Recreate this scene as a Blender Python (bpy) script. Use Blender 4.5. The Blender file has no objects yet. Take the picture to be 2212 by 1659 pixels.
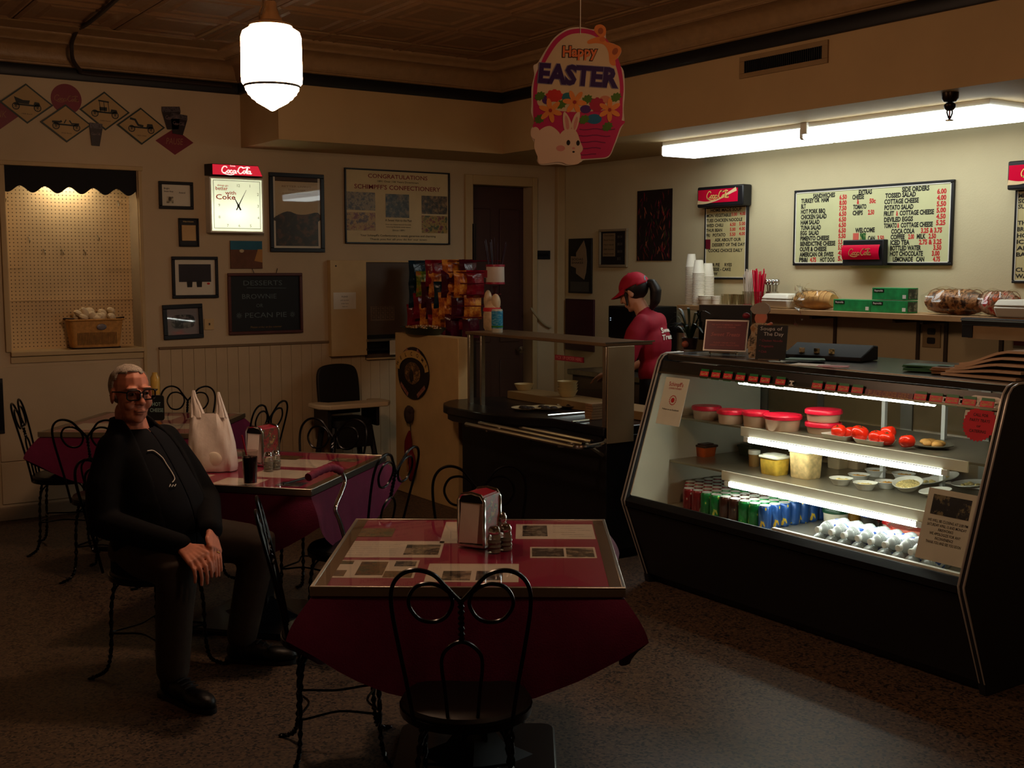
import bpy, math, random
from mathutils import Vector, Matrix, Euler, noise
random.seed(7)
R = math.radians
scene = bpy.context.scene
col = scene.collection
# ------------------------------------------------------------------ camera
CAM_H = 1.70; YAW = R(34.26); PITCH = R(5.757); FPX = 2500.0
cd = bpy.data.cameras.new('camera'); cam = bpy.data.objects.new('camera', cd); col.objects.link(cam)
cam.location = (0, 0, CAM_H); cam.rotation_euler = (R(90) - PITCH, 0, -YAW)
cd.sensor_fit = 'HORIZONTAL'; cd.sensor_width = 36.0; cd.lens = 36.0 * FPX / 2212.0; cd.clip_start = 0.05
scene.camera = cam
# ------------------------------------------------------------------ world, exposure
w = bpy.data.worlds.new('night'); scene.world = w; w.use_nodes = True
w.node_tree.nodes['Background'].inputs[0].default_value = (0.01, 0.01, 0.012, 1)
w.node_tree.nodes['Background'].inputs[1].default_value = 0.1
vs = scene.view_settings
vs.view_transform = 'Standard'; vs.look = 'None'; vs.exposure = 0.0; vs.gamma = 1.0; vs.use_curve_mapping = False
scene.cycles.max_bounces = 8; scene.cycles.transparent_max_bounces = 24
scene.cycles.sample_clamp_indirect = 4.0; scene.cycles.caustics_reflective = False; scene.cycles.caustics_refractive = False
L_PENDANT = 34.0; L_FLUO = 7.0; L_CASE = 21.0; L_CLOCK = 120.0; L_ALCOVE = 52.0
# room planes measured from the photograph's perspective
YB = 8.27; XR = 6.17; YS = 7.571; XS = 5.066; ZS = 2.575; ZC = 3.22; XL = -2.6; YF = -3.2
# ------------------------------------------------------------------ pixel -> point on a real plane
_F = Vector((math.sin(YAW) * math.cos(PITCH), math.cos(YAW) * math.cos(PITCH), -math.sin(PITCH)))
_Rt = Vector((math.cos(YAW), -math.sin(YAW), 0)); _U = _Rt.cross(_F)
def ray(px, py): return _F + _Rt * ((px - 1106) / FPX) - _U * ((py - 829.5) / FPX)
C0 = Vector((0, 0, CAM_H))
def onY(px, py, y): d = ray(px, py); return C0 + d * (y / d.y)
def onX(px, py, x): d = ray(px, py); return C0 + d * (x / d.x)
def onZ(px, py, z): d = ray(px, py); return C0 + d * ((z - CAM_H) / d.z)
def onP(px, py, o, n): d = ray(px, py); return C0 + d * ((o - C0).dot(n) / d.dot(n))
# ------------------------------------------------------------------ materials
def lin(c):
    return tuple(((v / 255) / 12.92 if v / 255 <= .04045 else ((v / 255 + .055) / 1.055) ** 2.4) for v in c) + (1,)
_M = {}
def mat(name, c=(128, 128, 128), rough=.5, metal=0, emit=None, var=.06, scale=8, bump=0, bscale=60, coat=0, spec=None, trans=0, ior=1.45):
    if name in _M: return _M[name]
    m = bpy.data.materials.new(name); m.use_nodes = True; nt = m.node_tree; b = nt.nodes['Principled BSDF']
    base = lin(c)
    b.inputs['Roughness'].default_value = rough; b.inputs['Metallic'].default_value = metal
    b.inputs['Coat Weight'].default_value = coat; b.inputs['Coat Roughness'].default_value = .04
    if spec is not None: b.inputs['Specular IOR Level'].default_value = spec
    b.inputs['Transmission Weight'].default_value = trans; b.inputs['IOR'].default_value = ior
    tc = nt.nodes.new('ShaderNodeTexCoord'); nz = nt.nodes.new('ShaderNodeTexNoise'); nz.inputs['Scale'].default_value = scale; nz.inputs['Detail'].default_value = 3
    nt.links.new(tc.outputs['Object'], nz.inputs['Vector'])
    rp = nt.nodes.new('ShaderNodeValToRGB')
    rp.color_ramp.elements[0].position = .3; rp.color_ramp.elements[1].position = .7
    rp.color_ramp.elements[0].color = tuple(max(0, v * (1 - var)) for v in base[:3]) + (1,)
    rp.color_ramp.elements[1].color = tuple(min(1, v * (1 + var)) for v in base[:3]) + (1,)
    nt.links.new(nz.outputs['Fac'], rp.inputs['Fac']); nt.links.new(rp.outputs['Color'], b.inputs['Base Color'])
    if bump:
        n2 = nt.nodes.new('ShaderNodeTexNoise'); n2.inputs['Scale'].default_value = bscale; n2.inputs['Detail'].default_value = 4
        nt.links.new(tc.outputs['Object'], n2.inputs['Vector'])
        bp = nt.nodes.new('ShaderNodeBump'); bp.inputs['Strength'].default_value = bump; bp.inputs['Distance'].default_value = .01
        nt.links.new(n2.outputs['Fac'], bp.inputs['Height']); nt.links.new(bp.outputs['Normal'], b.inputs['Normal'])
    if emit:
        b.inputs['Emission Color'].default_value = tuple(emit[0]) + (1,); b.inputs['Emission Strength'].default_value = emit[1]
    _M[name] = m; return m
def mat_pane(name, tint=(1, 1, 1), fac=.05, rough=.02, blend=.5):
    """thin clear sheet: lets light straight through, mirrors a little, more at grazing angles"""
    if name in _M: return _M[name]
    m = bpy.data.materials.new(name); m.use_nodes = True; nt = m.node_tree
    for n in list(nt.nodes): nt.nodes.remove(n)
    out = nt.nodes.new('ShaderNodeOutputMaterial'); t = nt.nodes.new('ShaderNodeBsdfTransparent'); g = nt.nodes.new('ShaderNodeBsdfGlossy')
    t.inputs[0].default_value = tuple(tint) + (1,); g.inputs['Roughness'].default_value = rough
    lw = nt.nodes.new('ShaderNodeLayerWeight'); lw.inputs['Blend'].default_value = .5
    pw = nt.nodes.new('ShaderNodeMath'); pw.operation = 'POWER'; pw.inputs[1].default_value = 5; nt.links.new(lw.outputs['Facing'], pw.inputs[0])
    ad = nt.nodes.new('ShaderNodeMath'); ad.operation = 'MULTIPLY_ADD'; ad.inputs[1].default_value = blend; ad.inputs[2].default_value = fac; ad.use_clamp = True; nt.links.new(pw.outputs[0], ad.inputs[0])
    mx = nt.nodes.new('ShaderNodeMixShader'); nt.links.new(ad.outputs[0], mx.inputs[0])
    nt.links.new(t.outputs[0], mx.inputs[1]); nt.links.new(g.outputs[0], mx.inputs[2]); nt.links.new(mx.outputs[0], out.inputs[0])
    _M[name] = m; return m
def mat_photo(name, cols=((128, 128, 128), (90, 90, 90)), scale=14, rough=.35, stretch=(1, 1, 1), detail=5, seed=0):
    """printed picture: noise broken into the given colours"""
    if name in _M: return _M[name]
    m = mat(name, cols[0], rough); nt = m.node_tree; b = nt.nodes['Principled BSDF']
    tc = nt.nodes.new('ShaderNodeTexCoord'); mp = nt.nodes.new('ShaderNodeMapping'); mp.inputs['Scale'].default_value = stretch; mp.inputs['Location'].default_value = (seed, seed * .7, 0)
    nz = nt.nodes.new('ShaderNodeTexNoise'); nz.inputs['Scale'].default_value = scale; nz.inputs['Detail'].default_value = detail; nz.inputs['Roughness'].default_value = .7
    rp = nt.nodes.new('ShaderNodeValToRGB'); cr = rp.color_ramp; k = len(cols)
    while len(cr.elements) < k: cr.elements.new(.5)
    for i, c in enumerate(cols):
        cr.elements[i].position = .4 + .2 * i / max(1, k - 1); cr.elements[i].color = lin(c)
    nt.links.new(tc.outputs['Object'], mp.inputs['Vector']); nt.links.new(mp.outputs['Vector'], nz.inputs['Vector'])
    nt.links.new(nz.outputs['Fac'], rp.inputs['Fac']); nt.links.new(rp.outputs['Color'], b.inputs['Base Color'])
    return m
# ------------------------------------------------------------------ mesh builder
class MB:
    def __init__(s): s.v = []; s.f = []; s.mi = []; s.cur = 0
    def add(s, vs, fs, M=None):
        o = len(s.v)
        for p in vs:
            p = Vector(p)
            if M is not None: p = M @ p
            s.v.append(p)
        for f in fs: s.f.append(tuple(i + o for i in f)); s.mi.append(s.cur)
        return s
    def box(s, c, d, rz=0, M=None):
        x, y, z = d[0] / 2, d[1] / 2, d[2] / 2
        T = Matrix.Translation(c) @ Matrix.Rotation(rz, 4, 'Z')
        if M is not None: T = M @ T
        vs = [(a * x, b * y, g * z) for g in (-1, 1) for b in (-1, 1) for a in (-1, 1)]
        return s.add(vs, [(0, 2, 3, 1), (4, 5, 7, 6), (0, 1, 5, 4), (2, 6, 7, 3), (0, 4, 6, 2), (1, 3, 7, 5)], T)
    def b2(s, a, b): # box from min corner to max corner
        return s.box(((a[0] + b[0]) / 2, (a[1] + b[1]) / 2, (a[2] + b[2]) / 2), (abs(b[0] - a[0]), abs(b[1] - a[1]), abs(b[2] - a[2])))
    def rbox(s, c, d, r, axis='Z', seg=4, M=None):
        """box with corners rounded about one axis"""
        hx, hy = {'Z': (d[0], d[1]), 'X': (d[1], d[2]), 'Y': (d[0], d[2])}[axis]
        h = {'Z': d[2], 'X': d[0], 'Y': d[1]}[axis]
        pts = rrect(hx, hy, r, seg)
        n = len(pts); vs = []
        for g in (-h / 2, h / 2):
            for (u, v) in pts:
                vs.append({'Z': (u, v, g), 'X': (g, u, v), 'Y': (u, -g, v)}[axis])
        fs = [tuple(reversed(range(n))), tuple(range(n, 2 * n))] + [(i, (i + 1) % n, n + (i + 1) % n, n + i) for i in range(n)]
        T = Matrix.Translation(c)
        if M is not None: T = M @ T
        return s.add(vs, fs, T)
    def prism(s, poly, z0, z1, M=None):
        n = len(poly)
        ar = sum(poly[i][0] * poly[(i + 1) % n][1] - poly[(i + 1) % n][0] * poly[i][1] for i in range(n))
        if ar < 0: poly = list(reversed(poly))
        vs = [(p[0], p[1], z0) for p in poly] + [(p[0], p[1], z1) for p in poly]
        fs = [tuple(reversed(range(n))), tuple(range(n, 2 * n))] + [(i, (i + 1) % n, n + (i + 1) % n, n + i) for i in range(n)]
        return s.add(vs, fs, M)
    def lathe(s, prof, seg=20, c=(0, 0, 0), M=None, sx=1, sy=1):
        vs = []; fs = []; k = len(prof)
        for (r, z) in prof:
            for i in range(seg):
                a = 2 * math.pi * i / seg; vs.append((r * math.cos(a) * sx, r * math.sin(a) * sy, z))
        for j in range(k - 1):
            for i in range(seg):
                a, b = j * seg + i, j * seg + (i + 1) % seg
                fs.append((a, b, b + seg, a + seg))
        if prof[0][0] > 1e-6: fs.append(tuple(reversed(range(seg))))
        if prof[-1][0] > 1e-6: fs.append(tuple(range((k - 1) * seg, k * seg)))
        T = Matrix.Translation(c)
        if M is not None: T = M @ T
        return s.add(vs, fs, T)
    def tube(s, pts, r, seg=6, closed=False, M=None):
        pts = [Vector(p) for p in pts]; n = len(pts); vs = []; fs = []
        rr = r if isinstance(r, (list, tuple)) else [r] * n
        prev = None
        for i, p in enumerate(pts):
            if closed: t = pts[(i + 1) % n] - pts[i - 1]
            else: t = pts[min(i + 1, n - 1)] - pts[max(i - 1, 0)]
            t = t.normalized() if t.length > 1e-9 else Vector((0, 0, 1))
            if prev is None:
                u = t.cross(Vector((0, 0, 1)) if abs(t.z) < .9 else Vector((1, 0, 0))).normalized()
            else: u = (prev - t * prev.dot(t)); u = u.normalized() if u.length > 1e-6 else t.orthogonal().normalized()
            prev = u; v = t.cross(u)
            for k in range(seg):
                a = 2 * math.pi * k / seg; vs.append(p + (u * math.cos(a) + v * math.sin(a)) * rr[i])
        for i in range(n if closed else n - 1):
            for k in range(seg):
                a = i * seg + k; b = i * seg + (k + 1) % seg; j = ((i + 1) % n) * seg
                fs.append((a, b, j + (k + 1) % seg, j + k))
        if not closed: fs.append(tuple(reversed(range(seg)))); fs.append(tuple((n - 1) * seg + k for k in range(seg)))
        return s.add(vs, fs, M)
    def ell(s, c, rad, rot=None, nu=14, nv=9, M=None):
        vs = [(0, 0, -1)]; fs = []
        for j in range(1, nv):
            t = math.pi * j / nv - math.pi / 2
            for i in range(nu):
                a = 2 * math.pi * i / nu; vs.append((math.cos(t) * math.cos(a), math.cos(t) * math.sin(a), math.sin(t)))
        vs.append((0, 0, 1)); top = len(vs) - 1
        for i in range(nu): fs.append((0, 1 + (i + 1) % nu, 1 + i))
        for j in range(nv - 2):
            for i in range(nu):
                a = 1 + j * nu + i; b = 1 + j * nu + (i + 1) % nu; fs.append((a, b, b + nu, a + nu))
        for i in range(nu): fs.append((top, 1 + (nv - 2) * nu + i, 1 + (nv - 2) * nu + (i + 1) % nu))
        T = Matrix.Translation(c) @ (rot.to_4x4() if rot is not None else Matrix.Identity(4)) @ Matrix.Diagonal((*rad, 1))
        if M is not None: T = M @ T
        return s.add(vs, fs, T)
    def limb(s, pts, rs, seg=14, sub=4, M=None, flat=None):
        """tapered limb through joints, rounded ends"""
        pts = [Vector(p) for p in pts]; P = []; Q = []
        for i in range(len(pts) - 1):
            for k in range(sub):
                t = k / sub; P.append(pts[i].lerp(pts[i + 1], t)); Q.append(rs[i] + (rs[i + 1] - rs[i]) * t)
        P.append(pts[-1]); Q.append(rs[-1])
        s.ell(pts[0], (rs[0],) * 3, M=M); s.ell(pts[-1], (rs[-1],) * 3, M=M)
        return s.tube(P, Q, seg, M=M)
    def quad(s, a, b, c, d, M=None): return s.add([a, b, c, d], [(0, 1, 2, 3)], M)
    def ribbon(s, pts, w, z=0, t=.001, M=None):
        """flat stroke in local XY with a little thickness"""
        n = len(pts); L = []; Rr = []
        for i in range(n):
            a = Vector(pts[max(i - 1, 0)]); b = Vector(pts[min(i + 1, n - 1)]); d = (b - a); d = d.normalized() if d.length > 1e-9 else Vector((1, 0))
            ww = w[i] if isinstance(w, (list, tuple)) else w
            nrm = Vector((-d.y, d.x)) * ww / 2; p = Vector(pts[i]); L.append(p + nrm); Rr.append(p - nrm)
        vs = [(p.x, p.y, z + t) for p in L] + [(p.x, p.y, z + t) for p in Rr]
        fs = [(i, n + i, n + i + 1, i + 1) for i in range(n - 1)]
        return s.add(vs, fs, M)
    def obj(s, name, mats, parent=None, smooth=True, bevel=0, angle=40, M=None, loc=None):
        me = bpy.data.meshes.new(name); me.from_pydata([tuple(p) for p in s.v], [], s.f)
        ms = mats if isinstance(mats, (list, tuple)) else [mats]
        for m in ms: me.materials.append(m)
        if len(ms) > 1: me.polygons.foreach_set('material_index', s.mi)
        if smooth:
            me.polygons.foreach_set('use_smooth', [True] * len(s.f)); me.set_sharp_from_angle(angle=R(angle))
        me.update(); o = bpy.data.objects.new(name, me); col.objects.link(o)
        if parent is not None: o.parent = parent
        if M is not None: o.matrix_local = M
        if loc is not None: o.location = loc
        if bevel:
            b = o.modifiers.new('bevel', 'BEVEL'); b.width = bevel; b.segments = 2; b.limit_method = 'ANGLE'; b.angle_limit = R(40)
        return o
def rrect(wd, ht, r, seg=4):
    pts = []
    for (cx, cy, a0) in ((wd / 2 - r, ht / 2 - r, 0), (-wd / 2 + r, ht / 2 - r, 90), (-wd / 2 + r, -ht / 2 + r, 180), (wd / 2 - r, -ht / 2 + r, 270)):
        for k in range(seg + 1):
            a = R(a0 + 90 * k / seg); pts.append((cx + r * math.cos(a), cy + r * math.sin(a)))
    return pts
def spline(pts, sub=6, closed=False):
    P = [Vector(p) for p in pts]; n = len(P); out = []
    for i in range(n if closed else n - 1):
        g = lambda k: P[k % n] if closed else P[min(max(k, 0), n - 1)]
        a, b, c, d = g(i - 1), g(i), g(i + 1), g(i + 2)
        for k in range(sub):
            t = k / sub
            out.append(.5 * ((2 * b) + (c - a) * t + (2 * a - 5 * b + 4 * c - d) * t * t + (3 * b - a - 3 * c + d) * t ** 3))
    if not closed: out.append(P[-1])
    return out
def tag(o, label=None, cat=None, group=None, kind=None):
    if label: o['label'] = label
    if cat: o['category'] = cat
    if group: o['group'] = group
    if kind: o['kind'] = kind
    return o
def struct(o): o['kind'] = 'structure'; return o
def empty(name, loc=(0, 0, 0), rot=(0, 0, 0), M=None):
    o = bpy.data.objects.new(name, None); col.objects.link(o); o.empty_display_size = .05
    o.location = loc; o.rotation_euler = rot
    if M is not None: o.matrix_world = M
    return o
KIDS = {}
def copy_tree(o, parent=None):
    c = o.copy(); col.objects.link(c); c.parent = parent
    for ch in [x for x in bpy.data.objects if x.parent == o]: copy_tree(ch, c)
    return c
# wall frames: local X right, Y up, Z out of the wall
def back_frame(name, tl, br, off=0):
    a = onY(*tl, YB - off); b = onY(*br, YB - off)
    e = empty(name, ((a.x + b.x) / 2, YB - off, (a.z + b.z) / 2), (R(90), 0, 0)); return e, b.x - a.x, a.z - b.z
def right_frame(name, tl, br, off=0):
    a = onX(*tl, XR - off); b = onX(*br, XR - off)
    e = empty(name, (XR - off, (a.y + b.y) / 2, (a.z + b.z) / 2), (R(90), 0, R(-90))); return e, a.y - b.y, a.z - b.z
_T = {}
def text_geo(s, bold=0, shear=0):
    k = (s, bold, shear)
    if k in _T: return _T[k]
    c = bpy.data.curves.new('text', 'FONT'); c.body = s; c.size = 1; c.offset = bold; c.shear = shear; c.resolution_u = 2
    o = bpy.data.objects.new('text', c); me = o.to_mesh()
    vs = [v.co.copy() for v in me.vertices]; fs = [tuple(p.vertices) for p in me.polygons]
    o.to_mesh_clear(); bpy.data.objects.remove(o); bpy.data.curves.remove(c)
    if not vs: vs = [Vector((0, 0, 0))]; fs = []
    x0 = min(v.x for v in vs); x1 = max(v.x for v in vs)
    _T[k] = (vs, fs, x0, x1); return _T[k]
def put_text(mb, s, x, y, h, width=None, align='L', bold=.012, shear=0, z=.0012, rot=0, M=None):
    """cap height h, baseline at y"""
    vs, fs, x0, x1 = text_geo(s, bold, shear); sc = h / .7
    sx = sc if width is None else width / max(1e-6, x1 - x0)
    wd = (x1 - x0) * sx; ox = {'L': 0, 'C': -wd / 2, 'R': -wd}[align]
    T = Matrix.Translation((x, y, z)) @ Matrix.Rotation(rot, 4, 'Z') @ Matrix.Translation((ox - x0 * sx, 0, 0)) @ Matrix.Diagonal((sx, sc, 1, 1))
    if M is not None: T = M @ T
    mb.add(vs, fs, T)
    return wd
def _loop(cx, cy, rx, ry): return [(cx + rx * math.cos(a) - .12 * ry * math.sin(a) * -1, cy + ry * math.sin(a)) for a in [2 * math.pi * k / 14 for k in range(15)]]
SCRIPT = [spline([(.98, .98), (.8, 1.22), (.42, 1.2), (.12, .8), (.08, .38), (.32, .06), (.66, .1), (.92, .38)]), spline([(.3, .06), (.9, -.16), (1.6, -.24), (2.2, -.08)]),
          _loop(1.2, .34, .2, .25), spline([(1.86, .46), (1.72, .6), (1.52, .46), (1.5, .2), (1.68, .06), (1.96, .24)]), _loop(2.2, .33, .19, .25), spline([(2.44, .6), (2.4, .2), (2.5, .06), (2.66, .2)]),
          [(2.64, .42), (2.9, .46)], spline([(3.8, .98), (3.62, 1.22), (3.24, 1.2), (2.96, .8), (2.92, .38), (3.16, .06), (3.5, .1), (3.74, .38)]), spline([(3.5, 1.24), (3.95, 1.1), (4.5, 1.28), (5.0, 1.14)]),
          _loop(3.98, .34, .19, .25), spline([(4.3, .2), (4.36, .7), (4.52, 1.08), (4.56, .86), (4.4, .4), (4.42, .1), (4.6, .16)]), _loop(4.82, .33, .19, .25), spline([(5.06, .6), (5.02, .2), (5.12, .06), (5.3, .2)])]
def put_script(mb, cx, cy, width, z=.0014, wt=.14, M=None):
    s = width / 5.3
    T = Matrix.Translation((cx - width / 2, cy - .5 * s, 0)) @ Matrix.Diagonal((s, s, 1, 1)) @ Matrix(((1, .12, 0, 0), (0, 1, 0, 0), (0, 0, 1, 0), (0, 0, 0, 1)))
    if M is not None: T = M @ T
    for st in SCRIPT: mb.ribbon(st, wt, 0, z, T)
ORD = ['first', 'second', 'third', 'fourth', 'fifth', 'sixth', 'seventh', 'eighth', 'ninth', 'tenth', 'eleventh', 'twelfth', 'thirteenth', 'fourteenth']
# ------------------------------------------------------------------ common materials
M_WALL = mat('wall_paint', (196, 176, 144), .75, var=.05, scale=3, bump=.08, bscale=90)
M_TRIMW = mat('trim_paint', (190, 165, 122), .6, var=.04)
M_BLACK = mat('black_paint', (16, 16, 19), .45, var=.1)
M_BLACKM = mat('black_metal', (14, 14, 17), .32, metal=.3, var=.1)
M_CHROME = mat('chrome', (200, 200, 200), .15, metal=1, var=.03)
M_STEEL = mat('brushed_steel', (176, 168, 152), .32, metal=1, var=.08, scale=30)
M_ALU = mat('aluminium_edge', (186, 180, 168), .3, metal=1, var=.05)
M_WHITE = mat('white_plastic', (226, 224, 216), .4, var=.03)
M_PAPER = mat('white_paper', (224, 218, 200), .7, var=.04)
M_CREAM = mat('cream_panel', (206, 178, 128), .6, var=.05)
M_RED = mat('red_plastic', (196, 20, 42), .35, var=.05)
M_COKE = mat('red_print', (200, 16, 46), .35, var=.04)
M_INK = mat('black_ink', (14, 13, 13), .6, var=.02)
M_REDINK = mat('red_ink', (196, 28, 36), .6, var=.02)
M_WHITEINK = mat('white_ink', (236, 230, 218), .6, var=.02)
M_GOLDINK = mat('gold_ink', (226, 190, 120), .6, var=.02)
M_PANE = mat_pane('picture_glass', fac=.03)
M_GLASS = mat_pane('case_glass', (.95, .97, .95), fac=.02, blend=.4)
# ================================================================== THE ROOM
def terrazzo():
    m = mat('terrazzo', (120, 96, 66), .5); nt = m.node_tree; b = nt.nodes['Principled BSDF']
    tc = nt.nodes.new('ShaderNodeTexCoord'); v = nt.nodes.new('ShaderNodeTexVoronoi'); v.inputs['Scale'].default_value = 105
    nt.links.new(tc.outputs['Object'], v.inputs['Vector'])
    rp = nt.nodes.new('ShaderNodeValToRGB'); cr = rp.color_ramp; cr.interpolation = 'CONSTANT'
    for i, (p, c) in enumerate([(0, (32, 27, 26)), (.2, (84, 66, 52)), (.55, (98, 78, 60)), (.8, (72, 58, 47))]):
        if i > 1: cr.elements.new(p)
        cr.elements[i].position = p; cr.elements[i].color = lin(c)
    sp = nt.nodes.new('ShaderNodeSeparateColor'); nt.links.new(v.outputs['Color'], sp.inputs[0]); nt.links.new(sp.outputs[0], rp.inputs['Fac'])
    nt.links.new(rp.outputs['Color'], b.inputs['Base Color'])
    return m
struct(MB().b2((XL - .1, YF - .1, -.1), (XR + .1, YB + .5, 0)).obj('floor', terrazzo(), smooth=False))
# --- back wall with an opening for the lit pegboard alcove and for the passage door
AX0, AX1, AZ0, AZ1 = 1.585, 2.45, 1.135, 2.372
DX0, DX1, DZ1 = onY(1019, 400, YB).x, onY(1148, 400, YB).x, onY(1019, 398, YB).z
wb = MB(); T = .2
wb.b2((XL - .1, YB, 0), (AX0, YB + T, 3.4)); wb.b2((AX0, YB, 0), (AX1, YB + T, AZ0 - .03)); wb.b2((AX0, YB, AZ1), (AX1, YB + T, 3.4))
wb.b2((AX1, YB, 0), (DX0, YB + T, 3.4)); wb.b2((DX0, YB, DZ1), (DX1, YB + T, 3.4)); wb.b2((DX1, YB, 0), (XR + .1, YB + T, 3.4))
wall_back = struct(wb.obj('wall_back', M_WALL, smooth=False))
# alcove box
ab = MB(); AD = YB + .2
ab.b2((AX1, YB + .001, AZ0 - .03), (AX1 + .02, AD + .02, AZ1 + .02)); ab.b2((AX0 - .02, YB + .001, AZ0 - .03), (AX0, AD + .02, AZ1 + .02)); ab.b2((AX0 - .02, YB + .21, AZ1), (AX1 + .02, AD + .3, AZ1 + .02))
ab.obj('alcove_lining', M_CREAM, wall_back, smooth=False)
MB().b2((AX0 - .01, YB - .03, AZ0 - .03), (AX1 + .01, AD + .01, AZ0)).obj('alcove_shelf', M_TRIMW, wall_back, bevel=.004)
MB().b2((AX0 - .01, YB - .012, AZ0 - .075), (AX1 + .02, YB, AZ0 - .034)).obj('alcove_apron', M_TRIMW, wall_back)
pm = mat('pegboard', (214, 186, 140), .6)
nt = pm.node_tree; b_ = nt.nodes['Principled BSDF']; tc = nt.nodes.new('ShaderNodeTexCoord'); mp = nt.nodes.new('ShaderNodeVectorMath'); mp.operation = 'SCALE'; mp.inputs['Scale'].default_value = 1 / .0254
fr = nt.nodes.new('ShaderNodeVectorMath'); fr.operation = 'FRACTION'; sb = nt.nodes.new('ShaderNodeVectorMath'); sb.operation = 'SUBTRACT'; sb.inputs[1].default_value = (.5, 0, .5)
ml = nt.nodes.new('ShaderNodeVectorMath'); ml.operation = 'MULTIPLY'; ml.inputs[1].default_value = (1, 0, 1); ln = nt.nodes.new('ShaderNodeVectorMath'); ln.operation = 'LENGTH'
lt = nt.nodes.new('ShaderNodeMath'); lt.operation = 'LESS_THAN'; lt.inputs[1].default_value = .15; mx = nt.nodes.new('ShaderNodeMix'); mx.data_type = 'RGBA'
src = b_.inputs['Base Color'].links[0].from_socket
nt.links.new(tc.outputs['Object'], mp.inputs[0]); nt.links.new(mp.outputs[0], fr.inputs[0]); nt.links.new(fr.outputs[0], sb.inputs[0]); nt.links.new(sb.outputs[0], ml.inputs[0]); nt.links.new(ml.outputs[0], ln.inputs[0]); nt.links.new(ln.outputs['Value'], lt.inputs[0])
nt.links.new(lt.outputs[0], mx.inputs['Factor']); nt.links.new(src, mx.inputs['A']); mx.inputs['B'].default_value = lin((70, 46, 26)); nt.links.new(mx.outputs['Result'], b_.inputs['Base Color'])
MB().b2((AX0, AD, AZ0), (AX1, AD + .012, AZ1 + .2)).obj('pegboard', pm, wall_back, smooth=False)
for (px, py) in ((9, 433), (253, 443), (61, 522), (94, 548), (133, 548), (181, 548), (210, 517)):
    p = onY(px, py, AD); MB().tube([(p.x, AD, p.z + .03), (p.x, AD - .03, p.z + .02), (p.x, AD - .045, p.z - .01), (p.x, AD - .06, p.z + .01)], .003, 5).obj('peg_hook', M_STEEL, wall_back)
for (pa, pb, py) in ((3, 47, 580), (228, 280, 582)):
    a = onY(pa, py, AD); c = onY(pb, py, AD)
    MB().b2((max(a.x, AX0 + .002), AD - .1, a.z - .004), (c.x, AD, a.z + .003)).obj('peg_shelf', M_PANE, wall_back, smooth=False)
z_ = onY(150, 647, AD).z; MB().b2((AX0, AD - .012, z_ - .006), (AX1, AD, z_ + .006)).obj('pegboard_seam', pm, wall_back)
# moulding around the alcove, running on down to the floor at the right
mo = MB()
for (a, b) in (((AX0 - .04, YB - .02, AZ1), (AX1 + .04, YB, AZ1 + .03)), ((AX1 + .005, YB - .02, 0), (AX1 + .03, YB, AZ1)), ((AX0 - .04, YB - .02, AZ0), (AX0 - .005, YB, AZ1))): mo.b2(a, b)
struct(mo.obj('trim_1', M_TRIMW, smooth=False, bevel=.005))
# valance with a scalloped edge, lamp hidden behind it
vp = [(AX0, AZ1 + .0), (AX1, AZ1)]; zb = onY(298, 422, YB).z; n_ = 90
sc = []
for k in range(n_ + 1):
    x = AX1 + (AX0 - AX1) * k / n_; ph = (x - AX0 - .02) / .1585
    sc.append((x, zb + .022 * (1 + math.cos(2 * math.pi * (ph + .5))) / 1 - .004))
MV = Matrix(((1, 0, 0, 0), (0, 0, -1, YB + .035), (0, 1, 0, 0), (0, 0, 0, 1)))
va = MB().prism(vp + sc, 0, .018, MV).obj('valance', mat('valance_black', (12, 12, 18), .8), smooth=False)
tag(va, 'black valance with scalloped lower edge over the lit pegboard alcove', 'valance')
al = empty('alcove_lamp', ((AX0 + AX1) / 2 - .02, YB + .1, AZ1 - .06)); tag(al, 'small strip lamp hidden behind the black scalloped valance of the pegboard alcove', 'lamp')
MB().box((0, .02, .035), (.3, .05, .02)).obj('housing', M_WHITE, al)
MB().tube([(-.12, 0, 0), (.12, 0, 0)], .016, 10).obj('bulb', mat('alcove_bulb', (255, 230, 190), emit=((1, .84, .6), L_ALCOVE)), al)
# wainscot boards with cap line
WZ = 1.125; x0 = onY(342, 752, YB).x; x1 = 5.1; nb = 30
bm_ = mat('bead_board', (192, 168, 132), .6, var=.05)
bw_ = (x1 - x0) / nb; plank = MB().box((0, 0, 0), (bw_ - .0018, .012, WZ - .1))
po = None
for k in range(nb):
    if po is None: po = plank.obj('wainscot_board', bm_, wall_back, bevel=.0015); o = po
    else: o = po.copy(); col.objects.link(o)
    o.location = (x0 + bw_ * (k + .5), YB - .006, .09 + (WZ - .1) / 2)
struct(MB().b2((x0, YB - .022, WZ - .012), (DX0 - .08, YB, WZ + .006)).obj('trim_2', mat('dark_trim', (120, 96, 66), .6), bevel=.003))
struct(MB().b2((XL, YB - .02, 0), (DX0 - .08, YB, .09)).obj('baseboard_back', mat('base_paint', (150, 130, 104), .5), bevel=.004))
# lower access panel lines under the alcove
pn = MB(); a = onY(20, 1000, YB)
pn.b2((AX0 - .1, YB - .008, .11), (AX1 - .02, YB, a.z)); pn.b2((AX0 - .1, YB - .008, a.z + .01), (AX1 - .02, YB, AZ0 - .1)); pn.obj('panel', M_WALL, wall_back, bevel=.003)
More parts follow.
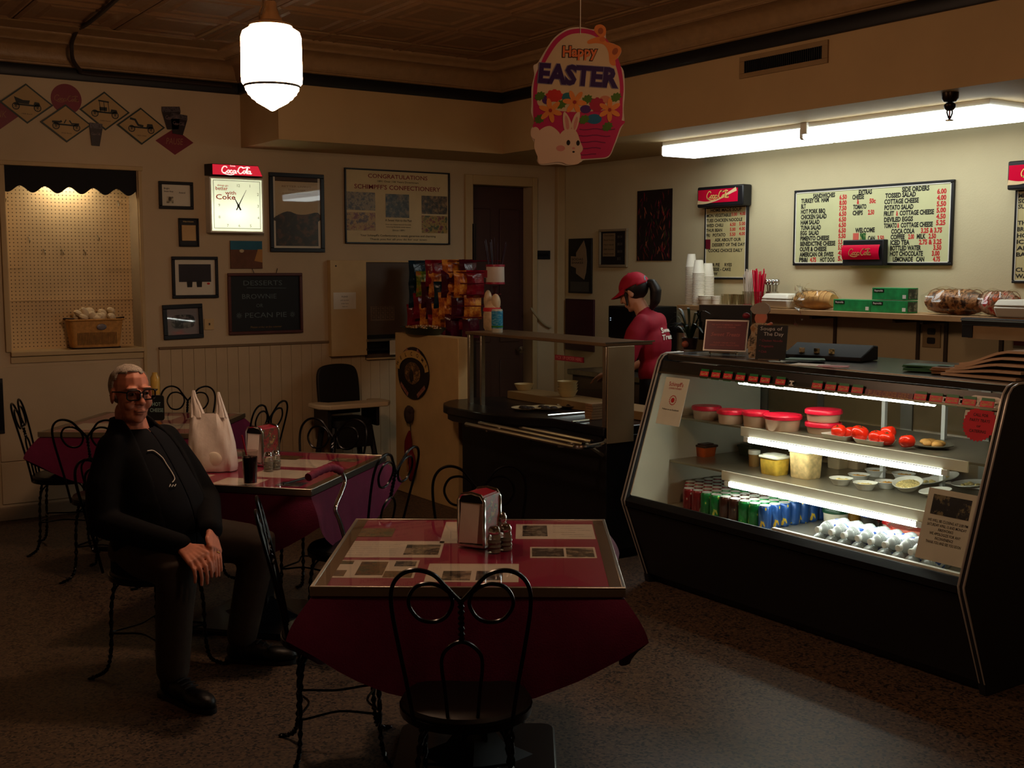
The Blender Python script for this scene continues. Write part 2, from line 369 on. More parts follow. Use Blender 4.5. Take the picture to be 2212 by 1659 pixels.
# --- passage door
dm = mat('brown_door', (66, 34, 28), .5, var=.12, scale=5)
dr = empty('door_1', ((DX0 + DX1) / 2, YB + .12, 0)); struct(dr); dw = DX1 - DX0
MB().b2((-dw / 2, 0, .01), (dw / 2, .045, DZ1)).obj('door_leaf', dm, dr, bevel=.004)
for s_ in (-1, 1):
    for (z0, z1) in ((.2, .9), (1.05, 2.2)): MB().b2((s_ * dw / 4 - dw * .17, -.012, z0), (s_ * dw / 4 + dw * .17, .0, z1)).obj('door_panel', dm, dr, bevel=.006)
MB().lathe([(0, -.06), (.03, -.055), (.034, -.03), (.012, -.015), (.012, 0), (.0, 0)], 14, M=Matrix.Translation((dw / 2 - .06, 0, .98)) @ Matrix.Rotation(R(-90), 4, 'X')).obj('door_knob', M_CHROME, dr)
cs = MB(); cs.b2((DX0 - .075, YB - .025, 0), (DX0, YB, DZ1 + .08)); cs.b2((DX1, YB - .025, 0), (DX1 + .05, YB, DZ1 + .08)); cs.b2((DX0, YB - .025, DZ1), (DX1, YB, DZ1 + .08))
struct(cs.obj('trim_3', M_TRIMW, bevel=.005))
struct(MB().b2((XR - .085, YB - .05, 0), (XR - .002, YB, ZS)).obj('trim_4', M_TRIMW, bevel=.006))
# jamb panel between door and corner with plate and rope
e, w_, h_ = back_frame('door_plate', (1155, 541), (1188, 560), .012); MB().box((0, 0, 0), (w_, h_, .012)).obj('plate', M_BLACK, e, bevel=.003); MB().box((0, 0, .007), (w_ * .7, h_ * .3, .002)).obj('slot', M_BLACKM, e)
tag(e, 'small black plate on the wall just right of the brown passage door', 'plate')
rp_ = [onY(*q, YB - .03) for q in ((1147, 665), (1151, 672), (1160, 683), (1170, 695), (1180, 703), (1190, 707))]
tag(MB().tube(spline(rp_, 4), .011, 7).obj('rope', mat('rope_fibre', (190, 176, 140), .9, bump=.4, bscale=200)), 'pale rope hanging slack beside the brown passage door', 'rope')
# --- right wall and the other sides
wr = struct(MB().b2((XR, YF - .1, 0), (XR + .15, YB + .1, 3.4)).obj('wall_right', mat('wall_paint_right', (204, 192, 156), .75, var=.04, scale=3, bump=.08, bscale=90), smooth=False))
struct(MB().b2((XL - .15, YF - .1, 0), (XL, YB, 3.4)).obj('wall_left', M_WALL, smooth=False))
struct(MB().b2((XL - .1, YF - .15, 0), (XR + .1, YF, 3.4)).obj('wall_front', M_WALL, smooth=False))
# --- bulkheads (soffits) round the back corner and along the counter
sf = MB(); X0S = 3.22
sf.b2((X0S, YS, ZS), (XR, YB + .01, 3.4)); sf.b2((XS, YF, ZS), (XR, YS, 3.4))
struct(sf.obj('wall_soffit', mat('soffit_paint', (188, 158, 112), .7, var=.05, scale=3), smooth=False))
# --- ceiling with pressed panels
M_TIN = mat('tin_ceiling', (132, 96, 62), .45, var=.12, scale=12, bump=.25, bscale=26)
ceil = struct(MB().b2((XL - .1, YF - .1, ZC + .02), (XS + .1, YB + .1, ZC + .12)).obj('ceiling', M_TIN, smooth=False))
ts = .61
tile = MB(); h = ts / 2 - .004
def ring(a, za, b, zb_):
    va_ = [(-a, -a, za), (a, -a, za), (a, a, za), (-a, a, za)]; vb_ = [(-b, -b, zb_), (b, -b, zb_), (b, b, zb_), (-b, b, zb_)]
    tile.add(va_ + vb_, [(i, i + 4, (i + 1) % 4 + 4, (i + 1) % 4) for i in range(4)])
prof = [(h, .02), (h, -.004), (h - .02, -.012), (h - .04, -.002), (h - .1, -.002), (h - .12, -.009), (h - .14, 0)]
for (p, q) in zip(prof, prof[1:]): ring(p[0], p[1], q[0], q[1])
a = prof[-1][0]; tile.add([(-a, -a, 0), (a, -a, 0), (a, a, 0), (-a, a, 0)], [(0, 3, 2, 1)])
to = None
for i in range(13):
    for j in range(13):
        x = XS - .45 - ts * (i + .5); y = YB - .55 - ts * (j + .5)
        if x < -2.4 or y < .3: continue
        if to is None: to = tile.obj('ceiling_tile', M_TIN, ceil, smooth=False); o = to
        else: o = to.copy(); col.objects.link(o)
        o.location = (x, y, ZC)
# --- crown: swept profile along left wall part, round the soffit, along the counter soffit
path = [Vector((XL, YB)), Vector((X0S, YB)), Vector((X0S, YS)), Vector((XS, YS)), Vector((XS, YF))]
def sweep(name, prof, m, parent=None):
    mb = MB(); n = len(path); offs = []
    for i in range(n):
        ds = []
        if i > 0: ds.append((path[i] - path[i - 1]).normalized())
        if i < n - 1: ds.append((path[i + 1] - path[i]).normalized())
        nr = [Vector((d.y, -d.x)) for d in ds]  # right-hand side of travel = into the room
        offs.append(nr[0] if len(nr) == 1 else nr[0] + nr[1])
    k = len(prof); vs = []
    for i in range(n):
        for (o, z) in prof: q = path[i] + offs[i] * o; vs.append((q.x, q.y, z))
    fs = [(i * k + j, i * k + j + 1, (i + 1) * k + j + 1, (i + 1) * k + j) for i in range(n - 1) for j in range(k - 1)]
    mb.add(vs, fs); return struct(mb.obj(name, m, parent, angle=50))
M_CROWN = mat('crown_tin', (150, 118, 80), .45, var=.1, scale=16, bump=.35, bscale=40)
cove = [(.022, 3.035), (.03, 3.04), (.03, 3.05), (.04, 3.052), (.045, 3.062)]
for k in range(9):
    t = R(90) * k / 8; cove.append((.05 + .1 * (1 - math.cos(t)), 3.066 + .1 * math.sin(t)))
cove += [(.158, 3.17), (.162, 3.163), (.168, 3.163), (.172, 3.172), (.178, 3.165), (.184, 3.165), (.19, 3.178), (.235, 3.2), (.245, 3.193), (.255, 3.2), (.26, 3.215), (.5, 3.216), (.508, 3.208), (.52, 3.208), (.53, 3.216)]
sweep('trim_5', cove, M_CROWN)
sweep('trim_6', [(0.001, 2.955), (.02, 2.955), (.024, 2.962), (.024, 3.028), (.02, 3.035), (.001, 3.035)], mat('black_band', (10, 10, 14), .5))
# conduit down the ceiling and cove at the left
cpts = [onZ(*q, ZC - .026) for q in ((250, 0), (222, 25), (188, 52))] + [onY(172, 61, YB - .4), onY(164, 70, YB - .31), onY(156, 90, YB - .22), onY(155, 108, YB - .19), onY(158, 130, YB - .14), onY(172, 150, YB - .08), onY(190, 159, YB - .05), onY(330, 171, YB - .045), onY(500, 187, YB - .045)]
dirv = (cpts[0] - cpts[1]).normalized()
cpts = [cpts[0] + dirv * 1.2] + cpts
tag(MB().tube(spline(cpts, 6), .013, 8).obj('cable', mat('dark_cable', (40, 28, 20), .6)), 'dark cable curving down the tin ceiling and cove at upper left', 'cable')
# vent grille on the counter bulkhead
va_, vb_ = onX(1600, 128, XS), onX(1790, 128, XS); zt = onX(1788, 86, XS).z; zb2 = onX(1790, 136, XS).z
gv = empty('air_vent', (XS, (va_.y + vb_.y) / 2, (zt + zb2) / 2), (R(90), 0, R(-90))); gw = va_.y - vb_.y; gh = zt - zb2
tag(gv, 'long slatted air vent in the bulkhead above the lunch counter', 'vent')
fm = MB()
for (c, d) in (((0, gh / 2 - .014, .006), (gw, .028, .012)), ((0, -gh / 2 + .014, .006), (gw, .028, .012)), ((-gw / 2 + .02, 0, .006), (.04, gh - .056, .012)), ((gw / 2 - .02, 0, .006), (.04, gh - .056, .012))): fm.box(c, d)
fm.obj('frame', mat('vent_frame', (150, 122, 84), .5), gv, bevel=.002)
MB().box((0, 0, .001), (gw - .08, gh - .056, .002)).obj('duct', M_BLACK, gv)
sl = None; ns = 38
for k in range(ns):
    if sl is None: sl = MB().box((0, 0, 0), (.004, gh - .056, .012)).obj('slat', mat('vent_slat', (30, 34, 40), .5), gv); o = sl
    else: o = sl.copy(); col.objects.link(o)
    o.location = (-gw / 2 + .045 + (gw - .09) * k / (ns - 1), 0, .007)
# ------------------------------------------------------------------ lamps
pd = empty('pendant_lamp', (2.02, 4.81, 0)); tag(pd, 'lit white glass schoolhouse pendant lamp hanging from the tin ceiling', 'lamp')
zt_ = 2.715
gp = [(.055, zt_ + .01), (.1, zt_ + .006), (.122, zt_ - .008), (.129, zt_ - .03), (.131, zt_ - .2), (.129, zt_ - .222), (.118, zt_ - .236)]
MB().lathe(gp, 36).obj('glass_shade', mat('lit_opal_glass', (255, 244, 224), .3, emit=((1, .6, .36), L_PENDANT)), pd)
MB().lathe([(.1185, zt_ - .242), (.121, zt_ - .237), (.121, zt_ - .231), (.1185, zt_ - .228)], 36).obj('shade_band', mat('dark_band', (30, 26, 22), .4), pd)
lp = [(.115, zt_ - .24), (.114, zt_ - .252), (.106, zt_ - .262), (.104, zt_ - .27), (.092, zt_ - .28), (.088, zt_ - .288), (.074, zt_ - .296), (.068, zt_ - .304), (.05, zt_ - .314), (.028, zt_ - .326), (.01, zt_ - .338), (0, zt_ - .341)]
MB().lathe(list(reversed(lp)), 36).obj('glass_tip', mat('lit_opal_tip', (255, 244, 224), .3, emit=((1, .62, .38), L_PENDANT * 2.2)), pd)
brs = mat('aged_brass', (176, 164, 140), .3, metal=1, var=.1)
MB().lathe([(.0, zt_ + .03), (.09, zt_ + .012), (.094, zt_ + .016), (.09, zt_ + .026), (.06, zt_ + .034), (.05, zt_ + .04), (.046, zt_ + .052), (.036, zt_ + .064), (.033, zt_ + .08), (.028, zt_ + .096), (.026, zt_ + .115), (.02, zt_ + .122), (0, zt_ + .123)], 28).obj('fitter', brs, pd)
MB().tube([(.0, 0, zt_ + .12), (0, 0, ZC - .03)], .0085, 10).obj('stem', mat('dark_stem', (40, 34, 30), .3, metal=1), pd)
MB().tube(spline([(-.05, 0, zt_ + .04), (-.05, 0, zt_ + .07), (-.036, 0, zt_ + .1), (-.034, 0, zt_ + .125), (-.012, 0, zt_ + .145), (0, 0, zt_ + .13)], 5), .004, 6).obj('support_wire', brs, pd)
MB().lathe([(0, ZC - .05), (.03, ZC - .048), (.06, ZC - .02), (.065, ZC), (0, ZC)], 24).obj('canopy', brs, pd)
# the next pendant of the same row hangs just above the top of the picture
pd2 = copy_tree(pd); pd2.location = (2.42, 1.9, 0); tag(pd2, 'second lit glass pendant lamp of the row, nearer than the one in the picture', 'lamp', 'glass pendant lamps'); pd['group'] = 'glass pendant lamps'
for c in pd2.children:
    if c.name.startswith('glass'): c.data = c.data.copy(); c.data.materials[0] = mat('dim_opal_' + c.name.split('.')[0], (255, 244, 224), .3, emit=((1, .6, .36), L_PENDANT * (.68 if 'shade' in c.name else 1.15)))
# fluorescent wraparound over the counter: two fixtures end to end
fy0, fy1 = 3.66, 6.22; fxa, fxb = 5.50, 5.82; fm_lit = mat('lit_diffuser', (240, 246, 244), .4, emit=((.92, 1.0, .97), L_FLUO))
for k, (ya, yb) in enumerate(((fy0, (fy0 + fy1) / 2), ((fy0 + fy1) / 2, fy1))):
    fx = empty('fluorescent_fixture', ((fxa + fxb) / 2, (ya + yb) / 2, ZS))
    tag(fx, ['nearer', 'farther'][k] + ' of the two lit fluorescent ceiling fixtures over the lunch counter', 'light fixture', 'fluorescent fixtures over the counter')
    hl = (yb - ya) / 2; hw = (fxb - fxa) / 2
    MB().box((0, 0, -.016), (hw * 1.96, hl * 2 - .02, .032)).obj('pan', M_WHITE, fx, bevel=.003)
    pr = [(-hw, -.034), (-hw, -.09), (-hw + .012, -.1), (hw - .012, -.1), (hw, -.09), (hw, -.034)]
    MX = Matrix(((1, 0, 0, 0), (0, 0, 1, 0), (0, 1, 0, 0), (0, 0, 0, 1)))
    d = MB(); n = len(pr)
    vs = [(p[0], -hl + .012, p[1]) for p in pr] + [(p[0], hl - .012, p[1]) for p in pr]
    d.add(vs, [(i, i + 1, n + i + 1, n + i) for i in range(n - 1)]); d.mi = [1, 0, 0, 0, 1]; d.obj('diffuser', [fm_lit, mat('lit_diffuser_side', (240, 246, 244), .4, emit=((.92, 1.0, .97), L_FLUO * .42))], fx, angle=60)
    for s_ in (-1, 1):
        MB().prism([(p[0], p[1]) for p in pr], -.006, .006, Matrix.Translation((0, s_ * (hl - .006), 0)) @ Matrix.Rotation(R(90), 4, 'X')).obj('end_cap', mat('lit_diffuser_side') if (k == 0 and s_ == -1) else mat('end_cap_white', (236, 238, 234), .4), fx)
    if k == 0: MB().box((-hw * .95, hl - .03, -.035), (.05, .05, .07)).obj('joint_clip', M_WHITE, fx, bevel=.004)
# sprinkler head under the bulkhead
sp_ = onZ(2053, 200, ZS); s = empty('sprinkler', (sp_.x, sp_.y, ZS)); tag(s, 'dark brass fire sprinkler head under the bulkhead near the fluorescent light', 'sprinkler')
dk = mat('dark_brass', (40, 30, 22), .35, metal=.8)
MB().lathe([(0, -.05), (.03, -.046), (.042, -.03), (.042, 0), (0, 0)], 16).obj('escutcheon', dk, s)
MB().lathe([(.018, -.05), (.03, -.06), (.03, -.072), (.02, -.085), (.012, -.09), (0, -.091)], 12).obj('body', dk, s)
MB().tube([(-.02, 0, -.08), (-.022, 0, -.1), (-.008, 0, -.125), (0, 0, -.13), (.008, 0, -.125), (.022, 0, -.1), (.02, 0, -.08)], .004, 6).obj('yoke', dk, s)
MB().tube([(0, 0, -.085), (0, 0, -.128)], .004, 6).obj('bulb', mat('red_bulb', (150, 30, 20), .2), s)
MB().lathe([(0, -.142), (.02, -.14), (.02, -.136), (0, -.13)], 12).obj('deflector', M_STEEL, s)
# ================================================================== DELI DISPLAY CASE
CY0, CY1 = 2.62, 4.69; CXB = 4.95; CZT = 1.235
dc = empty('display_case', (4.4, (CY0 + CY1) / 2, 0)); tag(dc, 'black refrigerated deli display case with slanted glass front and lit shelves', 'display case')
dco = dc.location.copy()
def kid(mb, name, m, parent=None, **k):
    """build in world coordinates, hang under the case"""
    par = parent or dc
    for i, v in enumerate(mb.v): mb.v[i] = v - dco
    return mb.obj(name, m, par, **k)
M_CASE = mat('case_black', (26, 27, 32), .5, var=.08); M_LINER = mat('case_liner', (222, 214, 190), .5, var=.03)
prof = [(4.07, 0), (4.06, .05), (3.905, .44), (3.9, .47), (4.13, 1.17), (4.14, 1.2), (4.165, 1.228), (4.2, 1.238), (CXB, 1.238), (CXB, 0)]
MXZ = Matrix(((1, 0, 0, 0), (0, 0, -1, 0), (0, 1, 0, 0), (0, 0, 0, 1)))  # (x,z,h)->(x,-h,z)
for ya, nm in ((CY0, 'near'), (CY1 - .035, 'far')):
    p = kid(MB().prism(prof, -ya - .035, -ya, MXZ), 'end_panel', M_CASE, bevel=.004)
    # bright metal edge strip that follows the front profile
    st = MB(); yy = ya - .001 if nm == 'near' else ya - .001
    for (q, r_) in (((3.896, .47), .006),):
        st.tube([(4.064, ya + .006, .05), (3.904, ya + .006, .445), (3.897, ya + .006, .47), (4.127, ya + .006, 1.172), (4.14, ya + .006, 1.205), (4.163, ya + .006, 1.23), (4.2, ya + .006, 1.241), (4.3, ya + .006, 1.242)], .005, 6)
        st.tube([(4.064, ya + .03, .05), (3.904, ya + .03, .445), (3.897, ya + .03, .47), (4.127, ya + .03, 1.172), (4.14, ya + .03, 1.205), (4.163, ya + .03, 1.23), (4.2, ya + .03, 1.241), (4.3, ya + .03, 1.242)], .005, 6)
    st2 = MB(); st2.v = [v - dco for v in st.v]; st2.f = st.f; st2.mi = st.mi; st2.obj('edge_strip', mat('strip_bright', (196, 192, 184), .35, metal=.4), p)
yi0, yi1 = CY0 + .035, CY1 - .035
lin_p = [(4.0, .42), (3.93, .5), (4.14, 1.15), (4.2, 1.19), (CXB - .06, 1.19), (CXB - .06, .42)]
kid(MB().prism(lin_p, -yi1, -yi1 + .006, MXZ), 'liner', M_LINER, smooth=False)
kid(MB().prism(lin_p, -yi0 - .006, -yi0, MXZ), 'liner', M_LINER, smooth=False)
# front kick panel and sill
kid(MB().prism([(4.09, .05), (4.07, .05), (3.915, .43), (3.94, .44)], -yi1, -yi0, MXZ), 'front_panel', M_CASE, smooth=False)
kid(MB().prism([(3.9, .44), (3.896, .47), (3.935, .495), (3.96, .49), (3.97, .44)], -yi1, -yi0, MXZ), 'sill', mat('sill_black', (18, 18, 20), .3, metal=.2), smooth=False)
kid(MB().b2((4.12, yi0, .0), (CXB, yi1, .06)), 'plinth', M_BLACK)
kid(MB().b2((3.975, yi0, .44), (4.0, yi1, .468)), 'sill_lip', M_LINER, bevel=.003)
kid(MB().b2((3.99, yi0, .395), (CXB - .04, yi1, .42)), 'deck', mat('deck_steel', (190, 184, 166), .35, metal=.6), smooth=False)
kid(MB().b2((4.18, yi0, 1.205), (CXB, yi1, 1.237)), 'top', mat('case_top', (44, 40, 34), .25, var=.1), bevel=.004)
kid(MB().tube([(4.185, yi0, 1.236), (4.185, yi1, 1.236)], .006, 6), 'top_strip', M_STEEL)
# slanted front glass frame
g0 = Vector((3.93, 0, .495)); g1 = Vector((4.128, 0, 1.168)); gs = (g1 - g0).normalized(); gn = Vector((-gs.z, 0, gs.x)); gc = (g0 + g1) / 2; gc.y = (CY0 + CY1) / 2
MG = Matrix(((0, gs.x, gn.x, gc.x), (-1, gs.y, gn.y, gc.y), (0, gs.z, gn.z, gc.z), (0, 0, 0, 1)))
gh_ = (g1 - g0).length; gw_ = yi1 - yi0
def MBG(): return MB()
def kidG(mb, name, m, par=None, **k):
    for i, v in enumerate(mb.v): mb.v[i] = MG @ v
    return kid(mb, name, m, par, **k)
kidG(MB().box((0, 0, -.004), (gw_, gh_, .006)), 'front_glass', M_GLASS, smooth=False)
def GP(px, py): # pixel -> glass-local (u,v)
    p = onP(px, py, gc, gn); l = MG.inverted() @ p; return l.x, l.y
HV = GP(1800, 846)[1] # lower edge of the header band
hd = gh_ / 2 - HV
kidG(MB().box((0, gh_ / 2 - hd / 2 + .02, -.014), (gw_, hd + .04, .008)), 'header', mat('header_dark', (34, 30, 26), .3), smooth=False)
kidG(MB().box((0, HV, .001), (gw_, .008, .006)), 'header_strip', mat('header_edge', (90, 84, 70), .3, metal=.7))
# logo chips along the header
gm = mat('chip_green', (30, 120, 62), .4); cm = mat('chip_red', (226, 40, 62), .4)
chips = [1523, 1548, 1574, 1601, 1629, 1655, 1688, 1768, 1797, 1825, 1855, 1992, 2026, 2061, 2098, 2137]
vm = (HV + gh_ / 2) / 2 + .004; hh = gh_ / 2 - HV
cg = None
for i, px in enumerate(chips):
    u = GP(px, 805 + (px - 1523) * .082)[0]
    if cg is None:
        cg = kidG(MB().box((0, vm, .0016), (.056, .05, .002)), 'logo_chip', gm)
        rd = kidG(MB().box((0, vm, .0032), (.06, .025, .002)), 'logo_band', cm, cg)
        lt_ = MB(); put_script(lt_, 0, vm, .05, z=.0046, wt=.2); ltt = kidG(lt_, 'logo_script', M_GOLDINK, cg, smooth=False); o = cg; ku = 0
        base = cg
    else:
        o = copy_tree(base, dc)
    o.location = (0, -u, 0)
a, b = GP(1872, 836), GP(1978, 836)
ps = kidG(MB().box(((a[0] + b[0]) / 2, vm - .004, .002), (b[0] - a[0], hh * 1.05, .003)), 'order_sign', mat('sign_maroon', (112, 26, 40), .4)); t_ = MB(); put_text(t_, 'PLACE ORDER HERE', (a[0] + b[0]) / 2, vm - .016, .024, width=(b[0] - a[0]) * .84, align='C', z=.0042); kidG(t_, 'lettering', mat('faded_gold', (190, 150, 110), .6), ps, smooth=False)
wm = mat('sticker_white', (246, 243, 236), .5)
for px in (1705, 2040, 2076, 2118, 2152):
    u = GP(px, 850)[0]; m_ = MB().box((u, vm, .001), (.008, hh * .8, .002)); m_.box((u, vm + hh * .34, .001), (.026, hh * .2, .002)); m_.box((u, vm - hh * .34, .001), (.026, hh * .2, .002)); kidG(m_, 'price_tab', wm)
# papers taped inside the glass
u0, v0 = GP(1440, 812); u1, v1 = GP(1478, 925); pl = MB()
ul, vt = GP(1437, 813); ur, _ = GP(1488, 818); _, vb = GP(1425, 915)
fl_ = kidG(MB().box(((ul + ur) / 2, (vt + vb) / 2, -.0085), (abs(ur - ul), vt - vb, .001)), 'flyer', mat('flyer_paper', (242, 238, 228), .7))
t_ = MB(); W_ = abs(ur - ul); cx = (ul + ur) / 2
put_text(t_, 'Schimpff\'s', cx, vt - .045, .022, width=W_ * .6, align='C', z=-.0072); put_text(t_, 'CONFECTIONERY', cx, vt - .062, .009, width=W_ * .55, align='C', z=-.0072)
for k in range(16):
    a = 2 * math.pi * k / 16; t_.box((cx + .024 * math.cos(a), vt - .12 + .024 * math.sin(a), -.0075), (.006, .006, .001))
t_.ell((cx, vt - .12, -.0075), (.014, .014, .0008)); kidG(t_, 'flyer_print', M_REDINK, fl_, smooth=False)
t_ = MB(); put_text(t_, 'Follow us on Facebook', cx, vt - .175, .009, width=W_ * .7, align='C', z=-.0072); kidG(t_, 'flyer_lettering', M_INK, fl_, smooth=False)
# notice at lower right
ul, vt = GP(2008, 1052); ur, _ = GP(2118, 1068); _, vb = GP(2055, 1222); W_ = ur - ul; cx = (ul + ur) / 2 - .005
nt_ = kidG(MB().box((cx, (vt + vb) / 2, -.0085), (W_, vt - vb, .001)), 'notice', mat('notice_paper', (224, 218, 206), .7))
kidG(MB().box((cx, vt - (vt - vb) * .22, -.0072), (W_ * .76, (vt - vb) * .28, .001)), 'notice_photo', mat_photo('night_photo', [(6, 8, 14), (8, 12, 22), (14, 20, 34), (120, 110, 80)], 22), nt_, smooth=False)
t_ = MB()
for k, s in enumerate(('WE WILL BE CLOSING AT 3:00 PM', 'SATURDAY APRIL 15 AND MONDAY', 'FIREWORKS', 'WE APOLOGIZE FOR ANY', 'INCONVENIENCE', 'THANK YOU AND SEE YOU SOON')):
    put_text(t_, s, cx, vt - (vt - vb) * (.46 + .06 * k), .011, width=W_ * (.8, .78, .3, .62, .36, .7)[k], align='C', z=-.0068)
kidG(t_, 'notice_lettering', M_INK, nt_, smooth=False)
# round red badge with serrated rim on a white plate at upper right
u, v = GP(2116, 915); rr = (GP(2152, 915)[0] - GP(2078, 915)[0]) / 2
uw, vw = GP(2128, 893)
bw2 = kidG(MB().rbox((u - .002, vw + .01, -.0085), (rr * 2.1, .12, .001), .03), 'badge_plate', wm)
pts = [((rr * (1 if k % 2 else .92)) * math.cos(2 * math.pi * k / 56) + u, (rr * (1 if k % 2 else .92)) * math.sin(2 * math.pi * k / 56) + v) for k in range(56)]
bd = kidG(MB().prism(pts, .0, .002), 'round_badge', mat('badge_red', (208, 24, 48), .6), smooth=False)
t_ = MB()
for k, s in enumerate(('CALL FOR', 'PARTY TRAYS', 'or', 'CATERING')): put_text(t_, s, u, v + .028 - .022 * k, .012, width=rr * (.9, 1.2, .25, 1)[k], align='C', z=.0032)
kidG(t_, 'badge_lettering', M_INK, bd, smooth=False)
# shelves, lamps, back
ZA, ZB_ = .895, .662; XA, XB_ = 4.25, 4.2
M_SHELF = mat('shelf_steel', (150, 140, 118), .3, metal=.6, var=.05)
M_TUBE = mat('lit_tube', (255, 255, 250), .3, emit=((.95, 1.0, .92), L_CASE))
for (z, x, ya, yb) in ((ZA, XA, 2.98, 4.1), (ZB_, XB_, 3.06, 4.18)):
    sh = kid(MB().b2((x, yi0, z - .012), (CXB - .12, yi1, z)), 'shelf', M_SHELF, bevel=.002)
    a_ = MB().b2((x - .012, 2.86, z - .046), (x - .001, yb + .06, z + .002)); a_.v = [v - dco for v in a_.v]; a_.obj('shelf_lip', M_LINER, sh, bevel=.002)
    a_ = MB().tube([(x - .0085, ya, z - .063), (x - .0085, yb, z - .063)], .0125, 10); a_.v = [v - dco for v in a_.v]; a_.obj('lamp_tube', M_TUBE, sh)
    a_ = MB().b2((x - .02, ya - .03, z - .072), (x - .004, ya, z - .047)).b2((x - .02, yb, z - .072), (x - .004, yb + .03, z - .047)); a_.v = [v - dco for v in a_.v]; a_.obj('lamp_holder', M_WHITE, sh)
kid(MB().tube([(4.225, 3.02, 1.125), (4.225, 4.16, 1.125)], .0125, 10), 'lamp_tube', M_TUBE)
kid(MB().b2((4.2, 2.9, 1.14), (4.28, 4.3, 1.2)), 'lamp_canopy', M_LINER, bevel=.003)
kid(MB().b2((3.962, 2.66, .486), (3.984, 3.68, .5)), 'sill_strip', M_WHITE, bevel=.002)
bk = MB()
for (a, b) in ((yi0, yi0 + .05), (3.2, 3.25), (3.63, 3.7), (4.2, 4.24), (yi1 - .05, yi1)): bk.b2((CXB - .05, a, .42), (CXB - .02, b, 1.2))
bk.b2((CXB - .05, yi0, .42), (CXB - .02, yi1, .47)); bk.b2((CXB - .05, yi0, 1.15), (CXB - .02, yi1, 1.2)); kid(bk, 'door_frame', mat('door_frame_grey', (110, 104, 92), .4, metal=.5))
for (a, b) in ((yi0 + .05, 3.63), (3.7, yi1 - .05)): kid(MB().b2((CXB - .04, a, .47), (CXB - .035, b, 1.15)), 'sliding_door', mat('tan_door', (104, 84, 56), .25, var=.1), smooth=False)
kid(MB().b2((CXB - .02, yi0, 0), (CXB, yi1, .44)), 'back_panel', M_CASE)
for y in (3.3, 3.64): kid(MB().b2((4.7, y, ZB_), (4.72, y + .02, 1.19)), 'shelf_post', M_WHITE)
# ------------------------------------------------------------------ things inside the case
def place_on(px, py, z): p = onZ(px, py, z); return p
# --- drink cans on the deck
canp = MB().lathe([(.0, 0), (.024, 0), (.027, .004), (.033, .012), (.033, .108), (.0275, .118), (.0265, .119)], 16)
lidp = MB().lathe([(.0265, .118), (.0272, .1205), (.0262, .1215), (.0245, .1198), (0, .1198)], 16)
def can_mat(nm, c1, c2, c3):
    m = mat(nm, c1, .28, metal=.15); nt = m.node_tree; b = nt.nodes['Principled BSDF']; tc = nt.nodes.new('ShaderNodeTexCoord'); mp = nt.nodes.new('ShaderNodeMapping'); mp.inputs['Scale'].default_value = (22, 22, 12)
    v = nt.nodes.new('ShaderNodeTexNoise'); v.inputs['Scale'].default_value = 1.6; v.inputs['Detail'].default_value = 1; rp = nt.nodes.new('ShaderNodeValToRGB'); rp.color_ramp.interpolation = 'CONSTANT'
    for i, (p, c) in enumerate(((0, c1), (.56, c2), (.66, c3))):
        if i > 1: rp.color_ramp.elements.new(p)
        rp.color_ramp.elements[i].position = p; rp.color_ramp.elements[i].color = lin(c)
    nt.links.new(tc.outputs['Object'], mp.inputs['Vector']); nt.links.new(mp.outputs[0], v.inputs['Vector']); nt.links.new(v.outputs['Fac'], rp.inputs['Fac']); nt.links.new(rp.outputs[0], b.inputs['Base Color']); return m
KINDS = {'brown': (can_mat('can_brown', (58, 24, 14), (40, 14, 10), (150, 110, 70)), 'dark brown root beer can'), 'green': (can_mat('can_green', (10, 112, 52), (20, 140, 60), (200, 210, 90)), 'green soda can'),
         'blue': (can_mat('can_blue', (30, 74, 140), (52, 96, 160), (216, 176, 50)), 'blue and yellow lemonade can'), 'red': (can_mat('can_red', (120, 16, 26), (150, 20, 30), (200, 190, 180)), 'dark red cola can')}
m_lid = mat('can_lid', (222, 222, 214), .3, metal=.3)
protos = {}
DZ = .42
c0 = onZ(1653, 1092, DZ + .119); stp = .0675
cols_y = ['blue', 'green', 'green', 'brown', 'brown', 'green', 'green', 'red', 'red', 'red', 'red', 'red']
for ix in range(7):
    for iy in range(12):
        k = cols_y[iy] if not (ix >= 1 and iy == 0) else 'blue'
        if ix >= 3 and iy in (1, 2): k = 'green'
        if iy == 1 and ix < 6 and ix % 2: k = 'blue' if ix > 3 else k
        if iy >= 9 and ix < iy - 8: continue
        x = c0.x + ix * stp; y = c0.y + iy * stp
        if y > yi1 - .05: continue
        if k not in protos:
            o = canp.obj('soda_can', KINDS[k][0]); lidp.obj('lid', m_lid, o); protos[k] = o
        else: o = copy_tree(protos[k])
        o.location = (x, y, DZ); o.rotation_euler = (0, 0, random.uniform(0, 6.28))
        rown = 'front' if ix == 0 else ('back' if ix == 6 else ORD[ix])
        tag(o, f'{KINDS[k][1]} in the display case, {rown} row, {ORD[iy]} from the right', 'soda can', 'soda cans on the display case floor')
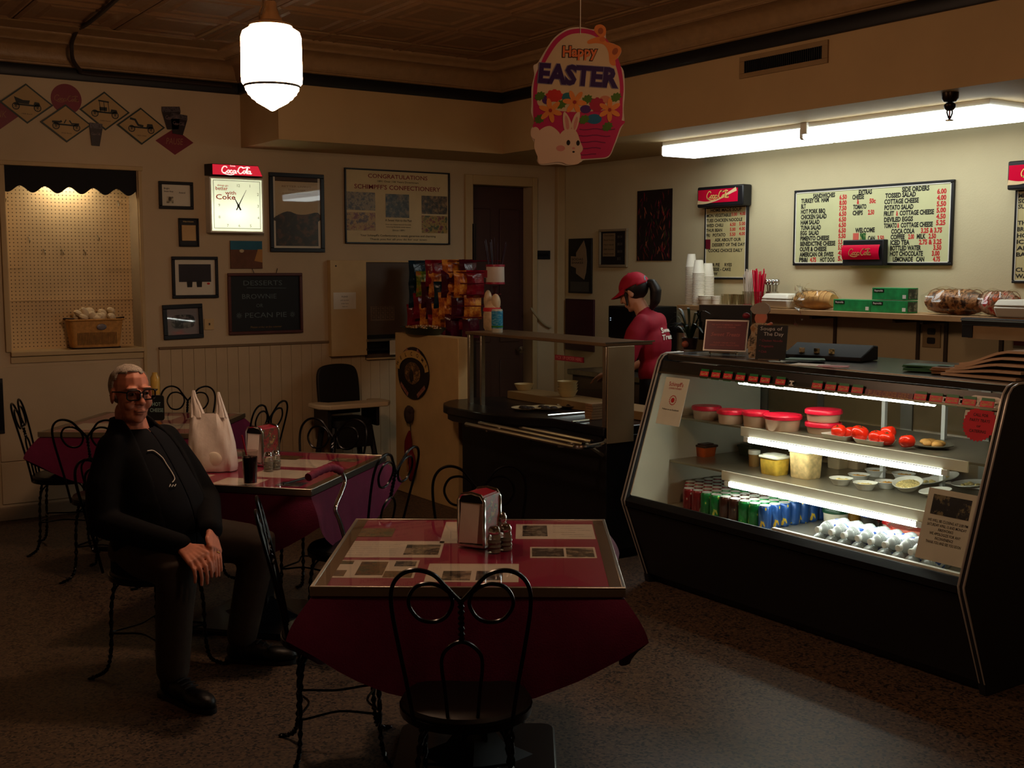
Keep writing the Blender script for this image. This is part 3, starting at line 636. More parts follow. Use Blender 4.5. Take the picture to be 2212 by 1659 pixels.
# --- water bottles lying with caps to the front, two layers
bp_ = [(0, 0), (.028, 0), (.032, .006), (.0325, .03), (.03, .036), (.0325, .042), (.0325, .124), (.0312, .127), (.0322, .131), (.0302, .134), (.0308, .138), (.0286, .141), (.029, .145), (.0262, .149), (.026, .154), (.021, .163), (.016, .172), (.012, .178), (.012, .184), (0, .184)]
bot = MB().lathe(bp_, 16); capm = MB().lathe([(0, .183), (.0145, .183), (.0145, .2), (.013, .202), (0, .202)], 14)
labm = MB().lathe([(.0331, .06), (.0333, .062), (.0333, .118), (.0331, .12)], 16)
m_wat = mat('bottle_plastic', (214, 222, 222), .12, var=.02, spec=.8); m_wat.node_tree.nodes['Principled BSDF'].inputs['Transmission Weight'].default_value = .25
m_lab = can_mat('bottle_label', (226, 230, 236), (40, 80, 170), (60, 110, 190)); m_cap = mat('bottle_cap', (236, 236, 232), .4)
wb_ = None
p0 = onZ(1738, 1168, DZ + .033)
rows = [(0, 9), (1, 8)]
for lay, n in rows:
    for k in range(n):
        y = p0.y - .02 - k * .072 - lay * .036; x = 4.05 + lay * .012 + random.uniform(-.008, .008)
        if y < yi0 + .04: continue
        if wb_ is None:
            wb_ = bot.obj('water_bottle', m_wat); capm.obj('cap', m_cap, wb_); labm.obj('label_sleeve', m_lab, wb_); o = wb_
        else: o = copy_tree(wb_)
        o.location = (x + .2, y, DZ + .0335 + lay * .058); o.rotation_euler = (random.uniform(0, 6), R(-90), 0); o.rotation_mode = 'XYZ'
        o.matrix_world = Matrix.Translation((x + .2, y, DZ + .0345 + lay * .058)) @ Matrix.Rotation(R(-90), 4, 'Y') @ Matrix.Rotation(random.uniform(0, 6), 4, 'Z')
        tag(o, f'clear water bottle lying in the display case, {"lower" if lay == 0 else "upper"} layer, {ORD[k]} from the soda cans', 'bottle', 'water bottles lying in the display case')
for k in range(5):
    y = p0.y - .1 - k * .075; o = copy_tree(wb_); o.matrix_world = Matrix.Translation((4.47, y, DZ + .0345)) @ Matrix.Rotation(R(-90), 4, 'Y') @ Matrix.Rotation(random.uniform(0, 6), 4, 'Z')
    tag(o, f'clear water bottle lying behind the front bottles, {ORD[k]} from the soda cans', 'bottle', 'water bottles lying in the display case')
# --- round food tubs with red lids on the upper shelf
m_tub = mat('tub_plastic', (206, 170, 140), .25, var=.05); m_lidr = mat('tub_lid_red', (224, 26, 56), .35); 
def round_tub(px, py, z, r, hgt, label, lidm=m_lidr, bodym=m_tub, cat='food tub', dx=0, group=None, xf=None):
    p = onZ(px, py, z)
    p = onX(px, py - 30, xf) if xf else p
    o = empty('food_tub', (p.x + dx, p.y, z)); tag(o, label, cat, group)
    MB().lathe([(0, 0), (r * .86, 0), (r * .9, .006), (r * .98, hgt * .9), (r, hgt)], 26).obj('tub', bodym, o)
    MB().lathe([(r * 1.0, hgt - .012), (r * 1.06, hgt - .01), (r * 1.07, hgt + .004), (r * 1.02, hgt + .01), (r * .9, hgt + .006), (r * .88, hgt + .011), (0, hgt + .012)], 26).obj('lid', lidm, o)
    return o
G_ = 'red-lidded tubs on the upper case shelf'
for (px, py, r, hg, lb) in ((1520, 905, .075, .06, 'red-lidded round food tub, farthest left in shadow on the upper case shelf'), (1573, 915, .07, .062, 'red-lidded round food tub, second from the left on the upper case shelf'),
                            (1626, 922, .066, .07, 'red-lidded round food tub, third from the left on the upper case shelf'), (1684, 930, .09, .07, 'largest red-lidded food tub at the middle of the upper case shelf'),
                            (1772, 936, .083, .045, 'red-lidded tub at the bottom of the stack of two on the upper case shelf')):
    round_tub(px, py, ZA, r, hg, lb, group=G_, dx=.02)
p = onZ(1772, 936, ZA); o = empty('food_tub', (p.x + .02, p.y, ZA + .058)); tag(o, 'red-lidded tub on top of the stack of two on the upper case shelf', 'food tub', G_)
r = .085; hg = .05
MB().lathe([(0, 0), (r * .86, 0), (r * .9, .006), (r * .98, hg * .9), (r, hg)], 26).obj('tub', m_tub, o); MB().lathe([(r, hg - .012), (r * 1.06, hg - .01), (r * 1.07, hg + .004), (r * 1.02, hg + .01), (r * .88, hg + .011), (0, hg + .012)], 26).obj('lid', m_lidr, o)
# --- foam trays and tomatoes
m_foam = mat('foam_white', (228, 222, 206), .6, var=.02); m_tom = mat('tomato_skin', (226, 42, 18), .18, var=.12, scale=14); m_cal = mat('tomato_calyx', (70, 60, 20), .7)
for k, (pa, pb, py) in enumerate(((1795, 1862, 943), (1876, 1958, 952))):
    a, b = onZ(pa, py, ZA), onZ(pb, py + 7, ZA); ly = a.y - b.y
    o = empty('foam_tray', (XA + .075, (a.y + b.y) / 2, ZA)); tag(o, ('left' if k == 0 else 'right') + ' white foam tray of tomatoes on the upper case shelf', 'tray', 'foam tomato trays')
    t_ = MB(); pr = [(.8, 0), (.84, .003), (1, .022), (1.02, .022), (.86, .006)]
    n = 28; base = rrect(1, 1, .2, 6); vs = []; fs = []
    for (s_, z) in [(0.0, .004)] + [(q, z) for q, z in ((.82, .004), (1, .024), (1.03, .024), (.86, 0), (0, 0))]:
        for (u, v_) in base: vs.append((u * s_ * .13, v_ * s_ * ly, z))
    n = len(base)
    for j in range(5):
        for i in range(n): fs.append((j * n + i, j * n + (i + 1) % n, (j + 1) * n + (i + 1) % n, (j + 1) * n + i))
    t_.add(vs, fs); t_.obj('tray', m_foam, o)
tom = None
for i, (px, py, r, lb) in enumerate(((1812, 930, .036, 'leftmost red tomato on the left foam tray'), (1834, 926, .03, 'half-hidden red tomato at the back of the left foam tray'), (1857, 932, .042, 'largest red tomato on the right end of the left foam tray'),
                                     (1893, 937, .035, 'leftmost red tomato on the right foam tray'), (1919, 925, .036, 'red tomato at the back of the right foam tray'), (1916, 943, .036, 'red tomato in the middle front of the right foam tray'), (1960, 938, .036, 'rightmost red tomato on the right foam tray'))):
    p = onX(px, py, XA + (.11 if i in (1, 4) else .065))
    if tom is None:
        tm = MB(); tm.lathe([(0, -.62), (.4, -.74), (.75, -.6), (.98, -.2), (1, .1), (.88, .5), (.6, .74), (.3, .76), (.1, .64), (0, .6)], 20); tom = tm.obj('tomato', m_tom)
        ca = MB()
        for q in range(5): ca.prism([(0, 0), (.1, .08), (.42, 0), (.1, -.08)], .7, .74, Matrix.Rotation(2 * math.pi * q / 5, 4, 'Z'))
        ca.tube([(0, 0, .6), (.03, 0, .9)], .05, 6); ca.obj('calyx', m_cal, tom); o = tom
    else: o = copy_tree(tom)
    o.scale = (r, r, r); o.location = (p.x, p.y, ZA + .009 + r * .74 + (.0 if i not in (4,) else .02)); o.rotation_euler = (random.uniform(-.25, .25), random.uniform(-.3, .1), random.uniform(0, 6)); tag(o, lb, 'tomato', 'tomatoes on the upper case shelf')
# plate of food at the right of the upper shelf
p = onZ(2005, 968, ZA); o = empty('plate', (p.x + .03, p.y, ZA)); tag(o, 'dark plate of wrapped food at the right end of the upper case shelf', 'plate')
MB().lathe([(0, .004), (.06, .004), (.09, .012), (.093, .016), (.088, .018), (.06, .01), (0, .01)], 26).obj('rim', mat('plate_grey', (120, 112, 96), .4), o)
fo = MB()
for k in range(9): fo.ell((random.uniform(-.04, .04), random.uniform(-.05, .05), .02), (random.uniform(.018, .03), random.uniform(.018, .03), .014))
fo.obj('food', mat('pastry', (206, 150, 80), .6, var=.25, scale=30), o)
# --- lower shelf: tubs
def square_tub(px, py, z, wx, wy, hg, label, bodym, lidm, dx=0, rz=0):
    p = onZ(px, py, z); o = empty('food_tub', (p.x + dx + wx / 2, p.y, z), (0, 0, rz)); tag(o, label, 'food tub')
    t_ = MB(); vs = []; fs = []; prs = [(.86, 0), (.9, .006), (1, hg), (1.0, hg)]; base = rrect(1, 1, .14, 4); n = len(base)
    for (s_, z_) in prs:
        for (u, v_) in base: vs.append((u * s_ * wx, v_ * s_ * wy, z_))
    for j in range(3):
        for i in range(n): fs.append((j * n + i, j * n + (i + 1) % n, (j + 1) * n + (i + 1) % n, (j + 1) * n + i))
    fs += [tuple(reversed(range(n))), tuple(3 * n + i for i in range(n))]
    t_.add(vs, fs).obj('tub', bodym, o)
    MB().rbox((0, 0, hg + .004), (wx * 1.08, wy * 1.08, .012), min(wx, wy) * .15).obj('lid', lidm, o, bevel=.003); MB().rbox((0, 0, hg + .013), (wx * .8, wy * .8, .006), min(wx, wy) * .12).obj('lid_panel', lidm, o)
    return o
m_clear = mat('clear_lid', (220, 216, 196), .15, var=.03)
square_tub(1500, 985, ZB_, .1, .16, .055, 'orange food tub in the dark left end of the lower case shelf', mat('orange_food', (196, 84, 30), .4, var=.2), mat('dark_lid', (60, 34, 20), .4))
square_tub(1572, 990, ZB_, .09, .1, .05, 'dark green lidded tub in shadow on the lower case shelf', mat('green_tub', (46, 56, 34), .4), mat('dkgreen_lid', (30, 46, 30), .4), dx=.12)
round_tub(1620, 1008, ZB_, .03, .075, 'small clear cup beside the yellow tub on the lower case shelf', mat('clear_lid'), mat('amber_food', (150, 112, 60), .3), dx=.03)
square_tub(1657, 1026, ZB_, .105, .12, .085, 'yellow egg salad tub with clear lid on the lower case shelf', mat('egg_salad', (226, 186, 70), .5, var=.25, scale=30), m_clear)
square_tub(1722, 1034, ZB_, .12, .125, .13, 'tall square tub of cream-coloured salad on the lower case shelf', mat('cream_salad', (222, 190, 130), .5, var=.3, scale=34), m_clear)
square_tub(1772, 1016, ZB_, .09, .085, .1, 'small clear tub just right of the tall cream salad tub', mat('clear_food', (196, 170, 130), .35, var=.2), m_clear, dx=.09)
square_tub(1815, 1016, ZB_, .09, .085, .1, 'rightmost clear tapered tub behind the foam bowls on the lower case shelf', mat('clear_food2', (186, 158, 120), .35, var=.2), m_clear, dx=.08)
# --- foam bowls and plates
m_sal = mat('bowl_salad', (226, 200, 130), .6, var=.3, scale=60, bump=.6, bscale=120); m_sal2 = mat('bowl_peach', (226, 160, 60), .6, var=.3, scale=60, bump=.6, bscale=120)
bowl = None
bl = [(1817, 1040, .055, 0, 'foam bowl of pale salad nearest the tubs, front row'), (1869, 1050, .055, 0, 'foam bowl of pale salad at the front between two others'), (1856, 1032, .053, 1, 'foam bowl of peach-coloured salad behind the front pair'),
      (1915, 1047, .053, 1, 'foam bowl of orange salad left of the large tilted bowl'), (1892, 1022, .053, 1, 'foam bowl farthest back in the middle of the lower case shelf'), (1952, 1030, .056, 1, 'foam bowl of orange salad behind the large tilted bowl'), (1962, 1056, .068, 0, 'large tilted foam bowl of pale salad at the front')]
for i, (px, py, r, k, lb) in enumerate(bl):
    p = onZ(px, py - 6, ZB_ + .03); o = empty('foam_bowl', (p.x, p.y, ZB_ + .001)); tag(o, 'white ' + lb, 'bowl', 'foam bowls on the lower case shelf')
    MB().lathe([(0, 0), (r * .6, 0), (r * .66, .004), (r * .96, .03), (r * 1.02, .032), (r * 1.02, .034), (r * .92, .032), (r * .62, .008), (0, .006)], 26).obj('bowl', m_foam, o)
    f_ = MB(); n_ = 22
    f_.lathe([(0, .029), (r * .3, .027), (r * .6, .022), (r * .8, .021)], 20)
    for q in range(n_):
        a = random.uniform(0, 6.28); d = r * .7 * math.sqrt(random.random()); f_.ell((d * math.cos(a), d * math.sin(a), .026 - .006 * d / r), (.007, .006, .005), nu=6, nv=4)
    f_.obj('salad', m_sal2 if k else m_sal, o)
    if i == 6: o.rotation_euler = (R(3), R(-16), 0); o.location.z += .018
for i, (px, py, r, tx, ty, lb) in enumerate(((2011, 1040, .07, -14, 8, 'tilted foam plate overlapping the large bowl'), (2040, 1032, .07, -12, 14, 'tilted foam plate at the back right of the lower case shelf'), (2021, 1062, .07, -10, 6, 'foam plate at the front right half hidden by the notice'), (2098, 1046, .085, -8, 4, 'foam plate with a dark wedge at the far right end'))):
    p = onZ(px, py, ZB_ + .03); o = empty('foam_plate', (p.x, p.y, ZB_ + .022), (R(tx * .6), R(-ty), 0)); tag(o, 'white ' + lb, 'plate', 'foam plates on the lower case shelf')
    MB().lathe([(0, 0), (r * .7, 0), (r, .012), (r * 1.03, .013), (r * 1.03, .016), (r * .72, .005), (0, .005)], 26).obj('plate', m_foam, o)
    f_ = MB()
    for q in range(8): a = random.uniform(0, 6.28); d = r * .45 * math.sqrt(random.random()); f_.ell((d * math.cos(a), d * math.sin(a), .009), (.012, .01, .006), nu=7, nv=5)
    f_.obj('food', m_sal, o)
# --- bottom right tubs
round_tub(1806, 1118, DZ, .062, .085, 'white tub with dark green lid behind the water bottles', mat('lid_green', (16, 60, 34), .35), mat('tub_white', (214, 206, 184), .4), xf=4.5)
round_tub(1842, 1108, DZ, .045, .1, 'amber jar behind the water bottles beside the green-lidded tub', mat('clear_lid'), mat('amber_jar', (170, 120, 50), .25, var=.2), xf=4.6)
round_tub(1882, 1112, DZ, .05, .09, 'dark jar with blue lid in the display case floor', mat('lid_blue', (24, 48, 120), .35), mat('dark_jar', (40, 36, 34), .2), xf=4.55)
o = round_tub(1938, 1122, DZ, .07, .14, 'white bucket with red print behind the red-lidded tray', M_WHITE, mat('bucket_white', (226, 218, 204), .4), xf=4.62)
MB().lathe([(.0665, .05), (.069, .051), (.0712, .09), (.0695, .091)], 24).obj('print_band', mat_photo('bucket_print', [(226, 40, 40), (226, 40, 40), (230, 220, 206)], 20), o)
round_tub(1975, 1150, DZ, .115, .075, 'wide tub with marbled red lid at the right of the display case floor', mat_photo('marbled_lid', [(196, 40, 34), (210, 110, 90), (226, 190, 170)], 9), mat('tub_yellow', (214, 190, 120), .4), xf=4.5)
o = MB(); 
# ------------------------------------------------------------------ on top of the case
ZT = 1.24
# sweet treats placard in a dark easel
a, b = onZ(1520, 760, ZT + .02), onZ(1607, 764, ZT + .02)
sx_ = Vector((b.x - a.x, b.y - a.y, 0)); W_ = .235; 
MS = Matrix.Translation((4.42, 4.42, ZT)) 
def stand_at(px, py, x, rz, lean, name, z=ZT):
    p = onX(px, py, x); return empty(name, M=Matrix.Translation((x, p.y, z)) @ Matrix.Rotation(rz, 4, 'Z') @ Matrix.Rotation(R(90) - lean, 4, 'X'))
fz = R(-62)
o = stand_at(1563, 762, 4.36, fz, R(16), 'counter_placard'); tag(o, 'maroon sweet treats placard with silver border on the display case', 'sign')
MB().box((0, .105, -.006), (.235, .17, .008)).obj('board', mat('placard_silver', (196, 190, 184), .35, metal=.4), o); MB().box((0, .105, .0), (.218, .153, .006)).obj('face', mat('placard_maroon', (96, 14, 36), .4), o)
t_ = MB(); put_text(t_, 'WE HAVE HOMEMADE CANDY', 0, .158, .008, width=.16, align='C', z=.004); put_text(t_, 'AND ICE CREAM', 0, .145, .008, width=.1, align='C', z=.004); put_text(t_, 'Sweet Treats', 0, .1, .02, width=.16, align='C', z=.004, shear=.3); put_text(t_, 'PLEASE ORDER YOUR', 0, .06, .008, width=.12, align='C', z=.004); put_text(t_, 'DESSERTS AND TREATS HERE', 0, .047, .008, width=.16, align='C', z=.004)
t_.obj('lettering', mat('placard_ink', (176, 90, 90), .5), o, smooth=False)
MB().tube([(-.07, .006, .03), (-.07, 0, .0), (-.07, .03, -.012)], .003, 5).tube([(.07, .006, .03), (.07, 0, .0), (.07, .03, -.012)], .003, 5).tube([(-.07, .006, .03), (.07, .006, .03)], .003, 5).obj('easel_wire', M_CHROME, o)
# black register screen behind the placard
p = onX(1555, 700, 4.62); o = empty('register', (4.66, p.y, ZT), (0, 0, fz)); tag(o, 'black flat register monitor standing behind the sweet treats placard', 'register')
MB().box((0, 0, .15), (.3, .03, .2)).obj('screen', M_BLACK, o, bevel=.004); MB().box((0, .03, .05), (.04, .02, .12)).obj('post', M_BLACK, o); MB().box((0, .04, .008), (.18, .14, .016)).obj('foot', M_BLACK, o, bevel=.003); MB().box((0, -.006, .25), (.3, .02, .004)).obj('top_edge', M_STEEL, o)
# chalk board "Soups of the Day"
o = stand_at(1663, 782, 4.27, fz, R(13), 'chalk_sign'); tag(o, 'small black soups of the day chalk sign on the display case', 'sign')
MB().box((0, .092, -.004), (.15, .172, .01)).obj('board', mat('chalk_black', (18, 18, 22), .6), o)
t_ = MB(); put_text(t_, 'Soups of', -.005, .152, .018, width=.11, align='C', z=.002, bold=0); put_text(t_, 'The Day', .008, .125, .018, width=.1, align='C', z=.002, bold=0); t_.obj('lettering', mat('chalk', (206, 206, 206), .8), o, smooth=False)
t_ = MB()
for k, s in enumerate(('* Chicken Noodle', '* Vegetable', '* Chili')): put_text(t_, s, -.06, .095 - .028 * k, .011, z=.002, bold=0)
t_.obj('menu_lines', mat('pink_chalk', (150, 60, 80), .8), o, smooth=False)
MB().tube([(-.05, 0, .03), (-.05, .002, 0)], .003, 5).tube([(.05, 0, .03), (.05, .002, 0)], .003, 5).tube([(-.05, 0, .03), (.05, 0, .03)], .003, 5).obj('wire_foot', M_STEEL, o)
# wooden chef cut-out holding the chalk sign
p = onX(1640, 735, 4.33); o = empty('cutout_figure', M=Matrix.Translation((4.33, p.y, ZT)) @ Matrix.Rotation(fz, 4, 'Z') @ Matrix.Rotation(R(84), 4, 'X')); tag(o, 'painted wooden cook cut-out with white cap behind the soups chalk sign', 'figurine')
MB().prism(spline([(-.05, 0), (-.06, .08), (-.045, .13), (-.05, .16), (-.02, .18), (.03, .18), (.055, .15), (.05, .1), (.05, 0)], 4), -.006, .006).obj('body', mat_photo('cook_paint', [(150, 110, 70), (190, 170, 140), (60, 50, 40)], 30), o)
MB().prism(spline([(-.022, .18), (-.03, .205), (-.015, .235), (.02, .235), (.032, .205), (.022, .18)], 4), -.006, .007).obj('face', mat('cook_skin', (200, 120, 96), .6), o)
MB().prism(spline([(-.035, .225), (-.055, .25), (-.03, .275), (.01, .285), (.04, .268), (.045, .24), (.03, .225)], 4), -.006, .008).obj('cap', mat('cook_cap', (150, 140, 130), .6), o)
MB().ell((.045, .16, .006), (.012, .02, .008)).ell((.055, .175, .006), (.01, .01, .008)).obj('hand', mat('cook_skin'), o)
MB().ell((-.075, .215, .002), (.02, .016, .012)).obj('red_ball', mat('cook_red', (120, 20, 40), .5), o)
# small plant
p = onX(1490, 764, 4.5); o = empty('potted_plant', (4.5, p.y, ZT)); tag(o, 'small potted plant with long dark leaves at the far end of the display case', 'plant')
MB().lathe([(0, 0), (.035, 0), (.045, .06), (.048, .065), (.04, .065), (.036, .05), (0, .05)], 16).obj('pot', mat('pot_dark', (40, 26, 26), .5), o)
lm = mat('leaf_dark', (20, 40, 20), .4, var=.3)
for k in range(17):
    a = 2 * math.pi * k / 17 + random.uniform(-.2, .2); ln_ = random.uniform(.09, .15); up = random.uniform(.06, .16)
    pts = [Vector((.012 * math.cos(a), .012 * math.sin(a), .05)), Vector((ln_ * .5 * math.cos(a), ln_ * .5 * math.sin(a), .06 + up)), Vector((ln_ * math.cos(a), ln_ * math.sin(a), .05 + up * random.uniform(.5, 1.2)))]
    c = spline(pts, 5); mbl = MB(); side = Vector((-math.sin(a), math.cos(a), 0)); n = len(c)
    vs = [q + side * (.008 * math.sin(math.pi * min(1, (i + .6) / n))) for i, q in enumerate(c)] + [q - side * (.008 * math.sin(math.pi * min(1, (i + .6) / n))) for i, q in enumerate(c)]
    mbl.add(vs, [(i, i + 1, n + i + 1, n + i) for i in range(n - 1)]); mbl.obj('leaf', lm, o)
MB().ell((-.045, -.01, .03), (.02, .02, .02)).obj('ornament', mat('ornament', (150, 80, 60), .5), o); MB().prism([(-.01, -.02), (.012, -.02), (.016, .03), (-.006, .03)], 0, .001, Matrix.Translation((.07, -.06, .1)) @ Matrix.Rotation(R(90), 4, 'X')).obj('care_tag', M_PAPER, o)
# dark till drawer tray with photos further along the case
p = onX(1778, 775, 4.55); o = empty('card_reader_tray', (4.6, p.y, ZT), (0, 0, R(-75))); tag(o, 'black sloped tray with small picture cards on the display case', 'tray')
MB().prism([(-.1, 0), (.1, 0), (.1, .07), (.05, .075), (-.1, .02)], -.21, .21, Matrix(((0, 0, 1, 0), (1, 0, 0, 0), (0, 1, 0, 0), (0, 0, 0, 1)))).obj('body', mat('tray_matte', (14, 14, 17), .8), o, bevel=.006)
for k in range(3): MB().box((-.12 + .08 * k, -.065, .04), (.03, .004, .032), M=None).obj('picture_card', mat_photo('card_print', [(60, 60, 40), (170, 160, 110), (220, 210, 190)], 40), o)
# papers and green pads lying on the case
for i, (px, py, m_, sz, rz, lb) in enumerate(((1752, 790, M_PAPER, (.16, .11), -70, 'loose white order slips lying on the display case beside the chalk sign'), (1800, 795, mat('pink_paper', (190, 110, 104), .7), (.12, .09), -60, 'pink paper slip lying on the middle of the display case top'), (1740, 781, mat('green_paper', (60, 96, 60), .7), (.17, .12), -55, 'green order pad near the chalk sign on the display case'))):
    p = onZ(px, py, ZT); s_ = empty('paper_slip', (p.x, p.y, ZT + .003 + .004 * i), (0, 0, R(rz))); tag(s_, lb, 'paper')
    for q in range(3): MB().box((random.uniform(-.01, .01), random.uniform(-.01, .01), .0012 * q), (sz[0], sz[1], .001), random.uniform(-.15, .15)).obj('sheet', m_, s_)
for i, (px, py, rz, sz, lb) in enumerate(((2008, 802, -80, (.2, .12), 'green receipt pads lying near the paper bags on the display case'), (2060, 808, -70, (.16, .1), 'brown folded napkin pile between the green pads and paper bags'))):
    p = onZ(px, py, ZT); s_ = empty('pad_stack', (p.x, p.y, ZT), (0, 0, R(rz))); tag(s_, lb, 'pads')
    for q in range(4): MB().box((random.uniform(-.008, .008), random.uniform(-.008, .008), .005 + .007 * q), (sz[0], sz[1], .006), random.uniform(-.12, .12)).obj('pad', mat('green_pad', (60, 110, 78), .7) if i == 0 else mat('kraft', (150, 112, 78), .8), s_)
# paper bags, a flat fanned stack bending upward at right
for k in range(5):
    p = onZ(2150, 815, ZT); ox = -.0 ; y0 = onX(2095, 815, 4.42).y; mb = MB(); n = 9; vs = []
    for i in range(n):
        t = i / (n - 1); yy = y0 + .015 * (4 - k) - (y0 - 2.64) * t; u_ = min(1, t * 1.5); zz = ZT + .001 + .0112 * k + .016 * k * u_ * u_ * (3 - 2 * u_)
        for xx in (4.3 + .01 * k, 4.66 + .01 * k): vs.append((xx, yy, zz)); vs.append((xx, yy, zz + .0105))
    fs = []
    for i in range(n - 1):
        a = i * 4; b = a + 4; fs += [(a, a + 2, b + 2, b), (a + 1, b + 1, b + 3, a + 3), (a, b, b + 1, a + 1), (a + 2, a + 3, b + 3, b + 2)]
    fs += [(0, 1, 3, 2), ((n - 1) * 4, (n - 1) * 4 + 2, (n - 1) * 4 + 3, (n - 1) * 4 + 1)]
    mb.add(vs, fs); o = mb.obj('paper_bag', mat('kraft_bag', (196, 168, 140), .8, var=.08)); tag(o, ['bottom', 'second from bottom', 'middle', 'second from top', 'top'][k] + ' flat brown paper bag of the stack on the display case', 'paper bag', 'paper bags on the display case')
# ================================================================== PARLOUR CHAIRS
M_WIRE = mat('chair_wire', (16, 17, 20), .28, metal=.7, var=.1); M_SEAT = mat('chair_seat', (20, 19, 20), .4, var=.1)
def twisted(pts, r, turns, rad=.006):
    """two strands wound round each other along a path"""
    P = spline(pts, 8); out = []
    for ph in (0, math.pi):
        q = []
        for i, p in enumerate(P):
            t = (P[min(i + 1, len(P) - 1)] - P[max(i - 1, 0)]).normalized(); u = t.orthogonal().normalized()
            u = Vector((1, 0, 0)) - t * t.x; u.normalize(); v = t.cross(u); a = ph + 2 * math.pi * turns * i / (len(P) - 1)
            q.append(p + (u * math.cos(a) + v * math.sin(a)) * r)
        out.append(q)
    return out
SZ = .45
def make_chair():
    """faces +Y, back at -Y, origin on the floor under the seat"""
    c = empty('parlour_chair')
    MB().lathe([(0, SZ - .02), (.175, SZ - .02), (.188, SZ - .012), (.19, SZ), (.183, SZ + .01), (.16, SZ + .016), (0, SZ + .012)], 30).obj('seat', M_SEAT, c)
    MB().lathe([(.186, SZ - .03), (.192, SZ - .03), (.194, SZ - .008), (.188, SZ - .006)], 30).obj('seat_rim', M_WIRE, c)
    for (sx, sy) in ((1, 1), (-1, 1), (1, -1), (-1, -1)):
        m = MB(); a = math.atan2(sy, sx)
        P = [(.115 * sx, .115 * sy, SZ - .025), (.13 * sx, .13 * sy, .3), (.135 * sx, .135 * sy, .12), (.15 * sx, .15 * sy, .035), (.19 * sx, .19 * sy, .006)]
        for q in twisted(P, .0055, 9): m.tube(q, .0052, 5)
        m.tube(spline([(.13 * sx, .13 * sy, .3), (.115 * sx, .115 * sy, .38), (.07 * sx, .07 * sy, SZ - .026)], 5), .0045, 5)
        m.ell((.195 * sx, .195 * sy, .006), (.013, .013, .006), nu=8, nv=5)
        m.obj('leg', M_WIRE, c)
    m = MB()
    for z, k in ((.19, .134),): m.tube(spline([(k, k, z), (.02, .1, z + .005), (-k, k, z), (-.1, 0, z + .005), (-k, -k, z), (0, -.1, z + .005), (k, -k, z), (.1, 0, z + .005)], 5, closed=True), .0045, 5, closed=True)
    m.obj('stretcher', M_WIRE, c)
    def bk(u, v): return Vector((u, -.165 - .16 * v - .12 * v * v, SZ - .01 + v))  # back surface leans away
    S = .0005; V = .000536
    def uv(px, py): return ((px - 1005) * S, (1430 - py) * V)
    def path(pts, sub=7): return [bk(q.x, q.y) for q in spline([uv(*p) for p in pts], sub)]
    outer = [(735, 1430), (700, 1200), (665, 1000), (633, 780), (640, 660), (690, 590), (770, 566), (860, 590), (920, 650), (965, 700), (1005, 740)]
    m = MB(); P = path(outer); m.tube(P, .0062, 6); P2 = path([(2010 - x, y) for (x, y) in outer]); m.tube(P2, .0062, 6); m.obj('back_frame', M_WIRE, c)
    for s_ in (0, 1):
        cir = [(945, 690), (960, 750), (925, 820), (860, 850), (780, 835), (730, 770), (730, 710), (770, 655), (840, 640), (900, 655), (940, 685), (985, 720), (1003, 745)]
        if s_: cir = [(2010 - x, y) for (x, y) in cir]
        MB().tube(path(cir), .0055, 6).obj('scroll', M_WIRE, c)
    st = MB()
    for q in twisted([bk(*uv(1005, 745)), bk(*uv(1005, 860)), bk(*uv(1005, 965))], .005, 4): st.tube(q, .005, 5)
    st.obj('center_stem', M_WIRE, c)
    MB().tube(path([(925, 1430), (908, 1230), (895, 1120), (900, 1040), (945, 985), (1005, 962), (1065, 985), (1110, 1040), (1115, 1120), (1102, 1230), (1085, 1430)]), .0055, 6).obj('lower_arch', M_WIRE, c)
    return c
chair0 = make_chair(); chair_used = [False]
def put_chair(x, y, face, label, group='wire parlour chairs'):
    """face = direction (dx,dy) the sitter looks"""
    c = chair0 if not chair_used[0] else copy_tree(chair0); chair_used[0] = True
    c.location = (x, y, 0); c.rotation_euler = (0, 0, math.atan2(face[1], face[0]) - math.pi / 2); tag(c, label, 'chair', group); return c
a1 = R(-35); e1 = Vector((math.cos(a1), math.sin(a1))); d1 = Vector((-e1.y, e1.x))
a2 = R(-48); e2 = Vector((math.cos(a2), math.sin(a2))); d2 = Vector((-e2.y, e2.x))
a3 = R(-38); e3 = Vector((math.cos(a3), math.sin(a3))); d3 = Vector((-e3.y, e3.x))
T1, T2, T3 = Vector((2.06, 3.25)), Vector((2.08, 5.2)), Vector((2.13, 7.12))
put_chair(1.725, 2.77, d1, 'black wire parlour chair in the foreground with its back to the camera')
put_chair(1.70, 3.575, e1 + .22 * d1, 'black wire parlour chair at the left side of the nearest table')
put_chair(2.33, 3.66, -d1, 'black wire parlour chair facing the camera behind the nearest table')
put_chair(2.28, 4.64, -e2 * .98 + d2 * .2, 'black wire parlour chair beside the cane at the right of the middle table')
put_chair(2.44, 5.36, -d2, 'black wire parlour chair facing the camera behind the middle table')
put_chair(1.44, 4.755, (.5, -.87), 'black wire parlour chair the seated man sits on')
put_chair(1.66, 7.25, e3 * .95 + d3 * .3, 'black wire parlour chair at the left end of the farthest table')
put_chair(1.70, 6.45, d3, 'black wire parlour chair with its back to us just left of the seated man')
put_chair(1.98, 6.02, d3 * .9 + e3 * .3, 'black wire parlour chair half hidden behind the seated man and white bag')
put_chair(2.40, 7.42, -d3, 'black wire parlour chair facing the camera behind the farthest table')
put_chair(2.50, 6.62, -e3 * .95 + d3 * .3, 'black wire parlour chair at the right end of the farthest table behind the white bag')
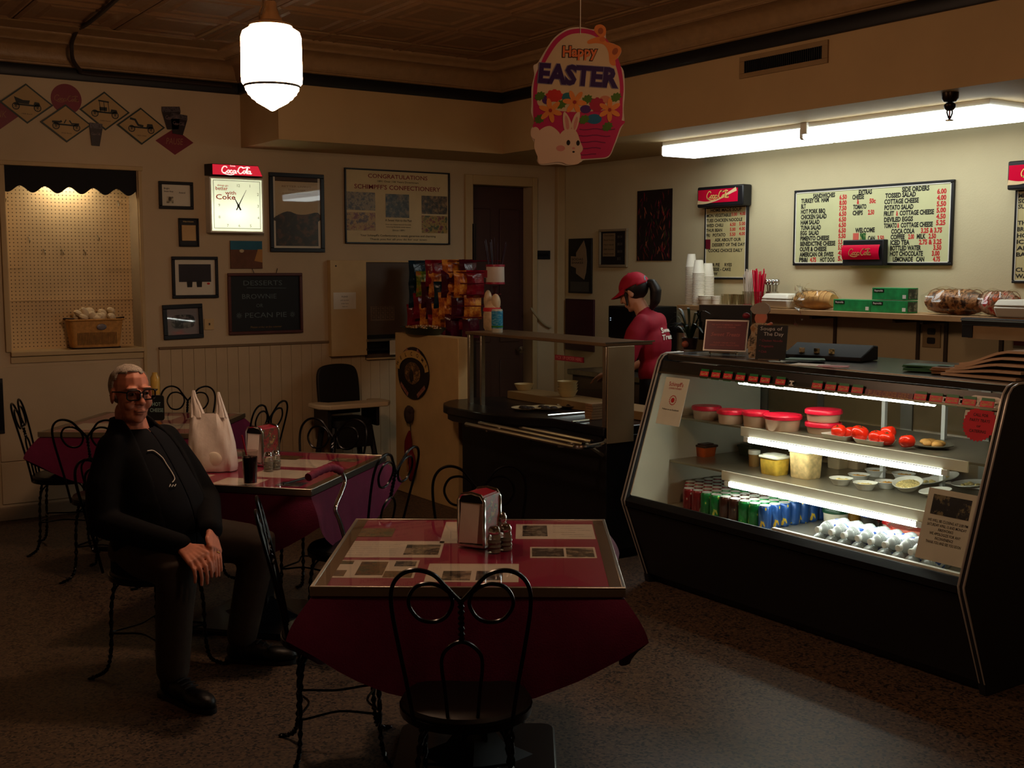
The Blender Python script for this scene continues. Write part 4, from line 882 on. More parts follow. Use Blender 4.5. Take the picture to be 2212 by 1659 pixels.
# ================================================================== TABLES
TZ = .75; TS = .945
M_CLOTH = mat('tablecloth_red', (100, 8, 56), .8, var=.1, scale=20, bump=.15, bscale=200)
M_TOPR = mat('red_table_top', (152, 14, 66), .35, var=.06, coat=.8)
def gloss_paper(nm, c): return mat(nm, c, .4, var=.05, coat=.8)
M_TP = gloss_paper('sheet_under_glass', (228, 216, 194)); M_TPP = [mat_photo('table_photo_a', [(30, 26, 24), (90, 76, 60), (170, 150, 120)], 26), mat_photo('table_photo_b', [(70, 40, 30), (130, 90, 40), (60, 70, 40)], 26, seed=3), mat_photo('table_photo_c', [(20, 20, 24), (60, 50, 50), (140, 130, 110)], 30, seed=7)]
for m_ in M_TPP: m_.node_tree.nodes['Principled BSDF'].inputs['Coat Weight'].default_value = .8
def make_table(c, ang, label, papers, brown=False, cloth_label=None):
    t = empty('cafe_table', (c.x, c.y, 0), (0, 0, ang)); tag(t, label, 'table', 'square cafe tables')
    h = TS / 2
    MB().box((0, 0, TZ - .018), (TS - .02, TS - .02, .03)).obj('tabletop', M_TOPR, t)
    for (cx, cy, dx, dy) in ((0, h - .006, TS, .012), (0, -h + .006, TS, .012), (h - .006, 0, .012, TS - .024), (-h + .006, 0, .012, TS - .024)): MB().box((cx, cy, TZ - .014), (dx, dy, .03)).obj('metal_edge', M_ALU, t, bevel=.002)
    br = .036
    for (cx, cy, dx, dy) in ((h - .012 - br / 2, 0, br, TS - .03), (-h + .012 + br / 2, 0, br, TS - .03)): MB().box((cx, cy, TZ - .0025), (dx, dy, .0015)).obj('edge_band', mat('bronze_band', (120, 92, 64), .3, metal=.7), t)
    MB().box((0, 0, TZ + .0005), (TS - .026, TS - .026, .002)).obj('glass_sheet', mat_pane('table_glass', fac=.02, blend=.35), t, smooth=False)
    MB().box((0, 0, .38), (.09, .09, .68)).obj('column', M_BLACKM, t, bevel=.008); MB().box((0, 0, TZ - .05), (.34, .34, .03)).obj('top_plate', M_BLACKM, t)
    MB().prism(rrect(.56, .56, .05), .0, .03).obj('base', M_BLACKM, t, bevel=.008); MB().lathe([(.2, .03), (.1, .07), (.06, .12), (0, .12)], 4).obj('base_cone', M_BLACKM, t)
    for (u0, v0, u1, v1, kind) in papers:
        w_, h_ = u1 - u0, v1 - v0; cx, cy = (u0 + u1) / 2, (v0 + v1) / 2
        if kind >= 10:
            MB().box((cx, cy, TZ - .0022), (w_, h_, .0008)).obj('printed_photo', M_TPP[kind - 10], t, smooth=False)
        else:
            s = MB().box((cx, cy, TZ - .0026), (w_, h_, .0008)).obj('printed_sheet', M_TP, t, smooth=False); tx = MB()
            if kind == 1:
                for q in range(7): put_text(tx, random.choice(['fine old fashioned candy since 1891', 'the oldest family owned candy business', 'soda fountain and candy museum tours']), u0 + .02, v1 - .03 - q * (h_ - .03) / 7, .006, width=w_ * .52, z=TZ - .002, bold=0)
                tx.obj('printed_text', M_INK, s, smooth=False)
            if kind == 2:
                for q in range(6): put_text(tx, random.choice(['Hours of business', 'Homemade chocolates', 'Cinnamon red hots', 'Hard candy fish']), cx + w_ * (-.02 + .1 * (q % 3)), v1 - .04 - q * (h_ - .04) / 6, .008, width=w_ * .28, z=TZ - .002, bold=0)
                tx.obj('printed_text', M_INK, s, smooth=False)
    return t
def make_cloth(c, ang, Rr, label):
    """round cloth hanging over the square top: lies flat under the frame and drops at the rim"""
    h = TS / 2 - .004; mb = MB(); N = 96; vs = []; K = 9
    for i in range(N):
        a = 2 * math.pi * i / N; ca, sa = math.cos(a), math.sin(a); rim = h / max(abs(ca), abs(sa)); ex = max(.03, Rr - rim); s_ = min(abs(ca), abs(sa)) / max(abs(ca), abs(sa)); ex = .125 + (Rr - h - .125) * (1 - s_ ** 2.6); fold = .004 * math.sin(a * 20) + .003 * math.sin(a * 31 + 1)
        cor = max(0, (rim - h) / (h * .414)) ** 2
        for k in range(K):
            t = k / (K - 1)
            out = (.012 + .05 * cor) * math.sin(t * math.pi / 2) + fold * t + .03 * t * cor; r_ = rim + out; z = TZ - .034 - ex * t * (1 - .1 * cor)
            vs.append((r_ * ca, r_ * sa, z))
    fs = [(i * K + k, ((i + 1) % N) * K + k, ((i + 1) % N) * K + k + 1, i * K + k + 1) for i in range(N) for k in range(K - 1)]
    mb.add(vs, fs)
    vs2 = [(min(1, h / max(abs(math.cos(2 * math.pi * i / N)), abs(math.sin(2 * math.pi * i / N)))) * 0 + (h / max(abs(math.cos(2 * math.pi * i / N)), abs(math.sin(2 * math.pi * i / N)))) * math.cos(2 * math.pi * i / N), (h / max(abs(math.cos(2 * math.pi * i / N)), abs(math.sin(2 * math.pi * i / N)))) * math.sin(2 * math.pi * i / N), TZ - .034) for i in range(N)]
    mb.add(vs2, [tuple(range(N))])
    o = mb.obj('tablecloth', M_CLOTH, angle=70); o.location = (c.x, c.y, 0); o.rotation_euler = (0, 0, ang); tag(o, label, 'tablecloth', 'round red tablecloths'); return o
def loc_(c, ang, px, py, z=TZ):
    p = onZ(px, py, z); d = Vector((p.x - c.x, p.y - c.y)); return (d.x * math.cos(ang) + d.y * math.sin(ang), -d.x * math.sin(ang) + d.y * math.cos(ang))
def pap(c, ang, tl, br, kind):
    a = loc_(c, ang, *tl); b = loc_(c, ang, *br); u0, u1 = sorted((a[0], b[0])); v0, v1 = sorted((a[1], b[1])); return (u0, v0, u1, v1, kind)
P1 = [pap(T1, a1, (741, 1167), (950, 1203), 1), pap(T1, a1, (880, 1175), (946, 1197), 10), pap(T1, a1, (727, 1208), (893, 1247), 0), pap(T1, a1, (735, 1210), (762, 1217), 11), pap(T1, a1, (782, 1212), (826, 1241), 11), pap(T1, a1, (856, 1211), (897, 1222), 12), pap(T1, a1, (706, 1230), (742, 1243), 11), pap(T1, a1, (832, 1232), (888, 1246), 11),
      pap(T1, a1, (928, 1216), (1120, 1256), 0), pap(T1, a1, (958, 1232), (1015, 1252), 10), pap(T1, a1, (1030, 1232), (1085, 1252), 12), pap(T1, a1, (1115, 1131), (1287, 1163), 2), pap(T1, a1, (1129, 1134), (1183, 1157), 12), pap(T1, a1, (1145, 1180), (1290, 1204), 0), pap(T1, a1, (1149, 1183), (1219, 1201), 12), pap(T1, a1, (1222, 1183), (1285, 1202), 10), pap(T1, a1, (964, 1126), (1000, 1172), 0), pap(T1, a1, (778, 1140), (846, 1158), 11)]
make_table(T1, a1, 'nearest square table with red printed top and metal edge', P1)
make_cloth(T1, a1, .79, 'round dark red cloth hanging from the nearest square table')
def P2f(l): return [(u - w / 2, v - h / 2, u + w / 2, v + h / 2, k) for (u, v, w, h, k) in l]
P2 = P2f([(-.28, -.33, .34, .2, 1), (.08, -.36, .2, .16, 2), (.2, -.13, .3, .2, 1), (.12, .16, .3, .22, 2), (.32, .3, .14, .1, 10), (-.02, .3, .2, .12, 11), (-.3, .1, .26, .2, 0), (-.3, .34, .2, .14, 12), (.33, -.36, .12, .1, 12)])
make_table(T2, a2, 'middle square table with the white bag and napkin holder on it', P2)
make_cloth(T2, a2, .77, 'round dark red cloth hanging from the middle table with the white bag')
P3 = P2f([(-.2, -.2, .36, .28, 1), (.2, -.15, .3, .22, 2), (-.1, .22, .4, .2, 1), (.28, .25, .2, .16, 0)])
make_table(T3, a3, 'farthest square table against the back wall behind the seated man', P3)
make_cloth(T3, a3, .75, 'round dark red cloth hanging from the farthest table behind the seated man')
# ------------------------------------------------------------------ on the tables
def napkin_holder(x, y, rz, label):
    o = empty('napkin_dispenser', (x, y, TZ + .002), (0, 0, rz)); tag(o, label, 'napkin dispenser', 'red napkin dispensers')
    W, D, Hh = .098, .12, .185
    MB().box((0, 0, .006), (W + .006, D + .006, .012)).obj('base', M_CHROME, o, bevel=.003)
    for s_ in (-1, 1): MB().box((s_ * (W / 2 - .002), 0, .012 + Hh / 2 - .012), (.004, D, Hh - .02)).obj('side_panel', mat_photo('side_print', [(110, 20, 30), (150, 50, 40), (40, 60, 36), (170, 130, 80)], 24), o)
    arch = [(-W / 2, Hh - .02), (-W / 2 * .8, Hh - .006), (0, Hh + .002), (W / 2 * .8, Hh - .006), (W / 2, Hh - .02), (W / 2 - .004, Hh - .028), (-W / 2 + .004, Hh - .028)]
    MB().prism(arch, -D / 2 + .008, D / 2 - .008, Matrix.Rotation(R(90), 4, 'X')).obj('top_cover', mat('dispenser_red', (150, 14, 44), .3), o)
    for s_ in (-1, 1):
        fr_ = MB().tube([(-W / 2, s_ * D / 2, .01), (-W / 2, s_ * D / 2, Hh - .024), (-W / 2 * .75, s_ * D / 2, Hh - .004), (0, s_ * D / 2, Hh + .003), (W / 2 * .75, s_ * D / 2, Hh - .004), (W / 2, s_ * D / 2, Hh - .024), (W / 2, s_ * D / 2, .01)], .0055, 6); fr_.obj('chrome_frame', M_CHROME, o)
        MB().prism(arch, -.002, .002, Matrix.Translation((0, s_ * (D / 2 - .006), -.004)) @ Matrix.Rotation(R(90), 4, 'X')).obj('face_band', M_BLACKM, o)
        nk = MB()
        for q in range(5): nk.box((random.uniform(-.003, .003), s_ * (D / 2 - .012 - .006 * q + .006), .085), (W - .014, .003, .142 - .004 * q), random.uniform(-.03, .03))
        nk.quad((-W / 2 + .01, s_ * D / 2, .15), (W / 2 - .016, s_ * D / 2, .15), (W / 2 - .02, s_ * (D / 2 + .014), .02), (-W / 2 + .006, s_ * (D / 2 + .012), .016)); nk.obj('napkins', mat('napkin_paper', (238, 232, 224), .8), o, smooth=False)
    return o
def shaker(x, y, label, fill, z=TZ + .002, k=1.0):
    o = empty('shaker', (x, y, z)); tag(o, label, 'shaker', 'glass table shakers'); o.scale = (k, k, k)
    MB().lathe([(0, 0), (.021, 0), (.023, .006), (.021, .012), (.024, .018), (.021, .026), (.024, .034), (.021, .042), (.023, .05), (.018, .06), (.018, .064)], 16).obj('glass_jar', mat('shaker_glass', (200, 196, 180), .08, trans=.75), o)
    MB().lathe([(0, .004), (.018, .004), (.019, .02), (.018, .038), (0, .04)], 14).obj('contents', fill, o)
    MB().lathe([(.0195, .062), (.021, .064), (.021, .076), (.015, .086), (.006, .089), (0, .089)], 16).obj('cap', M_CHROME, o); return o
M_SALT = mat('salt', (230, 226, 216), .8); M_PEP = mat('pepper', (50, 40, 34), .9, var=.4, scale=300)
p = onZ(1032, 1180, TZ); napkin_holder(p.x + .02, p.y + .02, R(-60), 'red and chrome napkin dispenser on the nearest table')
p = onZ(1068, 1193, TZ); shaker(p.x, p.y, 'glass pepper shaker beside the dispenser on the nearest table', M_PEP); p = onZ(1092, 1188, TZ); shaker(p.x, p.y, 'glass salt shaker beside the dispenser on the nearest table', M_SALT)
p = onZ(1082, 1172, TZ); shaker(p.x + .01, p.y + .02, 'glass sugar jar behind the two shakers on the nearest table', M_SALT, k=1.15)
p = onZ(560, 1003, TZ); napkin_holder(p.x + .02, p.y, R(-62), 'red and chrome napkin dispenser on the middle table')
p = onZ(580, 1017, TZ); shaker(p.x, p.y, 'glass pepper shaker beside the dispenser on the middle table', M_PEP); p = onZ(596, 1013, TZ); shaker(p.x, p.y, 'glass salt shaker beside the dispenser on the middle table', M_SALT)
# cola glass with straw
p = onZ(541, 1047, TZ); o = empty('cola_glass', (p.x, p.y, TZ + .002)); tag(o, 'tall glass of cola with a red straw in front of the white bag', 'glass')
gpf = [(0, 0), (.027, 0), (.029, .004), (.036, .15), (.035, .15), (.028, .008), (0, .006)]
MB().lathe(gpf, 22).obj('tumbler', mat_pane('tumbler_glass', (.9, .88, .86), fac=.05), o); MB().lathe([(0, .008), (.0275, .008), (.0335, .122), (0, .122)], 22).obj('cola', mat('cola', (26, 10, 10), .15), o)
ic = MB()
for k in range(6): ic.box((random.uniform(-.018, .018), random.uniform(-.018, .018), .12 + random.uniform(-.004, .004)), (.016, .016, .014), random.uniform(0, 1))
ic.obj('ice', mat('ice', (150, 130, 126), .1, trans=.5), o, bevel=.002)
MB().tube([(.012, .01, .012), (-.034, .0, .22)], .0038, 7).obj('straw', mat('straw_red', (190, 24, 50), .4), o)
# flat cutlery/black pen on the middle table
a, b = onZ(612, 1050, TZ), onZ(670, 1034, TZ); o = MB().tube([(a.x, a.y, TZ + .009), (b.x, b.y, TZ + .009)], [.004, .007], 8).obj('knife', M_BLACK); tag(o, 'dark knife lying on the middle table near the cane', 'knife')
# white carrier bag
def plastic_bag(px, py, label):
    p = onZ(px, py, TZ); o = empty('carrier_bag', (p.x, p.y, TZ + .003), (0, 0, R(-34))); tag(o, label, 'bag')
    bm = mat('carrier_plastic', (236, 228, 222), .5, var=.04, scale=12, bump=.35, bscale=16); n = 44
    def loft(rs, name, cap=True):
        vs = []
        for (z, xl, xr, d) in rs:
            for i in range(n):
                t = 2 * math.pi * i / n; c, s_ = math.cos(t), math.sin(t); w_ = .006 * math.sin(7 * t + z * 20) + .004 * math.sin(13 * t - z * 31); k = min(1, d / .03)
                vs.append(((xl + xr) / 2 + (xr - xl) / 2 * math.copysign(abs(c) ** .6, c) , (d + w_ * k) * math.copysign(abs(s_) ** .8, s_), z + (.008 * math.sin(3 * t) if z > .24 and name == 'bag_body' else 0)))
        fs = [(j * n + i, j * n + (i + 1) % n, (j + 1) * n + (i + 1) % n, (j + 1) * n + i) for j in range(len(rs) - 1) for i in range(n)] + [tuple(reversed(range(n))), tuple((len(rs) - 1) * n + i for i in range(n))]
        MB().add(vs, fs).obj(name, bm, o)
    loft([(0, -.098, .1, .055), (.02, -.108, .103, .06), (.07, -.118, .1, .06), (.13, -.122, .094, .054), (.19, -.118, .08, .042), (.235, -.114, .068, .03), (.262, -.112, .06, .02)], 'bag_body')
    loft([(.25, -.113, -.038, .022), (.28, -.11, -.052, .017), (.31, -.108, -.064, .013), (.345, -.105, -.08, .01), (.375, -.1, -.087, .006)], 'handle')
    loft([(.25, .0, .064, .022), (.28, .01, .054, .017), (.31, .013, .045, .013), (.345, .015, .034, .01), (.367, .017, .027, .005)], 'handle')
    MB().ell((.0, -.056, .06), (.045, .008, .035)).obj('print_patch', mat('bag_print', (234, 226, 210), .6), o)
    return o
plastic_bag(466, 1016, 'white plastic carrier bag standing on the middle table')
# walking cane hooked over the middle table
q = [(668, 1030), (690, 1018), (715, 1010), (735, 1017), (745, 1038), (738, 1062), (724, 1098), (732, 1122), (742, 1155), (758, 1230)]
pl = onZ(730, 1045, .79); Pp = []
nrm = Vector((-_F.x, -_F.y, 0)).normalized()
for (x_, y_) in q: Pp.append(onP(x_, y_, Vector((2.12, 4.47, .8)), Vector((.5, -.86, .1)).normalized()))
foot = Pp[-1] + (Pp[-1] - Pp[-2]).normalized() * ((Pp[-1].z - .01) / max(.05, (Pp[-2] - Pp[-1]).normalized().z))
o = empty('walking_cane', (foot.x, foot.y, 0)); tag(o, 'chrome walking cane with red wrapped handle leaning at the middle table', 'cane')
o_l = Vector((foot.x, foot.y, 0)); Q = [v - o_l for v in Pp]; Q2 = Q + [foot - o_l]
MB().tube(spline(Q2, 5), .0095, 10).obj('shaft', M_CHROME, o)
MB().tube(spline([Q[0] + (Q[0] - Q[1]) * .1, Q[1], Q[2], Q[3]], 6), [.017 + .002 * math.sin(i * 2.2) for i in range(19)], 12).obj('grip', mat('cane_grip', (120, 22, 60), .7, bump=.3), o)
MB().lathe([(0, 0), (.016, 0), (.018, .02), (.011, .05), (0, .05)], 12, (0, 0, 0)).obj('rubber_tip', M_BLACK, o)
# squeeze bottle stand on the far table: dark bottle with tall clear neck
p = onZ(338, 925, TZ); o = empty('hot_sauce_stand', (p.x, p.y, TZ + .002)); tag(o, 'dark table card with pale lettering on a bottle on the farthest table', 'bottle')
MB().lathe([(0, 0), (.03, 0), (.032, .01), (.032, .03), (.02, .04), (0, .04)], 18).obj('base', mat('amber_glass', (150, 90, 40), .15), o)
MB().prism(rrect(.1, .15, .015), -.004, .004, Matrix.Translation((0, 0, .12)) @ Matrix.Rotation(R(-36), 4, 'Z') @ Matrix.Rotation(R(90), 4, 'X')).obj('card', mat('card_dark', (20, 26, 26), .5), o)
t_ = MB(); MT = Matrix.Translation((0, 0, .12)) @ Matrix.Rotation(R(-36), 4, 'Z') @ Matrix.Rotation(R(90), 4, 'X'); put_text(t_, 'HOT', .006, .012, .022, width=.05, align='C', z=.0052, M=MT); put_text(t_, 'CHEESE', .006, -.024, .022, width=.08, align='C', z=.0052, M=MT); t_.obj('lettering', mat('pale_teal', (150, 186, 180), .6), o, smooth=False)
MB().lathe([(.024, .2), (.027, .21), (.027, .3), (.016, .318), (.016, .33), (0, .332)], 18).obj('bottle', mat('yellow_bottle', (196, 160, 80), .15), o)
# ================================================================== BACK WALL PICTURES
M_FRAME = mat('frame_black', (14, 14, 20), .35, var=.1)
def framed(pf, name, tl, br, label, bw=.022, mat_w=.03, cat='picture', fm=M_FRAME, matc=M_PAPER, glass=True, depth=.022, rot=0):
    e, w_, h_ = pf(name, tl, br, .001)
    if rot: e.rotation_euler.rotate_axis('Z', rot)
    tag(e, label, cat); f = MB()
    for (c, d) in (((0, h_ / 2 - bw / 2, depth / 2), (w_, bw, depth)), ((0, -h_ / 2 + bw / 2, depth / 2), (w_, bw, depth)), ((-w_ / 2 + bw / 2, 0, depth / 2), (bw, h_ - 2 * bw, depth)), ((w_ / 2 - bw / 2, 0, depth / 2), (bw, h_ - 2 * bw, depth))): f.box(c, d)
    f.obj('frame', fm, e, bevel=.003); iw, ih = w_ - 2 * bw, h_ - 2 * bw
    MB().box((0, 0, .004), (iw, ih, .006)).obj('mount', matc, e, smooth=False)
    if glass: MB().box((0, 0, depth * .55), (iw, ih, .002)).obj('glass', M_PANE, e, smooth=False)
    return e, iw, ih
BWF = back_frame
def photo(e, cx, cy, w_, h_, m, name='print', z=.0075): return MB().box((cx, cy, z), (w_, h_, .001)).obj(name, m, e, smooth=False)
def write(e, items, m, name='lettering', z=.0085):
    t = MB()
    for it in items: put_text(t, *it[:4], z=z, **(it[4] if len(it) > 4 else {}))
    return t.obj(name, m, e, smooth=False)
# certificate
e, w_, h_ = framed(BWF, 'framed_certificate', (341, 391), (417, 453), 'small black-framed certificate, topmost of the four small frames left of the clock')
write(e, [('Bright', -w_ * .42, h_ * .28, .012), ('Sweet Shop', -w_ * .42, h_ * .15, .01), ('Award', w_ * .1, h_ * .1, .012)], M_INK); photo(e, -w_ * .22, -h_ * .22, w_ * .25, h_ * .3, mat_photo('cert_print', [(60, 50, 40), (200, 190, 160), (220, 210, 190)], 30))
# plaque
e, w_, h_ = framed(BWF, 'wall_plaque', (384, 471), (429, 533), 'small black plaque with a brass plate under the framed certificate', bw=.01, matc=M_BLACK, cat='plaque', glass=False)
MB().box((0, -.004, .012), (w_ * .82, h_ * .62, .008)).obj('metal_plate', mat('plaque_brass', (200, 160, 110), .35, metal=.7), e, bevel=.002); write(e, [('Harrison', -w_ * .3, h_ * .4, .01, dict(width=w_ * .6))], M_GOLDINK)
# picture with two glasses
e, w_, h_ = framed(BWF, 'framed_picture', (369, 554), (471, 643), 'black-framed picture of two dark glasses on a pale table, left of the dessert chalkboard')
photo(e, 0, h_ * .12, w_ * .8, h_ * .5, mat('print_night', (30, 26, 40), .5, var=.3)); 
for s_ in (-.14, .1): MB().prism([(-.018, -.02), (.018, -.02), (.022, .03), (-.022, .03)], .0085, .0095, Matrix.Translation((w_ * s_, -h_ * .2, 0))).obj('printed_glass', M_INK, e, smooth=False)
MB().ell((w_ * .33, -h_ * .18, .009), (.012, .008, .0008)).obj('printed_flower', M_REDINK, e)
# oval picture
e, w_, h_ = framed(BWF, 'framed_oval_print', (350, 658), (438, 730), 'black-framed dark oval print, lowest of the four small frames', bw=.03, rot=R(1.5), matc=mat('grey_mount', (130, 126, 130), .6))
MB().prism(spline([(-w_ * .38, 0), (-w_ * .3, h_ * .22), (0, h_ * .26), (w_ * .3, h_ * .22), (w_ * .38, 0), (w_ * .3, -h_ * .22), (0, -h_ * .26), (-w_ * .3, -h_ * .22)], 5, closed=True), .0075, .0085).obj('print', mat_photo('oval_print', [(20, 22, 26), (50, 54, 58), (120, 120, 116)], 30), e, smooth=False)
# --- lit clock
a, b = onY(452, 381, YB - .1), onY(571, 504, YB - .1); cw, ch = b.x - a.x, a.z - b.z
ck = empty('wall_clock', ((a.x + b.x) / 2, YB - .001, (a.z + b.z) / 2), (R(90), 0, 0)); tag(ck, 'lit square advertising clock with a red sign topper on the back wall', 'clock')
DC = .1; fb = MB()
for (c, d) in (((0, ch / 2 - .006, DC / 2), (cw, .012, DC)), ((0, -ch / 2 + .006, DC / 2), (cw, .012, DC)), ((-cw / 2 + .006, 0, DC / 2), (.012, ch - .024, DC)), ((cw / 2 - .006, 0, DC / 2), (.012, ch - .024, DC)), ((0, 0, .004), (cw - .024, ch - .024, .008))): fb.box(c, d)
fb.obj('case', mat('clock_case', (240, 238, 226), .5), ck, bevel=.003)
tm = bpy.data.materials.new('clock_dial'); tm.use_nodes = True; nt = tm.node_tree
for n in list(nt.nodes): nt.nodes.remove(n)
ou = nt.nodes.new('ShaderNodeOutputMaterial'); tr = nt.nodes.new('ShaderNodeBsdfTranslucent'); df = nt.nodes.new('ShaderNodeBsdfDiffuse'); mx = nt.nodes.new('ShaderNodeMixShader'); mx.inputs[0].default_value = .25; nz = nt.nodes.new('ShaderNodeTexNoise'); rp = nt.nodes.new('ShaderNodeValToRGB'); rp.color_ramp.elements[0].color = (.97, .97, .93, 1); rp.color_ramp.elements[1].color = (.98, .98, .95, 1)
nt.links.new(nz.outputs['Fac'], rp.inputs['Fac']); nt.links.new(rp.outputs[0], tr.inputs[0]); nt.links.new(rp.outputs[0], df.inputs[0]); nt.links.new(tr.outputs[0], mx.inputs[1]); nt.links.new(df.outputs[0], mx.inputs[2]); nt.links.new(mx.outputs[0], ou.inputs[0])
MB().box((0, 0, DC - .004), (cw - .024, ch - .024, .001)).obj('dial', tm, ck, smooth=False)
m_clk = mat('clock_bulb', (255, 250, 230), emit=((.93, 1, .84), L_CLOCK))
MB().tube([(-cw * .3, -ch * .16, .03), (cw * .3, -ch * .16, .03)], .012, 8).obj('bulb', m_clk, ck)
zf = DC
nu = MB()
for k in range(12):
    hr = k + 1
    if hr in (10, 11): continue
    an = R(90 - 30 * hr); rx = cw * .37; q = 1 / max(abs(math.cos(an)), abs(math.sin(an))); put_text(nu, str(hr), min(.98, max(-.98, q * math.cos(an))) * rx + cw * .03, min(.98, max(-.98, q * math.sin(an))) * ch * .37 - .012, .02, align='C', z=zf, bold=0)
nu.obj('numerals', mat('clock_grey', (110, 104, 84), .6), ck, smooth=False)
ln = MB()
for (c, d) in (((0, ch * .44, zf), (cw * .86, .003, .0006)), ((0, -ch * .42, zf), (cw * .86, .003, .0006)), ((-cw * .43, .004, zf), (.003, ch * .86, .0006)), ((cw * .43, .004, zf), (.003, ch * .86, .0006))): ln.box(c, d)
ln.obj('dial_line', mat('clock_line', (70, 60, 30), .6), ck, smooth=False)
tt = MB(); put_text(tt, 'things go', -cw * .36, ch * .335, .013, z=zf, width=cw * .2); put_text(tt, 'better', -cw * .39, ch * .265, .026, z=zf, width=cw * .22); put_text(tt, 'with', -cw * .22, ch * .19, .026, z=zf, width=cw * .2); put_text(tt, 'Coke', -cw * .39, ch * .1, .036, z=zf, width=cw * .36); tt.obj('slogan', mat('clock_red', (210, 60, 20), .6), ck, smooth=False)
hx = cw * .02; hy = -.004
for (ang, ln_, w0) in ((62, ch * .33, .008), (118, ch * .2, .012)):
    hd_ = MB(); v = Vector((math.cos(R(ang)), math.sin(R(ang)))); hd_.ribbon([(hx - v.x * .035, hy - v.y * .035), (hx, hy), (hx + v.x * ln_, hy + v.y * ln_)], [w0, w0, .002], zf, .004); hd_.obj('hand', M_INK, ck, smooth=False)
MB().lathe([(0, 0), (.009, 0), (.009, .006), (0, .006)], 10, (hx, hy, zf)).obj('hub', M_INK, ck)
# red topper with slanted sides
tw = cw * 1.0; th = .082; ty = ch / 2 + .012 + th / 2
tp = MB(); vs = [(-tw / 2 + .0, ty - th / 2, 0), (tw / 2 - .008, ty - th / 2, 0), (tw / 2 - .03, ty + th / 2, 0), (-tw / 2 + .0, ty + th / 2, 0)]
vs += [(-tw / 2 + .02, ty - th / 2, DC + .01), (tw / 2 - .008, ty - th / 2, DC + .01), (tw / 2 - .03, ty + th / 2, DC - .02), (-tw / 2 + .03, ty + th / 2, DC - .02)]
tp.add(vs, [(0, 3, 2, 1), (0, 1, 5, 4), (1, 2, 6, 5), (2, 3, 7, 6), (3, 0, 4, 7)]); tp.obj('topper_box', M_BLACK, ck, smooth=False)
s0 = Vector((0, ty - th / 2, DC + .01)); s1 = Vector((0, ty + th / 2, DC - .02)); up = (s1 - s0).normalized(); nn = Vector((1, 0, 0)).cross(up); ctr = (s0 + s1) / 2
MT = Matrix(((1, up.x, nn.x, 0), (0, up.y, nn.y, ctr.y), (0, up.z, nn.z, ctr.z), (0, 0, 0, 1)))
hl_ = (s1 - s0).length / 2
tf = MB().add([(-tw / 2 + .022, -hl_ + .004, 0), (tw / 2 - .01, -hl_ + .004, 0), (tw / 2 - .031, hl_ - .004, 0), (-tw / 2 + .032, hl_ - .004, 0)], [(0, 1, 2, 3)], MT); tf.obj('topper_face', mat('lit_red_sign', (190, 12, 36), .4, emit=((1, .03, .06), .55)), ck, smooth=False)
ts_ = MB(); put_script(ts_, 0, -.006, cw * .56, z=.002, M=MT, wt=.2); put_text(ts_, 'Drink', -cw * .1, hl_ - .018, .012, z=.002, M=MT); ts_.obj('topper_script', mat('lit_white_sign', (255, 240, 230), .4, emit=((1, .93, .86), .85)), ck, smooth=False)
# calendar-like framed picture
e, w_, h_ = framed(BWF, 'framed_poster', (579, 372), (700, 545), 'tall black-framed poster of dark hills right of the lit clock', bw=.03)
photo(e, 0, h_ * .2, w_ * .9, h_ * .5, mat('poster_sky', (206, 186, 150), .5, var=.05)); photo(e, 0, -h_ * .26, w_ * .9, h_ * .42, mat_photo('poster_hills', [(24, 22, 20), (40, 36, 28), (90, 60, 40)], 18), z=.008)
photo(e, 0, h_ * .47, w_ * .9, h_ * .06, mat('poster_band', (60, 44, 40), .5)); MB().prism(spline([(-w_ * .45, -h_ * .06), (-w_ * .2, h_ * .02), (0, -h_ * .02), (w_ * .2, -h_ * .02), (w_ * .45, h_ * .01), (w_ * .45, -h_ * .12), (-w_ * .45, -h_ * .12)], 3, closed=True), .0082, .0088).obj('print_hills', mat_photo('poster_hills'), e, smooth=False)
write(e, [('BETTER LIVING', 0, h_ * .36, .012, dict(width=w_ * .62, align='C')), ('THROUGH', 0, h_ * .31, .012, dict(width=w_ * .36, align='C')), ('CANDY MAKING', 0, h_ * .26, .012, dict(width=w_ * .6, align='C'))], mat('poster_brown', (150, 116, 84), .6))
# congratulations poster
e, w_, h_ = framed(BWF, 'congratulations_poster', (742, 362), (970, 529), 'wide framed congratulations poster with five photographs on the back wall', bw=.012, glass=False)
MB().box((0, 0, .0068), (w_ - .002, h_ - .002, .001)).obj('sheet', mat('poster_paper', (214, 196, 152), .6), e, smooth=False)
write(e, [('CONGRATULATIONS', 0, h_ * .4, .032, dict(width=w_ * .58, align='C')), ("SCHIMPFF'S CONFECTIONERY", 0, h_ * .245, .034, dict(width=w_ * .84, align='C'))], mat('maroon_ink', (130, 30, 44), .6))
write(e, [('1891 Over 130 Years Downtown', 0, h_ * .345, .014, dict(width=w_ * .4, align='C')), ('A Sweet Visit to the Past', 0, -h_ * .2, .018, dict(width=w_ * .26, align='C')), ('From the Indiana General Assembly', 0, -h_ * .25, .008, dict(width=w_ * .25, align='C')), ('honoring the family candy makers', 0, -h_ * .285, .008, dict(width=w_ * .24, align='C')), ('Since 1891', 0, -h_ * .335, .012, dict(width=w_ * .12, align='C')),
          ("Your Schimpff's Confectionery is sweet, generous and charming", 0, -h_ * .415, .016, dict(width=w_ * .74, align='C')), ('Thank you for all you do for our town', 0, -h_ * .465, .014, dict(width=w_ * .56, align='C'))], M_INK)
